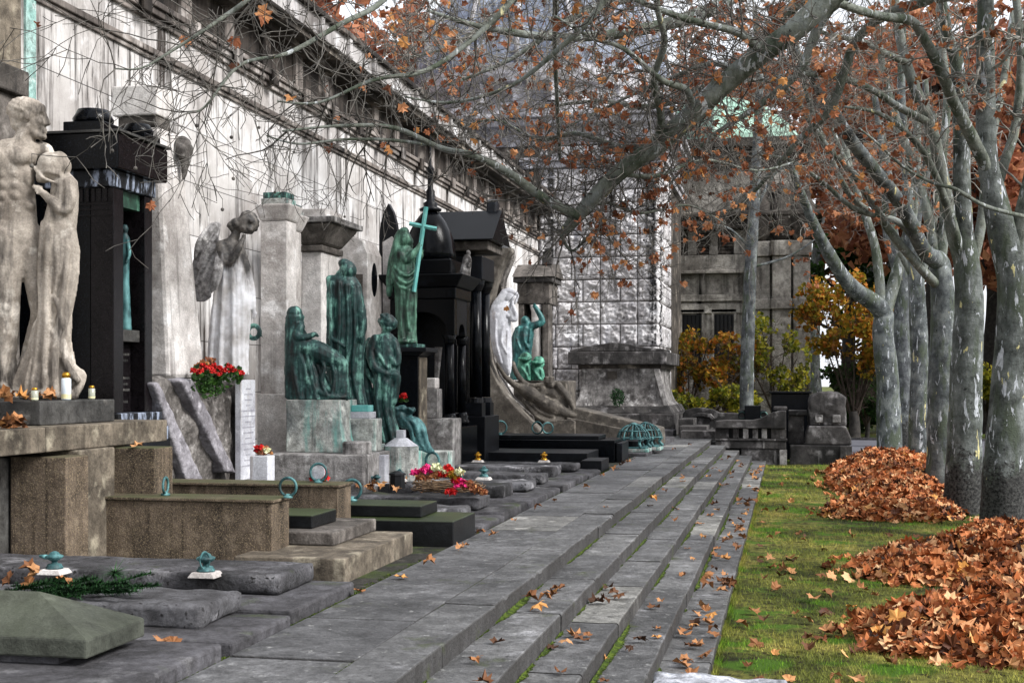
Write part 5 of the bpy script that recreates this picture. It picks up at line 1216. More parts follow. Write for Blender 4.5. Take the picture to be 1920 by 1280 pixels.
wr2 = MB(); rw2 = random.Random(6)
for i in range(420):
    a = rw2.uniform(0,6.28); r = .20*math.sqrt(rw2.random()); c = Vector((-5.1+r*math.cos(a), Y0_-.16-rw2.random()*.12, 1.12+r*1.3*math.sin(a)))
    q = Vector((rw2.uniform(-1,1),-abs(rw2.uniform(0,1)),rw2.uniform(-1,1))).normalized()*.10; s_ = q.cross(Vector((0,1,0))).normalized()*.012
    wr2.poly([c-s_, c+s_, c+q])
solo('fir_wreath', wr2, M['needle'], 'round dark fir wreath hung on the front of the sarcophagus', 'wreath', (-5.1,Y0_-.2,1.1))

# ---- graves ------------------------------------------------------------------------
def rough_box(name, root, x0,x1,y0,y1,z0,z1, m, seed=0, vox=.03, amp=.012):
    o = sculpt(name, B(x0,x1,y0,y1,z0,z1), m, vox, 2, ((amp,3.0),(amp*.8,8)), root, seed)
    if root is not None:
        for v in o.data.vertices: v.co -= Vector(root.location)
    return o
rgv = random.Random(17)
# nearest: hipped green slab
g1 = thing('hipped_grave', 'greenish hipped grave slab at the front left corner', 'grave', (-4.4,6.9,0))
part(g1, 'kerb_slab', B(-6.5,-3.23,5.6,7.28,-.06,.075), M['kerbslab'], bev=.02)
part(g1, 'support', B(-6.4,-3.85,6.55,7.1,.077,.118), M['kerbslab'])
hz = MB(); X0_,X1_,Y0g,Y1g = -6.4,-3.66,6.5,7.16
hz.v += [Vector(p) for p in ((X0_,Y0g,.12),(X1_,Y0g,.12),(X1_,Y1g,.12),(X0_,Y1g,.12),(X0_,Y0g,.225),(X1_,Y0g,.225),(X1_,Y1g,.225),(X0_,Y1g,.225),(X0_,6.83,.42),(-4.15,6.83,.42))]
hz.f += [(3,2,1,0),(0,1,5,4),(1,2,6,5),(2,3,7,6),(3,0,4,7),(4,5,9,8),(5,6,9),(6,7,8,9),(7,4,8)]
part(g1, 'hipped_slab', hz, M['green_slab'], bev=.012)
g2 = thing('rough_grave', 'low rough grey grave slab with fir branches lying on it', 'grave', (-4.4,8.1,0))
part(g2, 'kerb_slab', B(-6.4,-3.21,7.38,8.33,-.06,.06), M['kerbslab'], bev=.02)
rough_box('cover_slab', g2, -6.3,-3.58,7.74,8.42,.06,.2, M['slab2'], 3)
g3 = thing('long_grave', 'long smooth grey grave slab carrying two turquoise lamps', 'grave', (-4.6,9.3,0))
part(g3, 'kerb_slab', B(-6.6,-3.25,8.43,9.76,-.06,.07), M['kerbslab'], bev=.02)
rough_box('cover_slab', g3, -7.2,-3.55,8.98,9.72,.07,.215, M['slab'], 5, amp=.006)
# the pair of brown granite boxes with the steps between
for i, (y0, y1, x0, lab) in enumerate(((10.6,11.0,-6.14,'nearer of two mossy brown granite grave boxes, with a ring handle on its right end'), (12.27,12.68,-6.17,'farther of two mossy brown granite grave boxes, behind the little stone steps'))):
    t = thing('granite_grave_box', lab, 'grave', ((x0-4.26)/2,y0,0), group='brown granite grave boxes')
    part(t, 'chest', B(x0,-4.26,y0,y1,-.03,.575), M['brown'], bev=.006)
    part(t, 'lid', B(x0-.03,-4.235,y0-.025,y1+.02,.577,.605), M['brown'], bev=.008)
ts = thing('grave_steps', 'three low grey stone blocks stepping up between the brown granite grave boxes', 'steps', (-4.2,11.4,0))
part(ts, 'lower_block', B(-4.45,-3.5,10.25,12.26,-.05,.17), M['brown2'], bev=.012); part(ts, 'middle_block', B(-6.0,-3.86,11.02,12.25,.172,.29), M['grey'], bev=.015); part(ts, 'upper_block', B(-6.0,-4.14,11.25,11.9,.292,.41), M['blackmoss'], bev=.012)
# mossy black stepped grave
g4 = thing('black_stepped_grave', 'two tier black granite grave with mossy top beside the path', 'grave', (-4,13,0))
part(g4, 'lower_tier', B(-6.2,-3.22,12.72,13.66,-.05,.225), M['blackmoss'], bev=.012); part(g4, 'upper_tier', B(-6.2,-3.62,12.98,13.62,.227,.345), M['blackmoss'], bev=.012)
# a run of ordinary graves
rows = [(14.0,15.15,14.2,14.75,'rough mottled grey grave slab right behind the black stepped grave'),(15.22,16.7,15.3,15.95,'grey grave slab with the flower wreath lying on it'),(16.78,17.95,16.95,17.6,'short weathered grey grave slab just behind the flower wreath'),
        (18.02,19.2,18.1,18.75,'pale topped grave slab with a turquoise lamp behind the flower wreath'),(19.28,20.5,19.4,20.0,'dark rounded grave slab between two pale ones'),(20.58,21.9,20.75,21.5,'long pale grave slab with broken edge and a small dark peg'),
        (21.98,23.3,22.3,22.95,'grey grave slab carrying two small gilt lamps')]
for i, (a, b, c, d_, lab) in enumerate(rows):
    t = thing('slab_grave', lab, 'grave', (-4.5,(a+b)/2,0), group='grey slab graves beside the path')
    rough_box('kerb_slab', t, -6.0, -3.22 - .03*(i%2), a, b, -.06, .06+.012*(i%3), M['kerbslab'], i, .035, .01)
    rough_box('cover_slab', t, -5.75 if i%2 else -5.5, -3.52-.05*(i%3), c, d_, .075, .20+.02*(i%3), M['slab2'] if i in (0,3,5) else M['slab'], i+20, .03, .012)
g5 = thing('black_slab_grave', 'broad polished black granite grave in three low tiers', 'grave', (-4.8,26,0))
part(g5, 'front_block', B(-3.62,-3.25,23.6,24.6,-.05,.19), M['blackmatt'], bev=.012)
part(g5, 'lower_tier', B(-6.3,-3.64,24.5,26.0,-.05,.27), M['blackmatt'], bev=.012)
part(g5, 'middle_tier', B(-6.2,-3.4,26.6,28.0,-.05,.42), M['black'], bev=.012)
part(g5, 'upper_tier', B(-6.2,-3.75,26.8,27.9,.422,.50), M['blackmatt'], bev=.012)
part(g5, 'end_block', B(-3.38,-3.26,26.7,27.8,-.05,.36), M['blackmatt'], bev=.01)
g6 = thing('far_grave', 'low mossy slab grave under the turquoise lattice domes', 'grave', (-4,29.2,0))
part(g6, 'kerb_slab', B(-4.6,-2.95,28.4,30.1,-.05,.07), M['kerbslab'], bev=.02); part(g6, 'side_slab', B(-3.35,-3.02,30.15,36.5,-.05,.11), M['kerbslab'], bev=.02); part(g6, 'side_slab', B(-5.4,-3.4,31.62,38,-.05,.14), M['slab'], bev=.02)
for k_, (px, d_, s_) in enumerate(((1188,29.2,1.0),(1211,30.0,1.0))):
    c = G(px, 0, .1) if False else P(px, 715+1.53*F/d_, d_); c.z = .07
    u = thing('lattice_dome', 'nearer turquoise bronze lattice dome on a low plinth' if k_ == 0 else 'farther turquoise bronze lattice dome half hidden behind its twin', 'grave ornament', tuple(c), group='turquoise lattice domes')
    part(u, 'plinth', B(c.x-.36,c.x+.36,c.y-.36,c.y+.36,.07,.14), M['patina_stone'], bev=.012); part(u, 'base', B(c.x-.31,c.x+.31,c.y-.31,c.y+.31,.142,.18), M['verd'], bev=.01)
    part(u, 'core', MB().lathe([(.2,.185),(.22,.3),(.05,.36)], (c.x,c.y,0), 16), M['iron'])
    R_ = .36
    for i in range(12):
        a = 2*math.pi*i/12; ca_, sa_ = math.cos(a), math.sin(a)
        pts = [(c.x+ca_*R_*math.cos(t), c.y+sa_*R_*math.cos(t), .33+R_*math.sin(t)*.92) for t in [j*math.pi/2/7 for j in range(8)]]
        part(u, 'rib', MB().tube(pts, .016, 6), M['verd'], True)
        if i % 2 == 0: part(u, 'bracket', MB().limb([((c.x+ca_*R_*.98,c.y+sa_*R_*.98,.34),.035),((c.x+ca_*R_*.85,c.y+sa_*R_*.85,.26),.03),((c.x+ca_*R_*1.02,c.y+sa_*R_*1.02,.185),.035)],8), M['verd'], True)
    for h in (.36,.52): part(u, 'hoop', MB().ring((c.x,c.y,h),(0,0,1), R_*math.cos(math.asin(min(1,(h-.33)/(R_*.92)))), .016, 28, 6), M['verd'], True)
    part(u, 'cap', MB().lathe([(.10,.65),(.11,.67),(.03,.70)], (c.x,c.y,0), 16), M['verd'], True)
# ---- leaves ------------------------------------------------------------------------
LOBE = [(90,1.0),(72,.70),(52,.94),(33,.62),(8,.82),(-18,.56),(-45,.60),(-80,.22)]
OUT = [(math.cos(math.radians(a))*r, math.sin(math.radians(a))*r) for a, r in LOBE] + [(-math.cos(math.radians(a))*r, math.sin(math.radians(a))*r) for a, r in LOBE[::-1][1:-1]]
OUT_LO = [(0,1.0),(.42,.42),(.8,.45),(.35,-.2),(.05,-.35),(-.35,-.2),(-.8,.45),(-.42,.42)]
def leaf(mb, c, R, s, rng, curl=.5, lo=False):
    c = Vector(c); a = rng.uniform(-curl, curl*1.3); b = rng.uniform(-curl, curl*1.3); tw = rng.uniform(-.4,.4)*curl
    o = OUT_LO if lo else OUT; pts = []
    for (x, y) in o:
        z = a*x*x*.8 + b*(y-.2)*(y-.2)*.5 + tw*x*y + (rng.uniform(-.09,.09)*(1+curl))
        pts.append(c + R @ Vector((x*s, y*s, z*s)))
    mb.fan(c + R @ Vector((0, .1*s, 0)), pts)
def rand_rot(rng, tilt=None):
    if tilt is None:
        return Euler((rng.uniform(0,6.28), rng.uniform(0,6.28), rng.uniform(0,6.28))).to_matrix()
    return Euler((rng.gauss(0,tilt), rng.gauss(0,tilt), rng.uniform(0,6.28))).to_matrix()
def quad_leaf(mb, c, s, rng):
    R = rand_rot(rng); f = rng.uniform(.1,.5)
    mb.poly([c + R @ Vector((0,-s,0)), c + R @ Vector((s*.75,.1*s,f*s)), c + R @ Vector((0,s,0)), c + R @ Vector((-s*.75,.1*s,f*s))])

# ---- trees ---------------------------------------------------------------------------
class Tree:
    def __init__(s, name, label, loc, bark, limb_m, twig_m, leaf_m, seed, group=None, cat='tree'):
        s.root = thing(name, label, cat, loc, 0, group); s.rng = random.Random(seed)
        s.bark, s.limb_m, s.twig_m, s.leaf_m = bark, limb_m, twig_m, leaf_m
        s.tw = MB(); s.lf = MB(); s.balls = MB()
    def path(s, pts, wob=.0):
        q = [P(*p) if isinstance(p, tuple) and p[1] is not None and len(p) == 3 and not isinstance(p[0], Vector) else p for p in pts]
        return q
    def stem(s, pts, rs, name='limb', n=12, k=5, mat=None, flare=False):
        q = catmull(pts, k); m = len(pts); rr = []
        for i in range(m-1):
            for j in range(k): rr.append(rs[i] + (rs[i+1]-rs[i])*j/k)
        rr.append(rs[-1])
        if len(pts) < 3: q, rr = [Vector(p) for p in pts], list(rs)
        mb = MB(); mb.tube(q, rr, n)
        sd = s.rng.random()*50
        for v_i, v in enumerate(mb.v):               # knotty, uneven girth
            r = rr[min(v_i//n, len(rr)-1)]; c = q[min(v_i//n, len(q)-1)]
            d_ = v - c
            h = mnoise.noise(Vector((v.x*1.6+sd, v.y*1.6, v.z*.9)))*.09 + mnoise.noise(Vector((v.x*5+sd, v.y*5, v.z*3)))*.06
            mb.v[v_i] = c + d_*(1+h)
        part(s.root, name, mb, mat or (s.bark if name == 'trunk' else s.limb_m), True)
        return q, rr
    def twigs(s, q, r0, dens, L, lvl=2, t0=0.0, leafp=.3, lsize=.10, droop=.03, up=.15):
        tot = sum((b-a).length for a, b in zip(q[:-1], q[1:])); cnt = max(1, int(tot*dens))
        for _ in range(cnt):
            t = t0 + (1-t0)*s.rng.random(); x = t*(len(q)-1); i = min(int(x), len(q)-2)
            p = q[i].lerp(q[i+1], x-i); ax = (q[i+1]-q[i]).normalized()
            d = Vector((s.rng.gauss(0,1), s.rng.gauss(0,1), s.rng.gauss(up,1))).normalized()
            d = (d - ax*d.dot(ax)*.6 + ax*.35).normalized()
            s.twig(p, d, L*s.rng.uniform(.5,1.3), r0*s.rng.uniform(.6,1.1), lvl, leafp, lsize, droop)
    def twig(s, p, d, L, r, lvl, leafp, lsize, droop):
        rng = s.rng; n = max(3, int(L/.13)); st = L/n; pts = [p]; dd = d.copy()
        cv = Vector((rng.gauss(0,.10), rng.gauss(0,.10), rng.gauss(.02,.10)))
        for i in range(n):
            dd = (dd + cv + Vector((rng.gauss(0,.20), rng.gauss(0,.20), rng.gauss(0,.20)-droop))).normalized(); p = p + dd*st; pts.append(p)
        s.tw.tube(pts, [max(.0032, r*(1-.6*i/n)) for i in range(n+1)], 5 if r > .012 else 4 if r > .006 else 3, False)
        if lvl > 0:
            for _ in range(rng.randint(2,4) if lvl > 1 else rng.randint(1,3)):
                t = rng.uniform(.2,1); x = t*n; i = min(int(x), n-1); b = pts[i].lerp(pts[i+1], x-i)
                ax = (pts[i+1]-pts[i]).normalized(); q = Vector((rng.gauss(0,1), rng.gauss(0,1), rng.gauss(.15,1))).normalized()
                s.twig(b, (ax*.7 + q*.75).normalized(), L*rng.uniform(.35,.65), r*.6, lvl-1, leafp, lsize, droop)
        if lvl <= 1 and rng.random() < leafp:
            for _ in range(rng.randint(1,3) if rng.random() < .5 else 1):
                e = pts[-1] if rng.random() < .6 else rng.choice(pts)
                R = (Euler((math.pi*.5+rng.gauss(0,.6), rng.gauss(0,.5), rng.uniform(0,6.28)), 'XYZ')).to_matrix() @ Matrix.Rotation(math.pi, 3, 'Z')
                leaf(s.lf, e + Vector((rng.gauss(0,.03), rng.gauss(0,.03), -.06)), R, lsize*rng.uniform(.55,1.15), rng, 1.4)
        elif lvl == 0 and rng.random() < .05:
            e = pts[-1]; s.tw.tube([e, e-Vector((0,0,.07))], .0022, 3, False); s.tw.ell(e-Vector((0,0,.085)), .016, n=7)
    def cloud(s, c, rad, n, size, thr=-.1, fr=.45, lo=True):
        rng = s.rng; k = 0; tries = 0; c = Vector(c)
        while k < n and tries < n*6:
            tries += 1
            v = Vector((rng.gauss(0,1), rng.gauss(0,1), rng.gauss(0,1))).normalized()*(rng.random()**.45)
            p = c + Vector((v.x*rad[0], v.y*rad[1], v.z*rad[2]))
            if mnoise.noise(p*fr) + .5*mnoise.noise(p*fr*2.6) < thr: continue
            quad_leaf(s.lf, p, size*rng.uniform(.6,1.3), rng); k += 1
    def done(s, tw_name='twigs', lf_name='foliage'):
        if s.tw.v: part(s.root, tw_name, s.tw, s.twig_m, True)['kind'] = 'stuff'
        if s.lf.v: part(s.root, lf_name, s.lf, s.leaf_m)['kind'] = 'stuff'
def PP(l): return [P(*p) for p in l]
def zbase(px, d): p = P(px, HY, d); p.z = ZG; return p

# the overhanging tree whose trunk stands just outside the picture
t0 = Tree('plane_tree', 'plane tree whose big mottled limb arches over the steps from the right', (4.1,15.6,ZG), M['bark'], M['bark_limb'], M['twig'], M['leaf_tree'], 101)
t0.stem([(4.1,15.6,ZG-.2),(4.08,15.6,.5),(4.05,15.6,2),(3.98,15.6,3.6),(3.85,15.6,4.8)], [.46,.36,.32,.30,.27], 'trunk', 16)
crotch = Vector((3.85,15.6,4.75))
A_ = [crotch, Vector((3.0,15.7,6.0)), Vector((1.8,15.7,6.65))] + PP([(1600,-40,15.3),(1500,48,15.4),(1430,100,15.6),(1365,152,15.8),(1300,212,15.9),(1225,278,16.1),(1160,325,16.3),(1095,392,16.5),(1052,442,16.7)])
qa, _ = t0.stem(A_, [.24,.20,.17,.14,.135,.13,.125,.12,.12,.105,.09,.055], n=14)
S_ = [Vector((3.85,15.6,4.8)), Vector((2.9,15.3,6.9)), Vector((1.2,14.8,7.4))] + PP([(1260,-110,14.4),(1010,-110,13.3),(770,-100,11.9),(540,-75,10.4)])
qs, _ = t0.stem(S_, [.20,.16,.13,.10,.07,.05,.025], n=10)
subs = [([(1085,405,16.5),(1020,372,16.2),(957,326,15.9),(890,292,15.6),(825,277,15.3),(740,240,14.9),(640,236,14.5),(530,246,14)], .062, .012, 0),
        ([(800,270,15.2),(720,262,14.9),(640,262,14.6),(560,270,14.2),(500,255,13.9)], .022, .008, 0),
        ([(1225,278,16.1),(1240,225,15.8),(1226,150,15.4),(1246,80,15),(1232,10,14.6),(1240,-60,14.4)], .05, .03, 0),
        ([(1300,212,15.9),(1288,170,15.6),(1240,150,15.2),(1170,92,14.8),(1110,72,14.4),(1040,30,14)], .05, .012, 0),
        ([(1430,100,15.6),(1385,62,15.3),(1300,40,15),(1210,8,14.6),(1130,-30,14.3)], .055, .02, 0),
        ([(1430,100,15.6),(1390,130,16.4),(1330,120,17),(1250,150,17.4),(1160,190,17.8),(1060,240,18)], .05, .012, 0),
        ([(1225,278,16.1),(1160,275,16.6),(1080,250,17),(1010,262,17.4),(930,225,17.8),(860,240,18)], .045, .01, 0),
        ([(1200,-105,14.2),(1120,20,14.2),(1050,90,14.3),(960,160,14.5),(850,192,14.6),(760,182,14.4)], .045, .01, 0),
        ([(1030,-110,13.4),(960,0,13.3),(890,70,13.2),(800,132,13),(700,150,12.8),(600,192,12.6),(520,190,12.4)], .04, .008, 0),
        ([(800,-102,12.1),(720,0,11.8),(640,45,11.4),(540,100,11.2),(450,122,11),(385,200,10.8),(352,212,10.7)], .03, .006, 0),
        ([(540,-75,10.4),(470,-5,10.1),(415,35,9.9),(375,62,9.8),(320,97,9.7),(265,128,9.6),(214,129,9.6)], .022, .005, 0),
        ([(1052,442,16.7),(1075,470,16.7),(1120,430,16.9),(1160,470,17),(1185,500,17.1)], .022, .006, 0),
        ([(1095,392,16.5),(1140,380,16.9),(1200,400,17.2),(1290,385,17.5),(1360,420,17.8)], .03, .008, 0),
        ([(1160,325,16.3),(1230,330,16.9),(1320,300,17.5),(1420,320,18),(1500,300,18.4)], .035, .01, 0),
        ([(1046,-110,13.5),(1040,60,15.6),(1044,180,16.6),(1050,300,17.4)], .035, .02, 0)]
for l, ra, rb_, _z in subs:
    q = PP(l); n_ = len(q)
    qq, _ = t0.stem(q, [ra+(rb_-ra)*i/(n_-1) for i in range(n_)], n=8)
    far = l[-1][2] > 15; t0.twigs(qq, max(.007,ra*.22), 15 if far else 10, .75, 2, .05, .13 if far else .012, .078)
t0.twigs(qa, .012, 13, 1.05, 2, .33, .12, .075)
t0.twigs(qs, .012, 4, .9, 2, .4, .06, .09)
t0.done()

tb = Tree('plane_tree', 'paler plane tree reaching over the path behind the big arching limb', (5.2,19.5,ZG), M['bark_plain'], M['bark_limb'], M['twig_pale'], M['leaf_tree'], 111)
tb.stem([(5.2,19.5,ZG-.2),(5.2,19.5,.5),(5.15,19.5,3),(5.1,19.5,5.5)], [.40,.33,.30,.24], 'trunk', 16)
cb = Vector((5.1,19.5,5.4))
for l, ra, rb_ in [([cb, Vector((3.6,19.6,8.2))]+PP([(1480,-60,19.5),(1330,20,19.3),(1180,60,19),(1040,70,18.6),(900,50,18.2),(800,20,18)]), .16, .02),
        ([cb, Vector((3.4,20,8.6))]+PP([(1420,-80,20),(1260,-20,20),(1100,20,20),(960,110,20),(840,160,20)]), .14, .015),
        ([cb, Vector((3.2,20.4,8.0))]+PP([(1540,-20,20.5),(1420,90,20.8),(1330,160,21),(1220,200,21.2),(1120,190,21.3),(1000,205,21.4)]), .14, .015),
        ([cb, Vector((3.4,19.2,7.6))]+PP([(1590,-10,19.3),(1500,130,19.6),(1420,200,19.9),(1330,260,20.2),(1260,340,20.5)]), .12, .015),
        ([cb, Vector((3.0,21,9))]+PP([(1380,-90,21.6),(1180,-60,21.6),(1000,-20,21.6),(860,80,21.6),(760,110,21.6)]), .12, .015),
        ([cb, Vector((3.4,20.4,7.2))]+PP([(1640,40,20.5),(1560,200,20.9),(1500,260,21.2),(1440,330,21.5),(1380,390,21.8),(1320,400,22)]), .10, .012)]:
    n_ = len(l); q, _ = tb.stem(l, [ra+(rb_-ra)*i/(n_-1) for i in range(n_)], n=9)
    tb.twigs(q, .010, 8, 1.15, 2, .10, .14, .10)
tb.done()

# the row beside the path
def row_tree(label, base, d, trunk, rt, limbs, seed, dens=3.6, leafp=.15, bark='bark', twL=.9, group='plane trees along the lawn', ls=.085):
    b = zbase(base, d); t = Tree('plane_tree', label, tuple(b), M[bark], M['bark_limb'] if bark != 'bark_far' else M[bark], M['twig_pale'] if bark!='bark_far' else M['twig'], M['leaf_tree'], seed, group)
    pts = [b - Vector((0,0,.25)), b + Vector((0,0,.12))] + PP([(x,y,d) for x,y in trunk]); rs = [rt[0]*1.28, rt[0]*1.12] + rt
    l0 = limbs[0]; lead = PP([(p[0],p[1],p[2] if len(p) > 2 else d) for p in l0[0]][1:]); nl = len(lead); ra0 = min(rt[-1]*.93, l0[1]*1.1)
    q, _ = t.stem(pts + lead, rs + [ra0 + (l0[2]-ra0)*i/max(1,nl-1) for i in range(nl)], 'trunk', 18, 6)
    t.twigs(catmull(lead, 4), max(.008, l0[2]*.30), dens, twL, 2, .3, leafp, ls)
    for l, ra, rb_ in limbs[1:]:
        l3 = [(p[0],p[1],p[2] if len(p) > 2 else d) for p in l]; qq = PP(l3); n_ = len(qq)
        q2, _ = t.stem(qq, [ra+(rb_-ra)*i/(n_-1) for i in range(n_)], n=12)
        t.twigs(q2, max(.008, rb_*.30), dens, twL, 2, .3, leafp, ls)
    return t
t1 = row_tree('nearest leaning plane trunk at the right edge of the lawn', 1880, 20.9, [(1880,900),(1888,780),(1897,650),(1903,560),(1895,490),(1878,430)], [.32,.285,.265,.255,.245,.215],
    [([(1884,450),(1864,360),(1851,290),(1848,150),(1848,20),(1846,-70)], .165,.11), ([(1898,500),(1925,400),(1952,270),(1965,120),(1970,-60)], .2,.12),
     ([(1858,330),(1820,254,20.6),(1790,195,20.2),(1763,129,19.8),(1736,78,19.5),(1709,40,19.2),(1654,31,18.6),(1600,16,18),(1530,-10,17.5)], .10,.05),
     ([(1925,407,20.4),(1849,387,19.9),(1790,354,19.6),(1751,344,19.4),(1693,312,19.1),(1642,266,18.9),(1610,240,18.8)], .035,.012),
     ([(1862,370),(1885,300,21.3),(1905,230,21.6),(1915,100,21.8),(1900,-40,22)], .09,.06)], 201); t1.done()
t2 = row_tree('mottled plane trunk with a white and yellow bark scar, black at its foot', 1808, 22.9, [(1807,880),(1809,760),(1814,650),(1818,580),(1815,510),(1806,440)], [.31,.285,.265,.255,.23,.18],
    [([(1810,470),(1804,360),(1802,234),(1794,117),(1775,60),(1765,-50)], .14,.08), ([(1812,520),(1790,449),(1767,332),(1744,234),(1712,156),(1689,78),(1673,-40)], .135,.07),
     ([(1742,230),(1689,203,22.4),(1634,168,21.8),(1572,145,21.2),(1505,139,20.6),(1439,148,20),(1390,152,19.6)], .07,.03), ([(1700,118),(1660,100,22.4),(1620,80,22),(1576,70,21.6),(1500,50,21)], .065,.03), ([(1808,500),(1780,400,22.6),(1740,300,22.2),(1690,240,21.8),(1640,210,21.4),(1580,200,21)], .085,.02), ([(1812,540),(1840,420,23.2),(1852,300,23.5),(1880,160,23.8),(1900,20,24)], .10,.05)], 202); t2.done()
t3 = row_tree('greenish plane trunk with long diagonal limbs leaning over the lawn', 1765, 26.9, [(1764,860),(1763,760),(1766,650),(1768,570),(1764,520),(1760,490)], [.28,.255,.24,.235,.225,.2],
    [([(1764,530),(1732,469,26.2),(1693,390,25.4),(1634,312,24.6),(1595,262,24),(1556,199,23.4),(1513,129,22.8),(1478,82,22.4),(1440,10,22)], .135,.06),
     ([(1762,540),(1724,500,26.4),(1666,430,25.8),(1619,351,25.2),(1587,312,24.8),(1548,273,24.4),(1498,195,24),(1459,148,23.6)], .10,.04),
     ([(1762,500),(1772,400),(1766,300),(1776,180),(1760,40),(1766,-50)], .12,.06), ([(1650,405,25.6),(1600,390,25.2),(1540,340,25),(1480,300,24.6),(1420,290,24.2)], .06,.02), ([(1730,470,26.2),(1690,420,26),(1640,400,25.8),(1590,360,25.4),(1530,230,25),(1500,120,24.6),(1490,0,24.4)], .08,.03), ([(1760,520),(1740,400,27),(1700,280,27.2),(1660,150,27.4),(1640,20,27.6)], .12,.06)], 203, bark='bark_plain'); t3.done()
t4 = row_tree('slim plane trunk behind the far leaf pile', 1722, 34.7, [(1722,800),(1724,700),(1722,600),(1717,520)], [.25,.23,.22,.20],
    [([(1718,540),(1705,430),(1700,320),(1690,180),(1694,20)], .15,.08), ([(1717,530),(1660,420),(1600,330),(1560,240)], .10,.04), ([(1716,560),(1745,450),(1760,330),(1750,200)], .11,.06)], 204, 1.8, .35, 'bark_plain', twL=1.1, ls=.14); t4.done()
t5 = row_tree('grey plane trunk with a low left fork at the far end of the lawn', 1668, 42, [(1667,780),(1662,690),(1656,620),(1652,580)], [.37,.34,.32,.31],
    [([(1650,600),(1590,530,41),(1540,450,40),(1505,370,39),(1478,300,38)], .21,.07), ([(1656,600),(1690,480),(1716,370),(1720,200)], .22,.10), ([(1654,590),(1640,460),(1600,340),(1570,200)], .17,.08)], 205, 1.6, .4, 'bark_plain', twL=1.3, ls=.16); t5.done()
t6 = row_tree('stout dark plane trunk growing beside the grey forked one', 1694, 46, [(1694,790),(1692,690),(1690,600),(1694,540)], [.36,.33,.31,.28],
    [([(1692,560),(1670,440),(1662,320),(1640,180)], .24,.1), ([(1694,560),(1712,440),(1738,300),(1735,150)], .24,.1)], 206, 1.4, .4, 'bark_far', twL=1.4, ls=.17); t6.done()
t7 = row_tree('slender straight pale trunk standing before the mausoleum', 1400, 45, [(1400,730),(1403,600),(1409,470),(1416,350),(1421,230)], [.23,.22,.20,.18,.14],
    [([(1420,260),(1424,140),(1415,20)], .13,.08), ([(1414,400),(1450,330),(1490,300)], .06,.02), ([(1410,470),(1370,430),(1330,420)], .05,.02), ([(1412,500),(1480,480),(1540,440)], .05,.02)], 207, 2.0, .3, 'bark_far', twL=1.2, group=None, ls=.13); t7.done()

# woodland beyond the road and behind the wall
def wood_tree(label, x, y, h, r, seed, n=2600, size=.26, m='leaf_far', bark='bark_far', spread=3.4, low=.30, group='autumn trees in the background'):
    t = Tree('autumn_tree', label, (x,y,ZG), M[bark], M[bark], M['twig'], M[m], seed, group); g_ = t.rng
    top = Vector((x+g_.gauss(0,.6), y+g_.gauss(0,.6), h*.80))
    q, _ = t.stem([(x,y,ZG-.2),(x+g_.gauss(0,.15),y,h*.2),(x+g_.gauss(0,.3),y,h*.45),top], [r*1.2,r,r*.75,r*.25], 'trunk', 10)
    for k in range(8):
        z = h*g_.uniform(low,.72); a = g_.uniform(0,6.28); p = Vector((x,y,z)); L = spread*g_.uniform(.7,1.15)
        e = p + Vector((math.cos(a)*L, math.sin(a)*L, L*g_.uniform(.4,1.0))); mid = p.lerp(e,.5) + Vector((0,0,-.2))
        q2, _ = t.stem([p,mid,e], [r*.4,r*.25,r*.08], n=7); t.twigs(q2, .03, 2.2, 1.7, 1, .2, 0, .1)
        t.cloud(e, (spread*.62,spread*.62,spread*.5), n//12, size, .05, .6); t.cloud(mid, (spread*.5,)*3, n//28, size, 0, .5)
    t.cloud((x,y,h*.78), (spread*.8,spread*.8,h*.2), n//4, size, .0, .4)
    t.done(); return t
wd = [(9.5,56,17,.40,'rusty leaved tree just past the road, nearest of the background trees on the right'),(13.5,60,19,.45,'tall rusty tree at the right end of the woodland beyond the road'),(7.0,64,20,.42,'tall brown leaved tree directly behind the diagonal limbs'),(17,68,21,.5,'broad russet tree far right behind the nearest trunks'),
      (10.5,72,22,.5,'high russet crown in the middle of the right hand woodland'),(4.5,74,21,.45,'rusty tree to the right of the mausoleum roof'),(21,78,23,.5,'distant russet tree beyond the right picture edge trunks'),(14.5,84,24,.5,'very distant reddish tree filling the sky gap on the right'),(1.5,80,24,.5,'tall red brown tree rising behind the mausoleum'),(-4,78,24,.5,'tall red brown tree between the dome and the copper roof'),(7.5,90,25,.55,'farthest rusty tree behind the slender pale trunk'),(24,64,20,.5,'russet tree at the far right beyond the road bend'),
      (-17,44,17.5,.4,'russet tree behind the wall just left of the dome'),(-20.5,52,19,.45,'taller russet tree behind the wall left of the dome'),(-18.5,60,21,.45,'farther russet tree behind the dome'),(-15.5,37,15.0,.35,'low russet tree top showing over the wall eaves')]
for i, (x,y,h,r,lab) in enumerate(wd): wood_tree(lab, x, y, h, r, 300+i, n=3600)
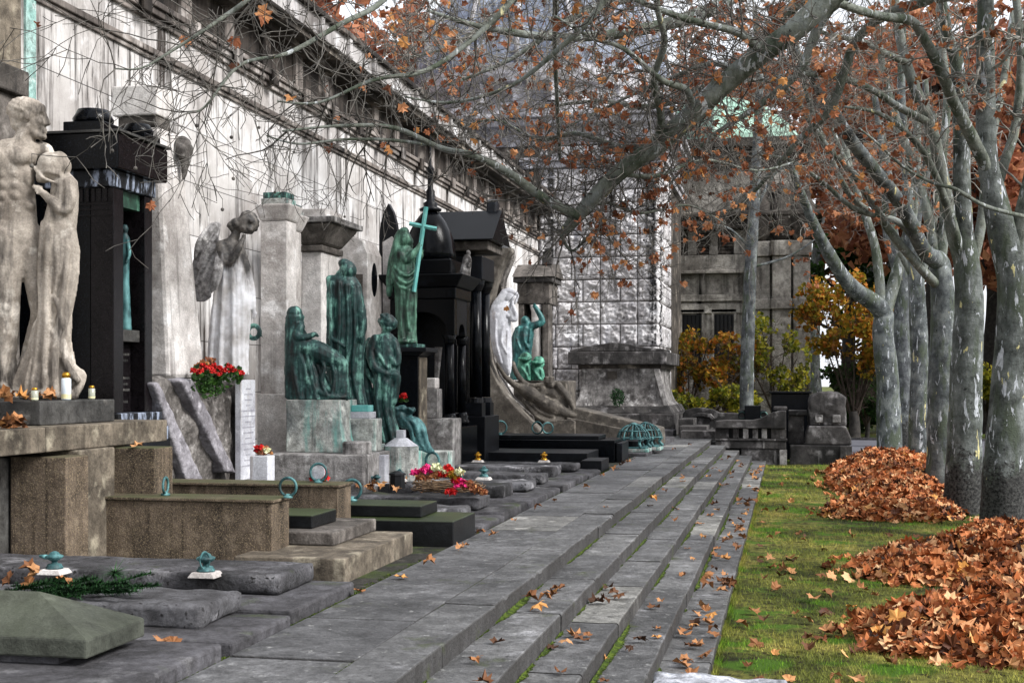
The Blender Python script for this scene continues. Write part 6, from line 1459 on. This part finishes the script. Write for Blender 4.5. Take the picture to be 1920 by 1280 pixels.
# dark trunks past the road
for (px, d, r, lab) in ((1866,62,.62,'thick dark trunk beyond the road between the right hand trees'),(1890,66,.55,'second dark trunk beyond the road close to the right edge'),(1748,58,.5,'dark straight trunk beyond the road behind the greenish plane')):
    b = zbase(px, d); t = Tree('dark_tree', lab, tuple(b), M['bark_dark'], M['bark_dark'], M['twig'], M['leaf_far'], int(px), 'dark trunks past the road')
    q, _ = t.stem([b-Vector((0,0,.2)), b+Vector((0,0,3)), b+Vector((.2,0,7)), b+Vector((-.1,0,12)), b+Vector((.3,0,17))], [r*1.15,r,r*.9,r*.6,r*.2], 'trunk', 12)
    for k in range(6):
        e = b + Vector((t.rng.gauss(0,3.5), t.rng.gauss(0,3), t.rng.uniform(9,18))); s_ = b+Vector((0,0,t.rng.uniform(6,12)))
        q2,_ = t.stem([s_, s_.lerp(e,.5)+Vector((0,0,.3)), e], [r*.4,r*.25,r*.06], n=7); t.twigs(q2,.03,2,1.8,1,.2,0,.1)
        t.cloud(e, (2.4,2.4,1.8), 330, .26, -.05, .5)
    t.done()
# yellow maples before the mausoleum
def maple(label, px, py0, d, w_, h, n, mats, seed, dark=False, size=.10):
    b = P(px, py0, d); b.z = ZG; t = Tree('maple_shrub', label, tuple(b), M['bark_dark'], M['stem'], M['stem'], M[mats], seed, 'autumn maples before the mausoleum', 'shrub'); g_ = t.rng
    t.stem([b-Vector((0,0,.1)), b+Vector((.05,0,.5)), b+Vector((0,0,1.1))], [.10 if not dark else .3,.08 if not dark else .22,.06 if not dark else .17], 'trunk', 8)
    for k in range(9):
        a = g_.uniform(0,6.28); L = w_*g_.uniform(.4,.95); e = b + Vector((math.cos(a)*L, math.sin(a)*L*.7, h*g_.uniform(.45,.98)))
        s0 = b+Vector((0,0,g_.uniform(.3,1.1))); q2,_ = t.stem([s0, s0.lerp(e,.5)+Vector((0,0,.25)), e], [.05,.03,.012], n=6); t.twigs(q2,.012,5,.8,2,.2,0,.1)
        t.cloud(e, (w_*.36,w_*.32,h*.15), n//14, size, .02, 1.5); t.cloud(s0.lerp(e,.7), (w_*.3,w_*.3,h*.12), n//26, size, .06, 1.5)
    t.done()
maple('yellow orange maple shrub under the left barred windows of the mausoleum', 1290, 760, 50.5, 1.35, 4.4, 1700, 'leaf_yellow', 401)
maple('yellow maple shrub in the middle, just left of the slender pale trunk', 1362, 760, 49.5, 1.2, 4.0, 1800, 'leaf_yellow', 402)
maple('thin half bare maple shrub right of the slender pale trunk', 1455, 760, 49, 1.5, 4.6, 1100, 'leaf_ylgreen', 403)
maple('low yellow green bush at the foot of the maples', 1335, 760, 47.5, 1.5, 2.0, 2000, 'leaf_ylgreen', 404)
maple('dense golden maple with dark trunk beside the grey forked plane', 1600, 800, 52, 2.3, 6.2, 4600, 'leaf_yellow', 405, True, .11)
maple('dark green bush under the golden maple', 1625, 800, 54, 1.6, 3.2, 2600, 'leaf_green', 406, False, .12)
for i, (x, y, w_, h_, lab) in enumerate(((4.6,60,2.6,3.4,'dark bush beyond the road, right behind the stone pier'),(8.4,61,2.8,3.0,'dark bush beyond the road between the far trunks'),(12.2,62,2.8,3.2,'dark bush beyond the road left of the thick dark trunk'),(16.5,63,3.0,3.4,'dark bush at the far right beyond the road'))):
    t = Tree('dark_bush', lab, (x,y,ZG), M['bark_dark'], M['stem'], M['stem'], M['leaf_green' if i != 1 else 'leaf_ylgreen'], 430+i, 'bushes beyond the road', 'bush')
    t.stem([(x,y,ZG-.1),(x,y,.2),(x,y,.8)], [.12,.1,.06], 'trunk', 8)
    for k in range(9):
        a = t.rng.uniform(0,6.28); e = Vector((x+math.cos(a)*w_*.6, y+math.sin(a)*w_*.4, ZG+h_*t.rng.uniform(.25,.8))); t.stem([(x,y,.3), e], [.05,.02], n=6); t.cloud(e, (w_*.45,w_*.4,h_*.28), 300, .15, -.1, 1.0)
    t.done()
ev = Tree('evergreen_tree', 'green evergreen tree between the mausoleum and the planes', tuple(zbase(1590,66)), M['bark_dark'], M['bark_dark'], M['twig'], M['leaf_green'], 407)
b = zbase(1590,66); ev.stem([b, b+Vector((0,0,4)), b+Vector((.3,0,10))], [.35,.3,.1], 'trunk', 10)
for k in range(10):
    e = b + Vector((ev.rng.gauss(0,1.5), ev.rng.gauss(0,1.2), ev.rng.uniform(4.5,9.5))); ev.stem([b+Vector((0,0,e.z-ZG-1.2)), b.lerp(e,.6)+Vector((0,0,(e.z-ZG)*.35)), e], [.1,.07,.02], n=6); ev.cloud(e, (1.2,1.2,.7), 330, .16, -.05, .8)
ev.done()
# ---- raked leaf piles ------------------------------------------------------------------
def pile(label, mounds, n, seed, size=.085):
    size *= .98; n = int(n*1.15)
    """mounds: (x, y, rx, ry, h). A low core with thousands of separate leaves over it."""
    rng = random.Random(seed); mb = MB()
    x0 = min(m[0]-m[2] for m in mounds); x1 = max(m[0]+m[2] for m in mounds); y0 = min(m[1]-m[3] for m in mounds); y1 = max(m[1]+m[3] for m in mounds)
    def H(x, y):
        s = 0
        for (mx,my,rx,ry,h) in mounds:
            q = ((x-mx)/rx)**2 + ((y-my)/ry)**2 + .28*mnoise.noise(Vector((x*1.4+seed, y*1.4, 0)))
            if q < 1: s = max(s, h*(1-q)**.75)
        return s*(1+.25*mnoise.noise(Vector((x*2.2, y*2.2, seed))))
    nx_, ny_ = max(10,int((x1-x0)/.14)), max(10,int((y1-y0)/.14)); o = len(mb.v)
    for i in range(nx_+1):
        for j in range(ny_+1):
            x, y = x0+(x1-x0)*i/nx_, y0+(y1-y0)*j/ny_; mb.v.append(Vector((x, y, ZG-.03+max(0,H(x,y)-.01))))
    for i in range(nx_):
        for j in range(ny_):
            a = o+i*(ny_+1)+j; mb.f.append((a,a+ny_+1,a+ny_+2,a+1))
    k = 0
    while k < n:
        x, y = rng.uniform(x0-.25,x1+.25), rng.uniform(y0-.25,y1+.25); h = H(x,y)
        if h < .012:
            dmin = min(math.hypot((x-m[0])/m[2], (y-m[1])/m[3]) for m in mounds)
            if dmin > 1.45 or rng.random() > .16*max(0,1.5-dmin)/.5*.6: continue
        e = .05; nrm = Vector((H(x-e,y)-H(x+e,y), H(x,y-e)-H(x,y+e), 2*e)).normalized()
        R = nrm.to_track_quat('Z','Y').to_matrix() @ rand_rot(rng, .55)
        leaf(mb, (x, y, ZG+h+rng.uniform(-.02,.05)), R, size*rng.choice((.6,.8,.9,1,1.1,1.25,1.4)), rng, rng.choice((.3,.8,1.2,1.5))); k += 1
    c = ((x0+x1)/2, (y0+y1)/2, ZG)
    return solo('leaf_pile', mb, M['leaf_pile'], label, 'leaf pile', c, group='raked leaf piles on the lawn')
pile('nearest big pile of raked brown leaves at the right front of the lawn', [(2.55,12.35,2.0,1.25,.42),(2.1,11.7,1.45,.6,.22),(3.0,13.6,1.6,1.0,.40)], 5200, 1, .09)
pile('middle pile of raked leaves just behind the nearest one', [(2.9,16.6,2.1,1.3,.36),(2.0,16.1,1.3,.75,.26),(3.0,17.8,1.2,1.2,.42)], 4200, 2, .09)
pile('far end of the row, long leaf pile against the slim trunk', [(2.1,29.5,1.25,3.4,.50),(2.4,33.4,1.4,2.2,.55),(1.75,32.5,.8,1.7,.25)], 4600, 3, .095)
pile('lower leaf pile leaning on the mottled trunk with the bark scar', [(1.75,23.6,1.1,1.25,.36),(2.15,25.4,.9,1.6,.42),(1.35,23.0,.8,.6,.16)], 3200, 4, .09)

# ---- single fallen leaves ----------------------------------------------------------------
rf = random.Random(77); LM = []
for i in range(9):
    mb = MB(); leaf(mb, (0,0,0), Matrix.Identity(3), 1.0, rf, 1.25); mb.tube([(0,-.12,.0),(.03,-.45,.05),(0,-.75,.02)], .018, 4)
    zmin = min(v.z for v in mb.v); LM.append(mesh_of('fallen_leaf', mb, M['leaf_fallen'], Vector((0,0,zmin))))
def fallen(x, y, z, s, label, group, tilt=.12):
    o = link('fallen_leaf', rf.choice(LM)); o.location = (x,y,z+.004); o.scale = (s,s,s*rf.uniform(.7,1.3)); o.rotation_euler = (rf.gauss(0,tilt), rf.gauss(0,tilt), rf.uniform(0,6.28))
    return tag(o, label, 'leaf', group)
LST = ('dry brown plane leaf lying on the stone steps', 'fallen leaves on the steps'); LGR = ('dry brown plane leaf lying on the mossy lawn', 'fallen leaves on the lawn'); LPA = ('dry brown plane leaf lying on the paved path beside the graves', 'fallen leaves on the path')
LBO = ('dry brown plane leaf lying on the lowest stone border beside the lawn', 'fallen leaves on the stone border')
for i in range(64):
    k = rf.choice((0,1,1,2,2,2)); y = 7.2 + 28*rf.random()**1.5
    fallen(rf.uniform(EDGE[k]+.05, EDGE[k+1]-.05), y, -RIS*(k+1)+.006, rf.uniform(.05,.095), *LST)
for i in range(88):
    y = 7.8 + 27*rf.random()**1.3
    if i < 46: y = rf.choice((9.0,10.9,12.6,12.9,14.6,17.5,20,24)) + rf.gauss(0,.55)
    fallen(min(EDGE[4]-.02, EDGE[3]+.05+abs(rf.gauss(.15,.11))), max(7.5,y), -RIS*4+.012, rf.uniform(.055,.10), *LBO, .3)
for i in range(128):
    y = 8.6 + 27*rf.random()**1.5; x = -.5 + abs(rf.gauss(0,1.2)) if rf.random() < .7 else rf.uniform(-.4,3.2)
    fallen(x, y, ZG+.02, rf.uniform(.055,.10), *LGR, .3)
for i in range(26):
    y = 9 + 26*rf.random()**1.2; fallen(rf.uniform(-3.15,-2.1) if rf.random() < .4 else rf.gauss(-3.08,.06), y, .01, rf.uniform(.05,.08), *LPA, .2)
for (px, py, z) in ((310,1210,.04),(325,1212,.04),(900,1002,.03),(925,1004,.03),(1010,955,.02),(1040,1120,-.13),(1060,1212,-.27),(1022,1128,-.13),(1135,1130,-.27),(1130,1240,-.41)):
    p = G(px,py,z); fallen(p.x,p.y,z+.01,.068, *(LPA if z > 0 else LST), .25)
LPL = ('curled dry leaf on the stone ledge at the feet of the nude couple', 'dry leaves on the couple pedestal')
for (px, zz_, X) in [(x,1.44,-6.2) for x in (4,16,30,45,58,66,84,92)] + [(x,1.236,-5.95) for x in (2,10,20,28,38,45,14,32)]:
    p = P(px, HY, dX(px,X)); fallen(p.x + rf.uniform(-.05,.03), p.y, zz_+.02, .085, *LPL, .5)
p = P(255,835,11.9); fallen(p.x,p.y,1.02,.08,'single brown leaf on top of the free brown block','leaf',.4)['group'] = 'dry leaves on the couple pedestal'
LBX = ('curled dry leaf on top of the mossy granite grave box', 'dry leaves on the granite boxes')
for px in (142,175,180,195): 
    p = P(px,HY,dY(px,10.75)); fallen(p.x,p.y,.61,.06,*LBX,.4)
LWR = ('dry leaf lying beside the flower wreath on the grey grave slab', 'dry leaves around the flower wreath')
for i in range(34):
    p = G(rf.uniform(665,815), rf.uniform(898,920), .25); fallen(p.x,p.y,.25,.075,*LWR,.5)

# ---- candles, lamps, flowers ---------------------------------------------------------------
def candle(label, px, X, z, r, h, mat, capm):
    p = P(px, HY, dX(px,X)); t = thing('grave_candle', label, 'candle', (p.x,p.y,z), group='grave candles at the feet of the couple')
    part(t, 'jar', MB().lathe([(r*.85,z),(r,z+.01),(r,z+h*.75),(r*.7,z+h*.8)], (p.x,p.y,0), 18), mat, True)
    part(t, 'wax', MB().lathe([(r*1.01,z+.012),(r*1.01,z+h*.22)], (p.x,p.y,0), 18), M['wax'])
    part(t, 'lid', MB().lathe([(r*.8,z+h*.805),(r*.85,z+h*.92),(r*.6,z+h)], (p.x,p.y,0), 18), capm, True)
candle('small clear glass candle left of the white one', 65, -6.12, 1.44, .030, .11, M['glass'], M['gold'])
candle('larger white candle jar with a bronze lid', 124, -6.1, 1.44, .042, .24, M['candle_white'], M['gold'])
candle('small clear glass candle alone at the right corner of the plinth', 172, -6.1, 1.44, .030, .125, M['glass'], M['gold'])

def lamp(label, p, z, s, m, knob=True, block=True, group='bronze grave lamps'):
    s = s*.74
    t = thing('grave_lamp', label, 'grave lamp', (p.x,p.y,z), group=group)
    if block: part(t, 'stone_foot', MB().hexa([(p.x-.16*s,p.y-.14*s,z-.02),(p.x+.16*s,p.y-.14*s,z-.02),(p.x+.16*s,p.y+.14*s,z-.02),(p.x-.16*s,p.y+.14*s,z-.02)],[(p.x-.12*s,p.y-.11*s,z+.03*s),(p.x+.12*s,p.y-.11*s,z+.03*s),(p.x+.12*s,p.y+.11*s,z+.03*s),(p.x-.12*s,p.y+.11*s,z+.03*s)]), M['white'], bev=.008)
    zz = z+.032*s
    part(t, 'foot', MB().lathe([(.10*s,0),(.10*s,.015*s),(.085*s,.03*s),(.08*s,.05*s),(.035*s,.06*s),(.03*s,.085*s)], (p.x,p.y,zz), 20), m, True)
    part(t, 'bowl', MB().lathe([(.035*s,.086*s),(.08*s,.11*s),(.105*s,.135*s),(.10*s,.15*s),(.06*s,.165*s),(.05*s,.185*s),(.02*s,.20*s)], (p.x,p.y,zz), 20, flute=.08, nf=10), m, True)
    if knob: part(t, 'spout', MB().limb([((p.x-.08*s,p.y-.02,zz+.135*s),.03*s),((p.x-.15*s,p.y-.03,zz+.145*s),.018*s)],8), m, True)
    else: part(t, 'ring', MB().ring((p.x+.02*s,p.y-.07*s,zz+.12*s),(.3,-.6,1),.09*s,.014*s,20,7), m, True)
pz = lambda px,py,d: Vector((P(px,py,d).x, P(px,py,d).y, 0))
lamp('oil lamp shaped turquoise bronze lamp on the left of the long slab', pz(102,1036,9.75), .215, .85, M['verd'])
lamp('bulbous turquoise bronze lamp with a slanted ring on the right of the long slab', pz(386,1046,9.6), .215, .9, M['verd'], False)
lamp('low turquoise lamp standing behind the black lantern', pz(749,893,17.6), .30, .8, M['verd'], False)
lamp('turquoise lamp in the middle, right behind the flower wreath', pz(862,898,18.2), .22, .95, M['verd'], False)
lamp('turquoise lamp to the right of the wreath on the pale slab', pz(907,890,19), .22, .95, M['verd'], False)
lamp('dark turquoise lamp next to the tall ring handle', pz(706,893,17.4), .26, .75, M['verd'])
lamp('left gilt lamp on the far grey slab', pz(896,858,22.7), .245, .85, M['gold'], False)
lamp('right gilt lamp on the far grey slab', pz(1020,858,22.7), .245, .85, M['gold'], False)
def ringh(label, c, R, r, ax, foot=True):
    c = Vector(c); t = thing('ring_handle', label, 'ring handle', (c.x,c.y,c.z), group='bronze ring handles on graves')
    part(t, 'ring', MB().ring(c+Vector((0,0,R+r)), ax, R, r, 24, 8), M['verd'], True)
    if foot:
        part(t, 'clasp', MB().lathe([(r*3.4,-.004),(r*3.2,.012),(r*1.6,.02),(r*1.4,r*2.6)], c, 14), M['verd'], True)
cam_ax = (0.2,1,0)
p = P(252,930,11.1); ringh('leaning turquoise ring handle seen edge on, at the left of the nearer granite box', (p.x,10.8,.61), .07, .012, (1,.15,0))
p = P(510,932,11.05); ringh('turquoise ring handle on the right end of the nearer granite box', (p.x,10.78,.61), .078, .012, (.1,1,0))
p = P(569,905,12.7); ringh('dark ring handle before a white round tile on the farther granite box', (p.x,12.45,.61), .085, .013, (0,1,0))
p = P(681,925,14.4); ringh('tall turquoise ring handle on the mossy black grave', (p.x,13.4,.35), .10, .017, (0,1,0))
p = P(928,810,27); ringh('ring handle at the foot of the crescent monument, beside a candle', (p.x,26.9,.505), .13, .018, (0,1,0))
p = P(1001,815,27.2); ringh('left one of a pair of ring handles on the black granite slab', (p.x,27.1,.505), .12, .018, (.3,1,0), False)
p = P(1020,815,27.3); ringh('right one of a pair of ring handles on the black granite slab', (p.x,27.3,.505), .11, .018, (-.3,1,0), False)
p = P(799,868,19.2); ringh('dark ring handle under the falling end of the bronze drapery', (p.x,18.9,.3), .12, .02, (.4,1,0))
tl = MB().lathe([(.07,-.008),(.07,.008)], (0,0,0), 20)
o = solo('round_tile', tl, M['marble'], 'white round porcelain tile leaning inside the ring on the farther granite box', 'tile'); q = P(569,895,12.75); o.location = (q.x, 12.49, .705); o.rotation_euler = (math.radians(82),0,0)
# black lantern
p = G(745, 915, .25); lt = thing('grave_lantern', 'black pierced iron lantern beside the flower wreath', 'lantern', (p.x,p.y,.25))
part(lt, 'body', MB().lathe([(.105,.25),(.095,.42)], (p.x,p.y,0), 8), M['iron']); part(lt, 'lid', MB().lathe([(.115,.421),(.11,.44),(.04,.47)], (p.x,p.y,0), 8), M['iron'])
# flowers
def blob_flowers(mb, c, r, n, s, rng):
    for _ in range(n):
        v = Vector((rng.gauss(0,1),rng.gauss(0,1),abs(rng.gauss(.4,1)))).normalized()*r*rng.uniform(.4,1)
        R = rand_rot(rng); q = Vector(c)+v
        mb.poly([q+R@Vector((0,-s,0)), q+R@Vector((s*.8,0,.3*s)), q+R@Vector((0,s,0)), q+R@Vector((-s*.8,0,.3*s))])
rfl = random.Random(12)
pt2 = thing('red_geraniums', 'planter of red flowers and green leaves at the feet of the angel', 'flowers', (-6.35,14.1,1.5))
def at(px, py, X): return P(px, py, dX(px, X))
gl = MB()
for i in range(520):
    px, py = rfl.uniform(362,452), rfl.gauss(704,9)
    if rfl.random() < .35: px, py = rfl.gauss(392,14), rfl.gauss(722,11)
    c = at(px, py, -6.34+rfl.uniform(-.12,.05)); quad_leaf(gl, c, rfl.uniform(.022,.04), rfl)
part(pt2, 'leaves', gl, M['leaf_green'])
for (px,py,r) in ((362,697,.04),(374,700,.05),(388,693,.055),(398,698,.06),(408,703,.055),(402,688,.045),(420,699,.055),(430,690,.06),(436,696,.05),(450,702,.055),(380,687,.04),(411,692,.04)):
    fb = MB(); blob_flowers(fb, at(px,py,-6.3), r, 46, .018, rfl); part(pt2, 'flower_head', fb, M['petal_red'])
dr = MB()
for i in range(16):
    c = at(rfl.uniform(366,405), rfl.gauss(680,6), -6.42); leaf(dr, c, rand_rot(rfl), .06, rfl, .9)
part(pt2, 'withered_leaves', dr, M['leaf_tree'])
wp2 = thing('white_post', 'low white marble post with red and white flowers on top beside the plaque', 'post', tuple(at(492,900,-5.95)))
c = at(492, 900, -5.95); part(wp2, 'post', B(c.x-.11,c.x+.11,c.y-.11,c.y+.11,-.03,.745), M['marble'], bev=.01)
fb = MB(); blob_flowers(fb, (c.x-.04,c.y,.80), .07, 60, .03, rfl); part(wp2, 'red_flowers', fb, M['petal_red'])
fb = MB(); blob_flowers(fb, (c.x+.06,c.y-.03,.79), .05, 40, .025, rfl); part(wp2, 'white_flowers', fb, M['petal_white'])
fb = MB(); blob_flowers(fb, (c.x+.02,c.y,.77), .09, 50, .03, rfl); part(wp2, 'withered_leaves', fb, M['leaf_tree'])
# wreath of flowers on the slab
wc = G(838, 922, .25); fw = thing('flower_wreath', 'twig wreath with pink, red and cream flowers lying on a grey slab', 'wreath', (wc.x,wc.y,.25))
rn = MB()
for k in range(26):
    R = .30+rfl.gauss(0,.04); ph = rfl.uniform(0,6.28); tz = rfl.uniform(.02,.12)
    rn.tube([Vector((wc.x+R*math.cos(ph+t*.35)*1.25, wc.y+R*math.sin(ph+t*.35)*.9, .25+tz+.02*math.sin(t*1.3+ph))) for t in range(13)], .006, 4)
part(fw, 'twig_ring', rn, M['wicker'])['kind'] = 'stuff'
for (px,py,m_,r) in ((778,888,'petal_pink',.06),(800,884,'petal_pink',.085),(865,912,'petal_pink',.10),(855,905,'petal_red',.07),(845,925,'petal_red',.07),(818,880,'petal_white',.07),(860,888,'petal_white',.08),(833,886,'petal_white',.05),(830,892,'petal_red',.06),(880,915,'leaf_tree',.09),(895,922,'leaf_tree',.08),(905,925,'leaf_tree',.05),(850,895,'leaf_yellow',.08),(815,895,'leaf_tree',.08),(790,897,'leaf_tree',.07),(840,880,'petal_red',.05)):
    p = P(px, py, 15.7); fb = MB(); blob_flowers(fb, p, r, 55, .032, rfl); part(fw, 'flower' if 'petal' in m_ else 'autumn_leaf', fb, M[m_])
# fir branches on the rough slab
fr_ = MB()
for k in range(26):
    c = P(rfl.uniform(5,175), rfl.uniform(1092,1112), 8.6+rfl.uniform(-.2,.3)); c.z = .22+rfl.uniform(0,.05); a = rfl.uniform(-.6,.6); L = rfl.uniform(.28,.5)
    d = Vector((math.cos(a), math.sin(a)*.8, rfl.uniform(.0,.25)))
    fr_.tube([c, c+d*L], .005, 4)
    for i in range(330):
        b = c + d*L*rfl.random(); n_ = Vector((rfl.gauss(0,1),rfl.gauss(0,1),rfl.gauss(.3,.6))).normalized()*.036 + d*.02; s_ = n_.cross(Vector((0,0,1))).normalized()*.005
        fr_.poly([b-s_, b+s_, b+n_])
sp2 = P(215,1080,8.9); sp2.z = .33
for i in range(160):
    n_ = Vector((rfl.gauss(0,1),rfl.gauss(0,1),rfl.gauss(-.2,.3))).normalized()*rfl.uniform(.08,.15); s_ = n_.cross(Vector((0,0,1))).normalized()*.005; fr_.poly([sp2-s_, sp2+s_, sp2+n_])
fr_.tube([(sp2.x,sp2.y,.2),sp2], .006, 5)
solo('fir_branches', fr_, M['needle'], 'bunch of dark green fir branches laid on the rough grave slab', 'branches', tuple(P(100,1100,8.6)))
for (px,py) in ((55,1072),(70,1075),(120,1092),(18,1090),(58,1095)):
    c = P(px,py,8.55); fallen(c.x,c.y,max(.26,c.z),.075,'orange leaf caught in the fir branches on the rough grave','dry leaves on the fir branches',.6)
# small red bouquets
for (lab, px, py, d, r, m_) in (('small red flower bunch behind the farther granite box', 600, 897, 13.3, .11, 'petal_red'),('red rose in the shadow beside the dark pedestal', 757, 745, 20.0, .06, 'petal_red')):
    p = P(px,py,d); t = thing('red_bouquet', lab, 'flowers', tuple(p)); fb = MB(); blob_flowers(fb, p, r, 70, .03, rfl); part(t, 'blooms', fb, M[m_]); fb = MB(); blob_flowers(fb, p-Vector((0,0,r)), r, 50, .03, rfl); part(t, 'leaves', fb, M['leaf_green'])
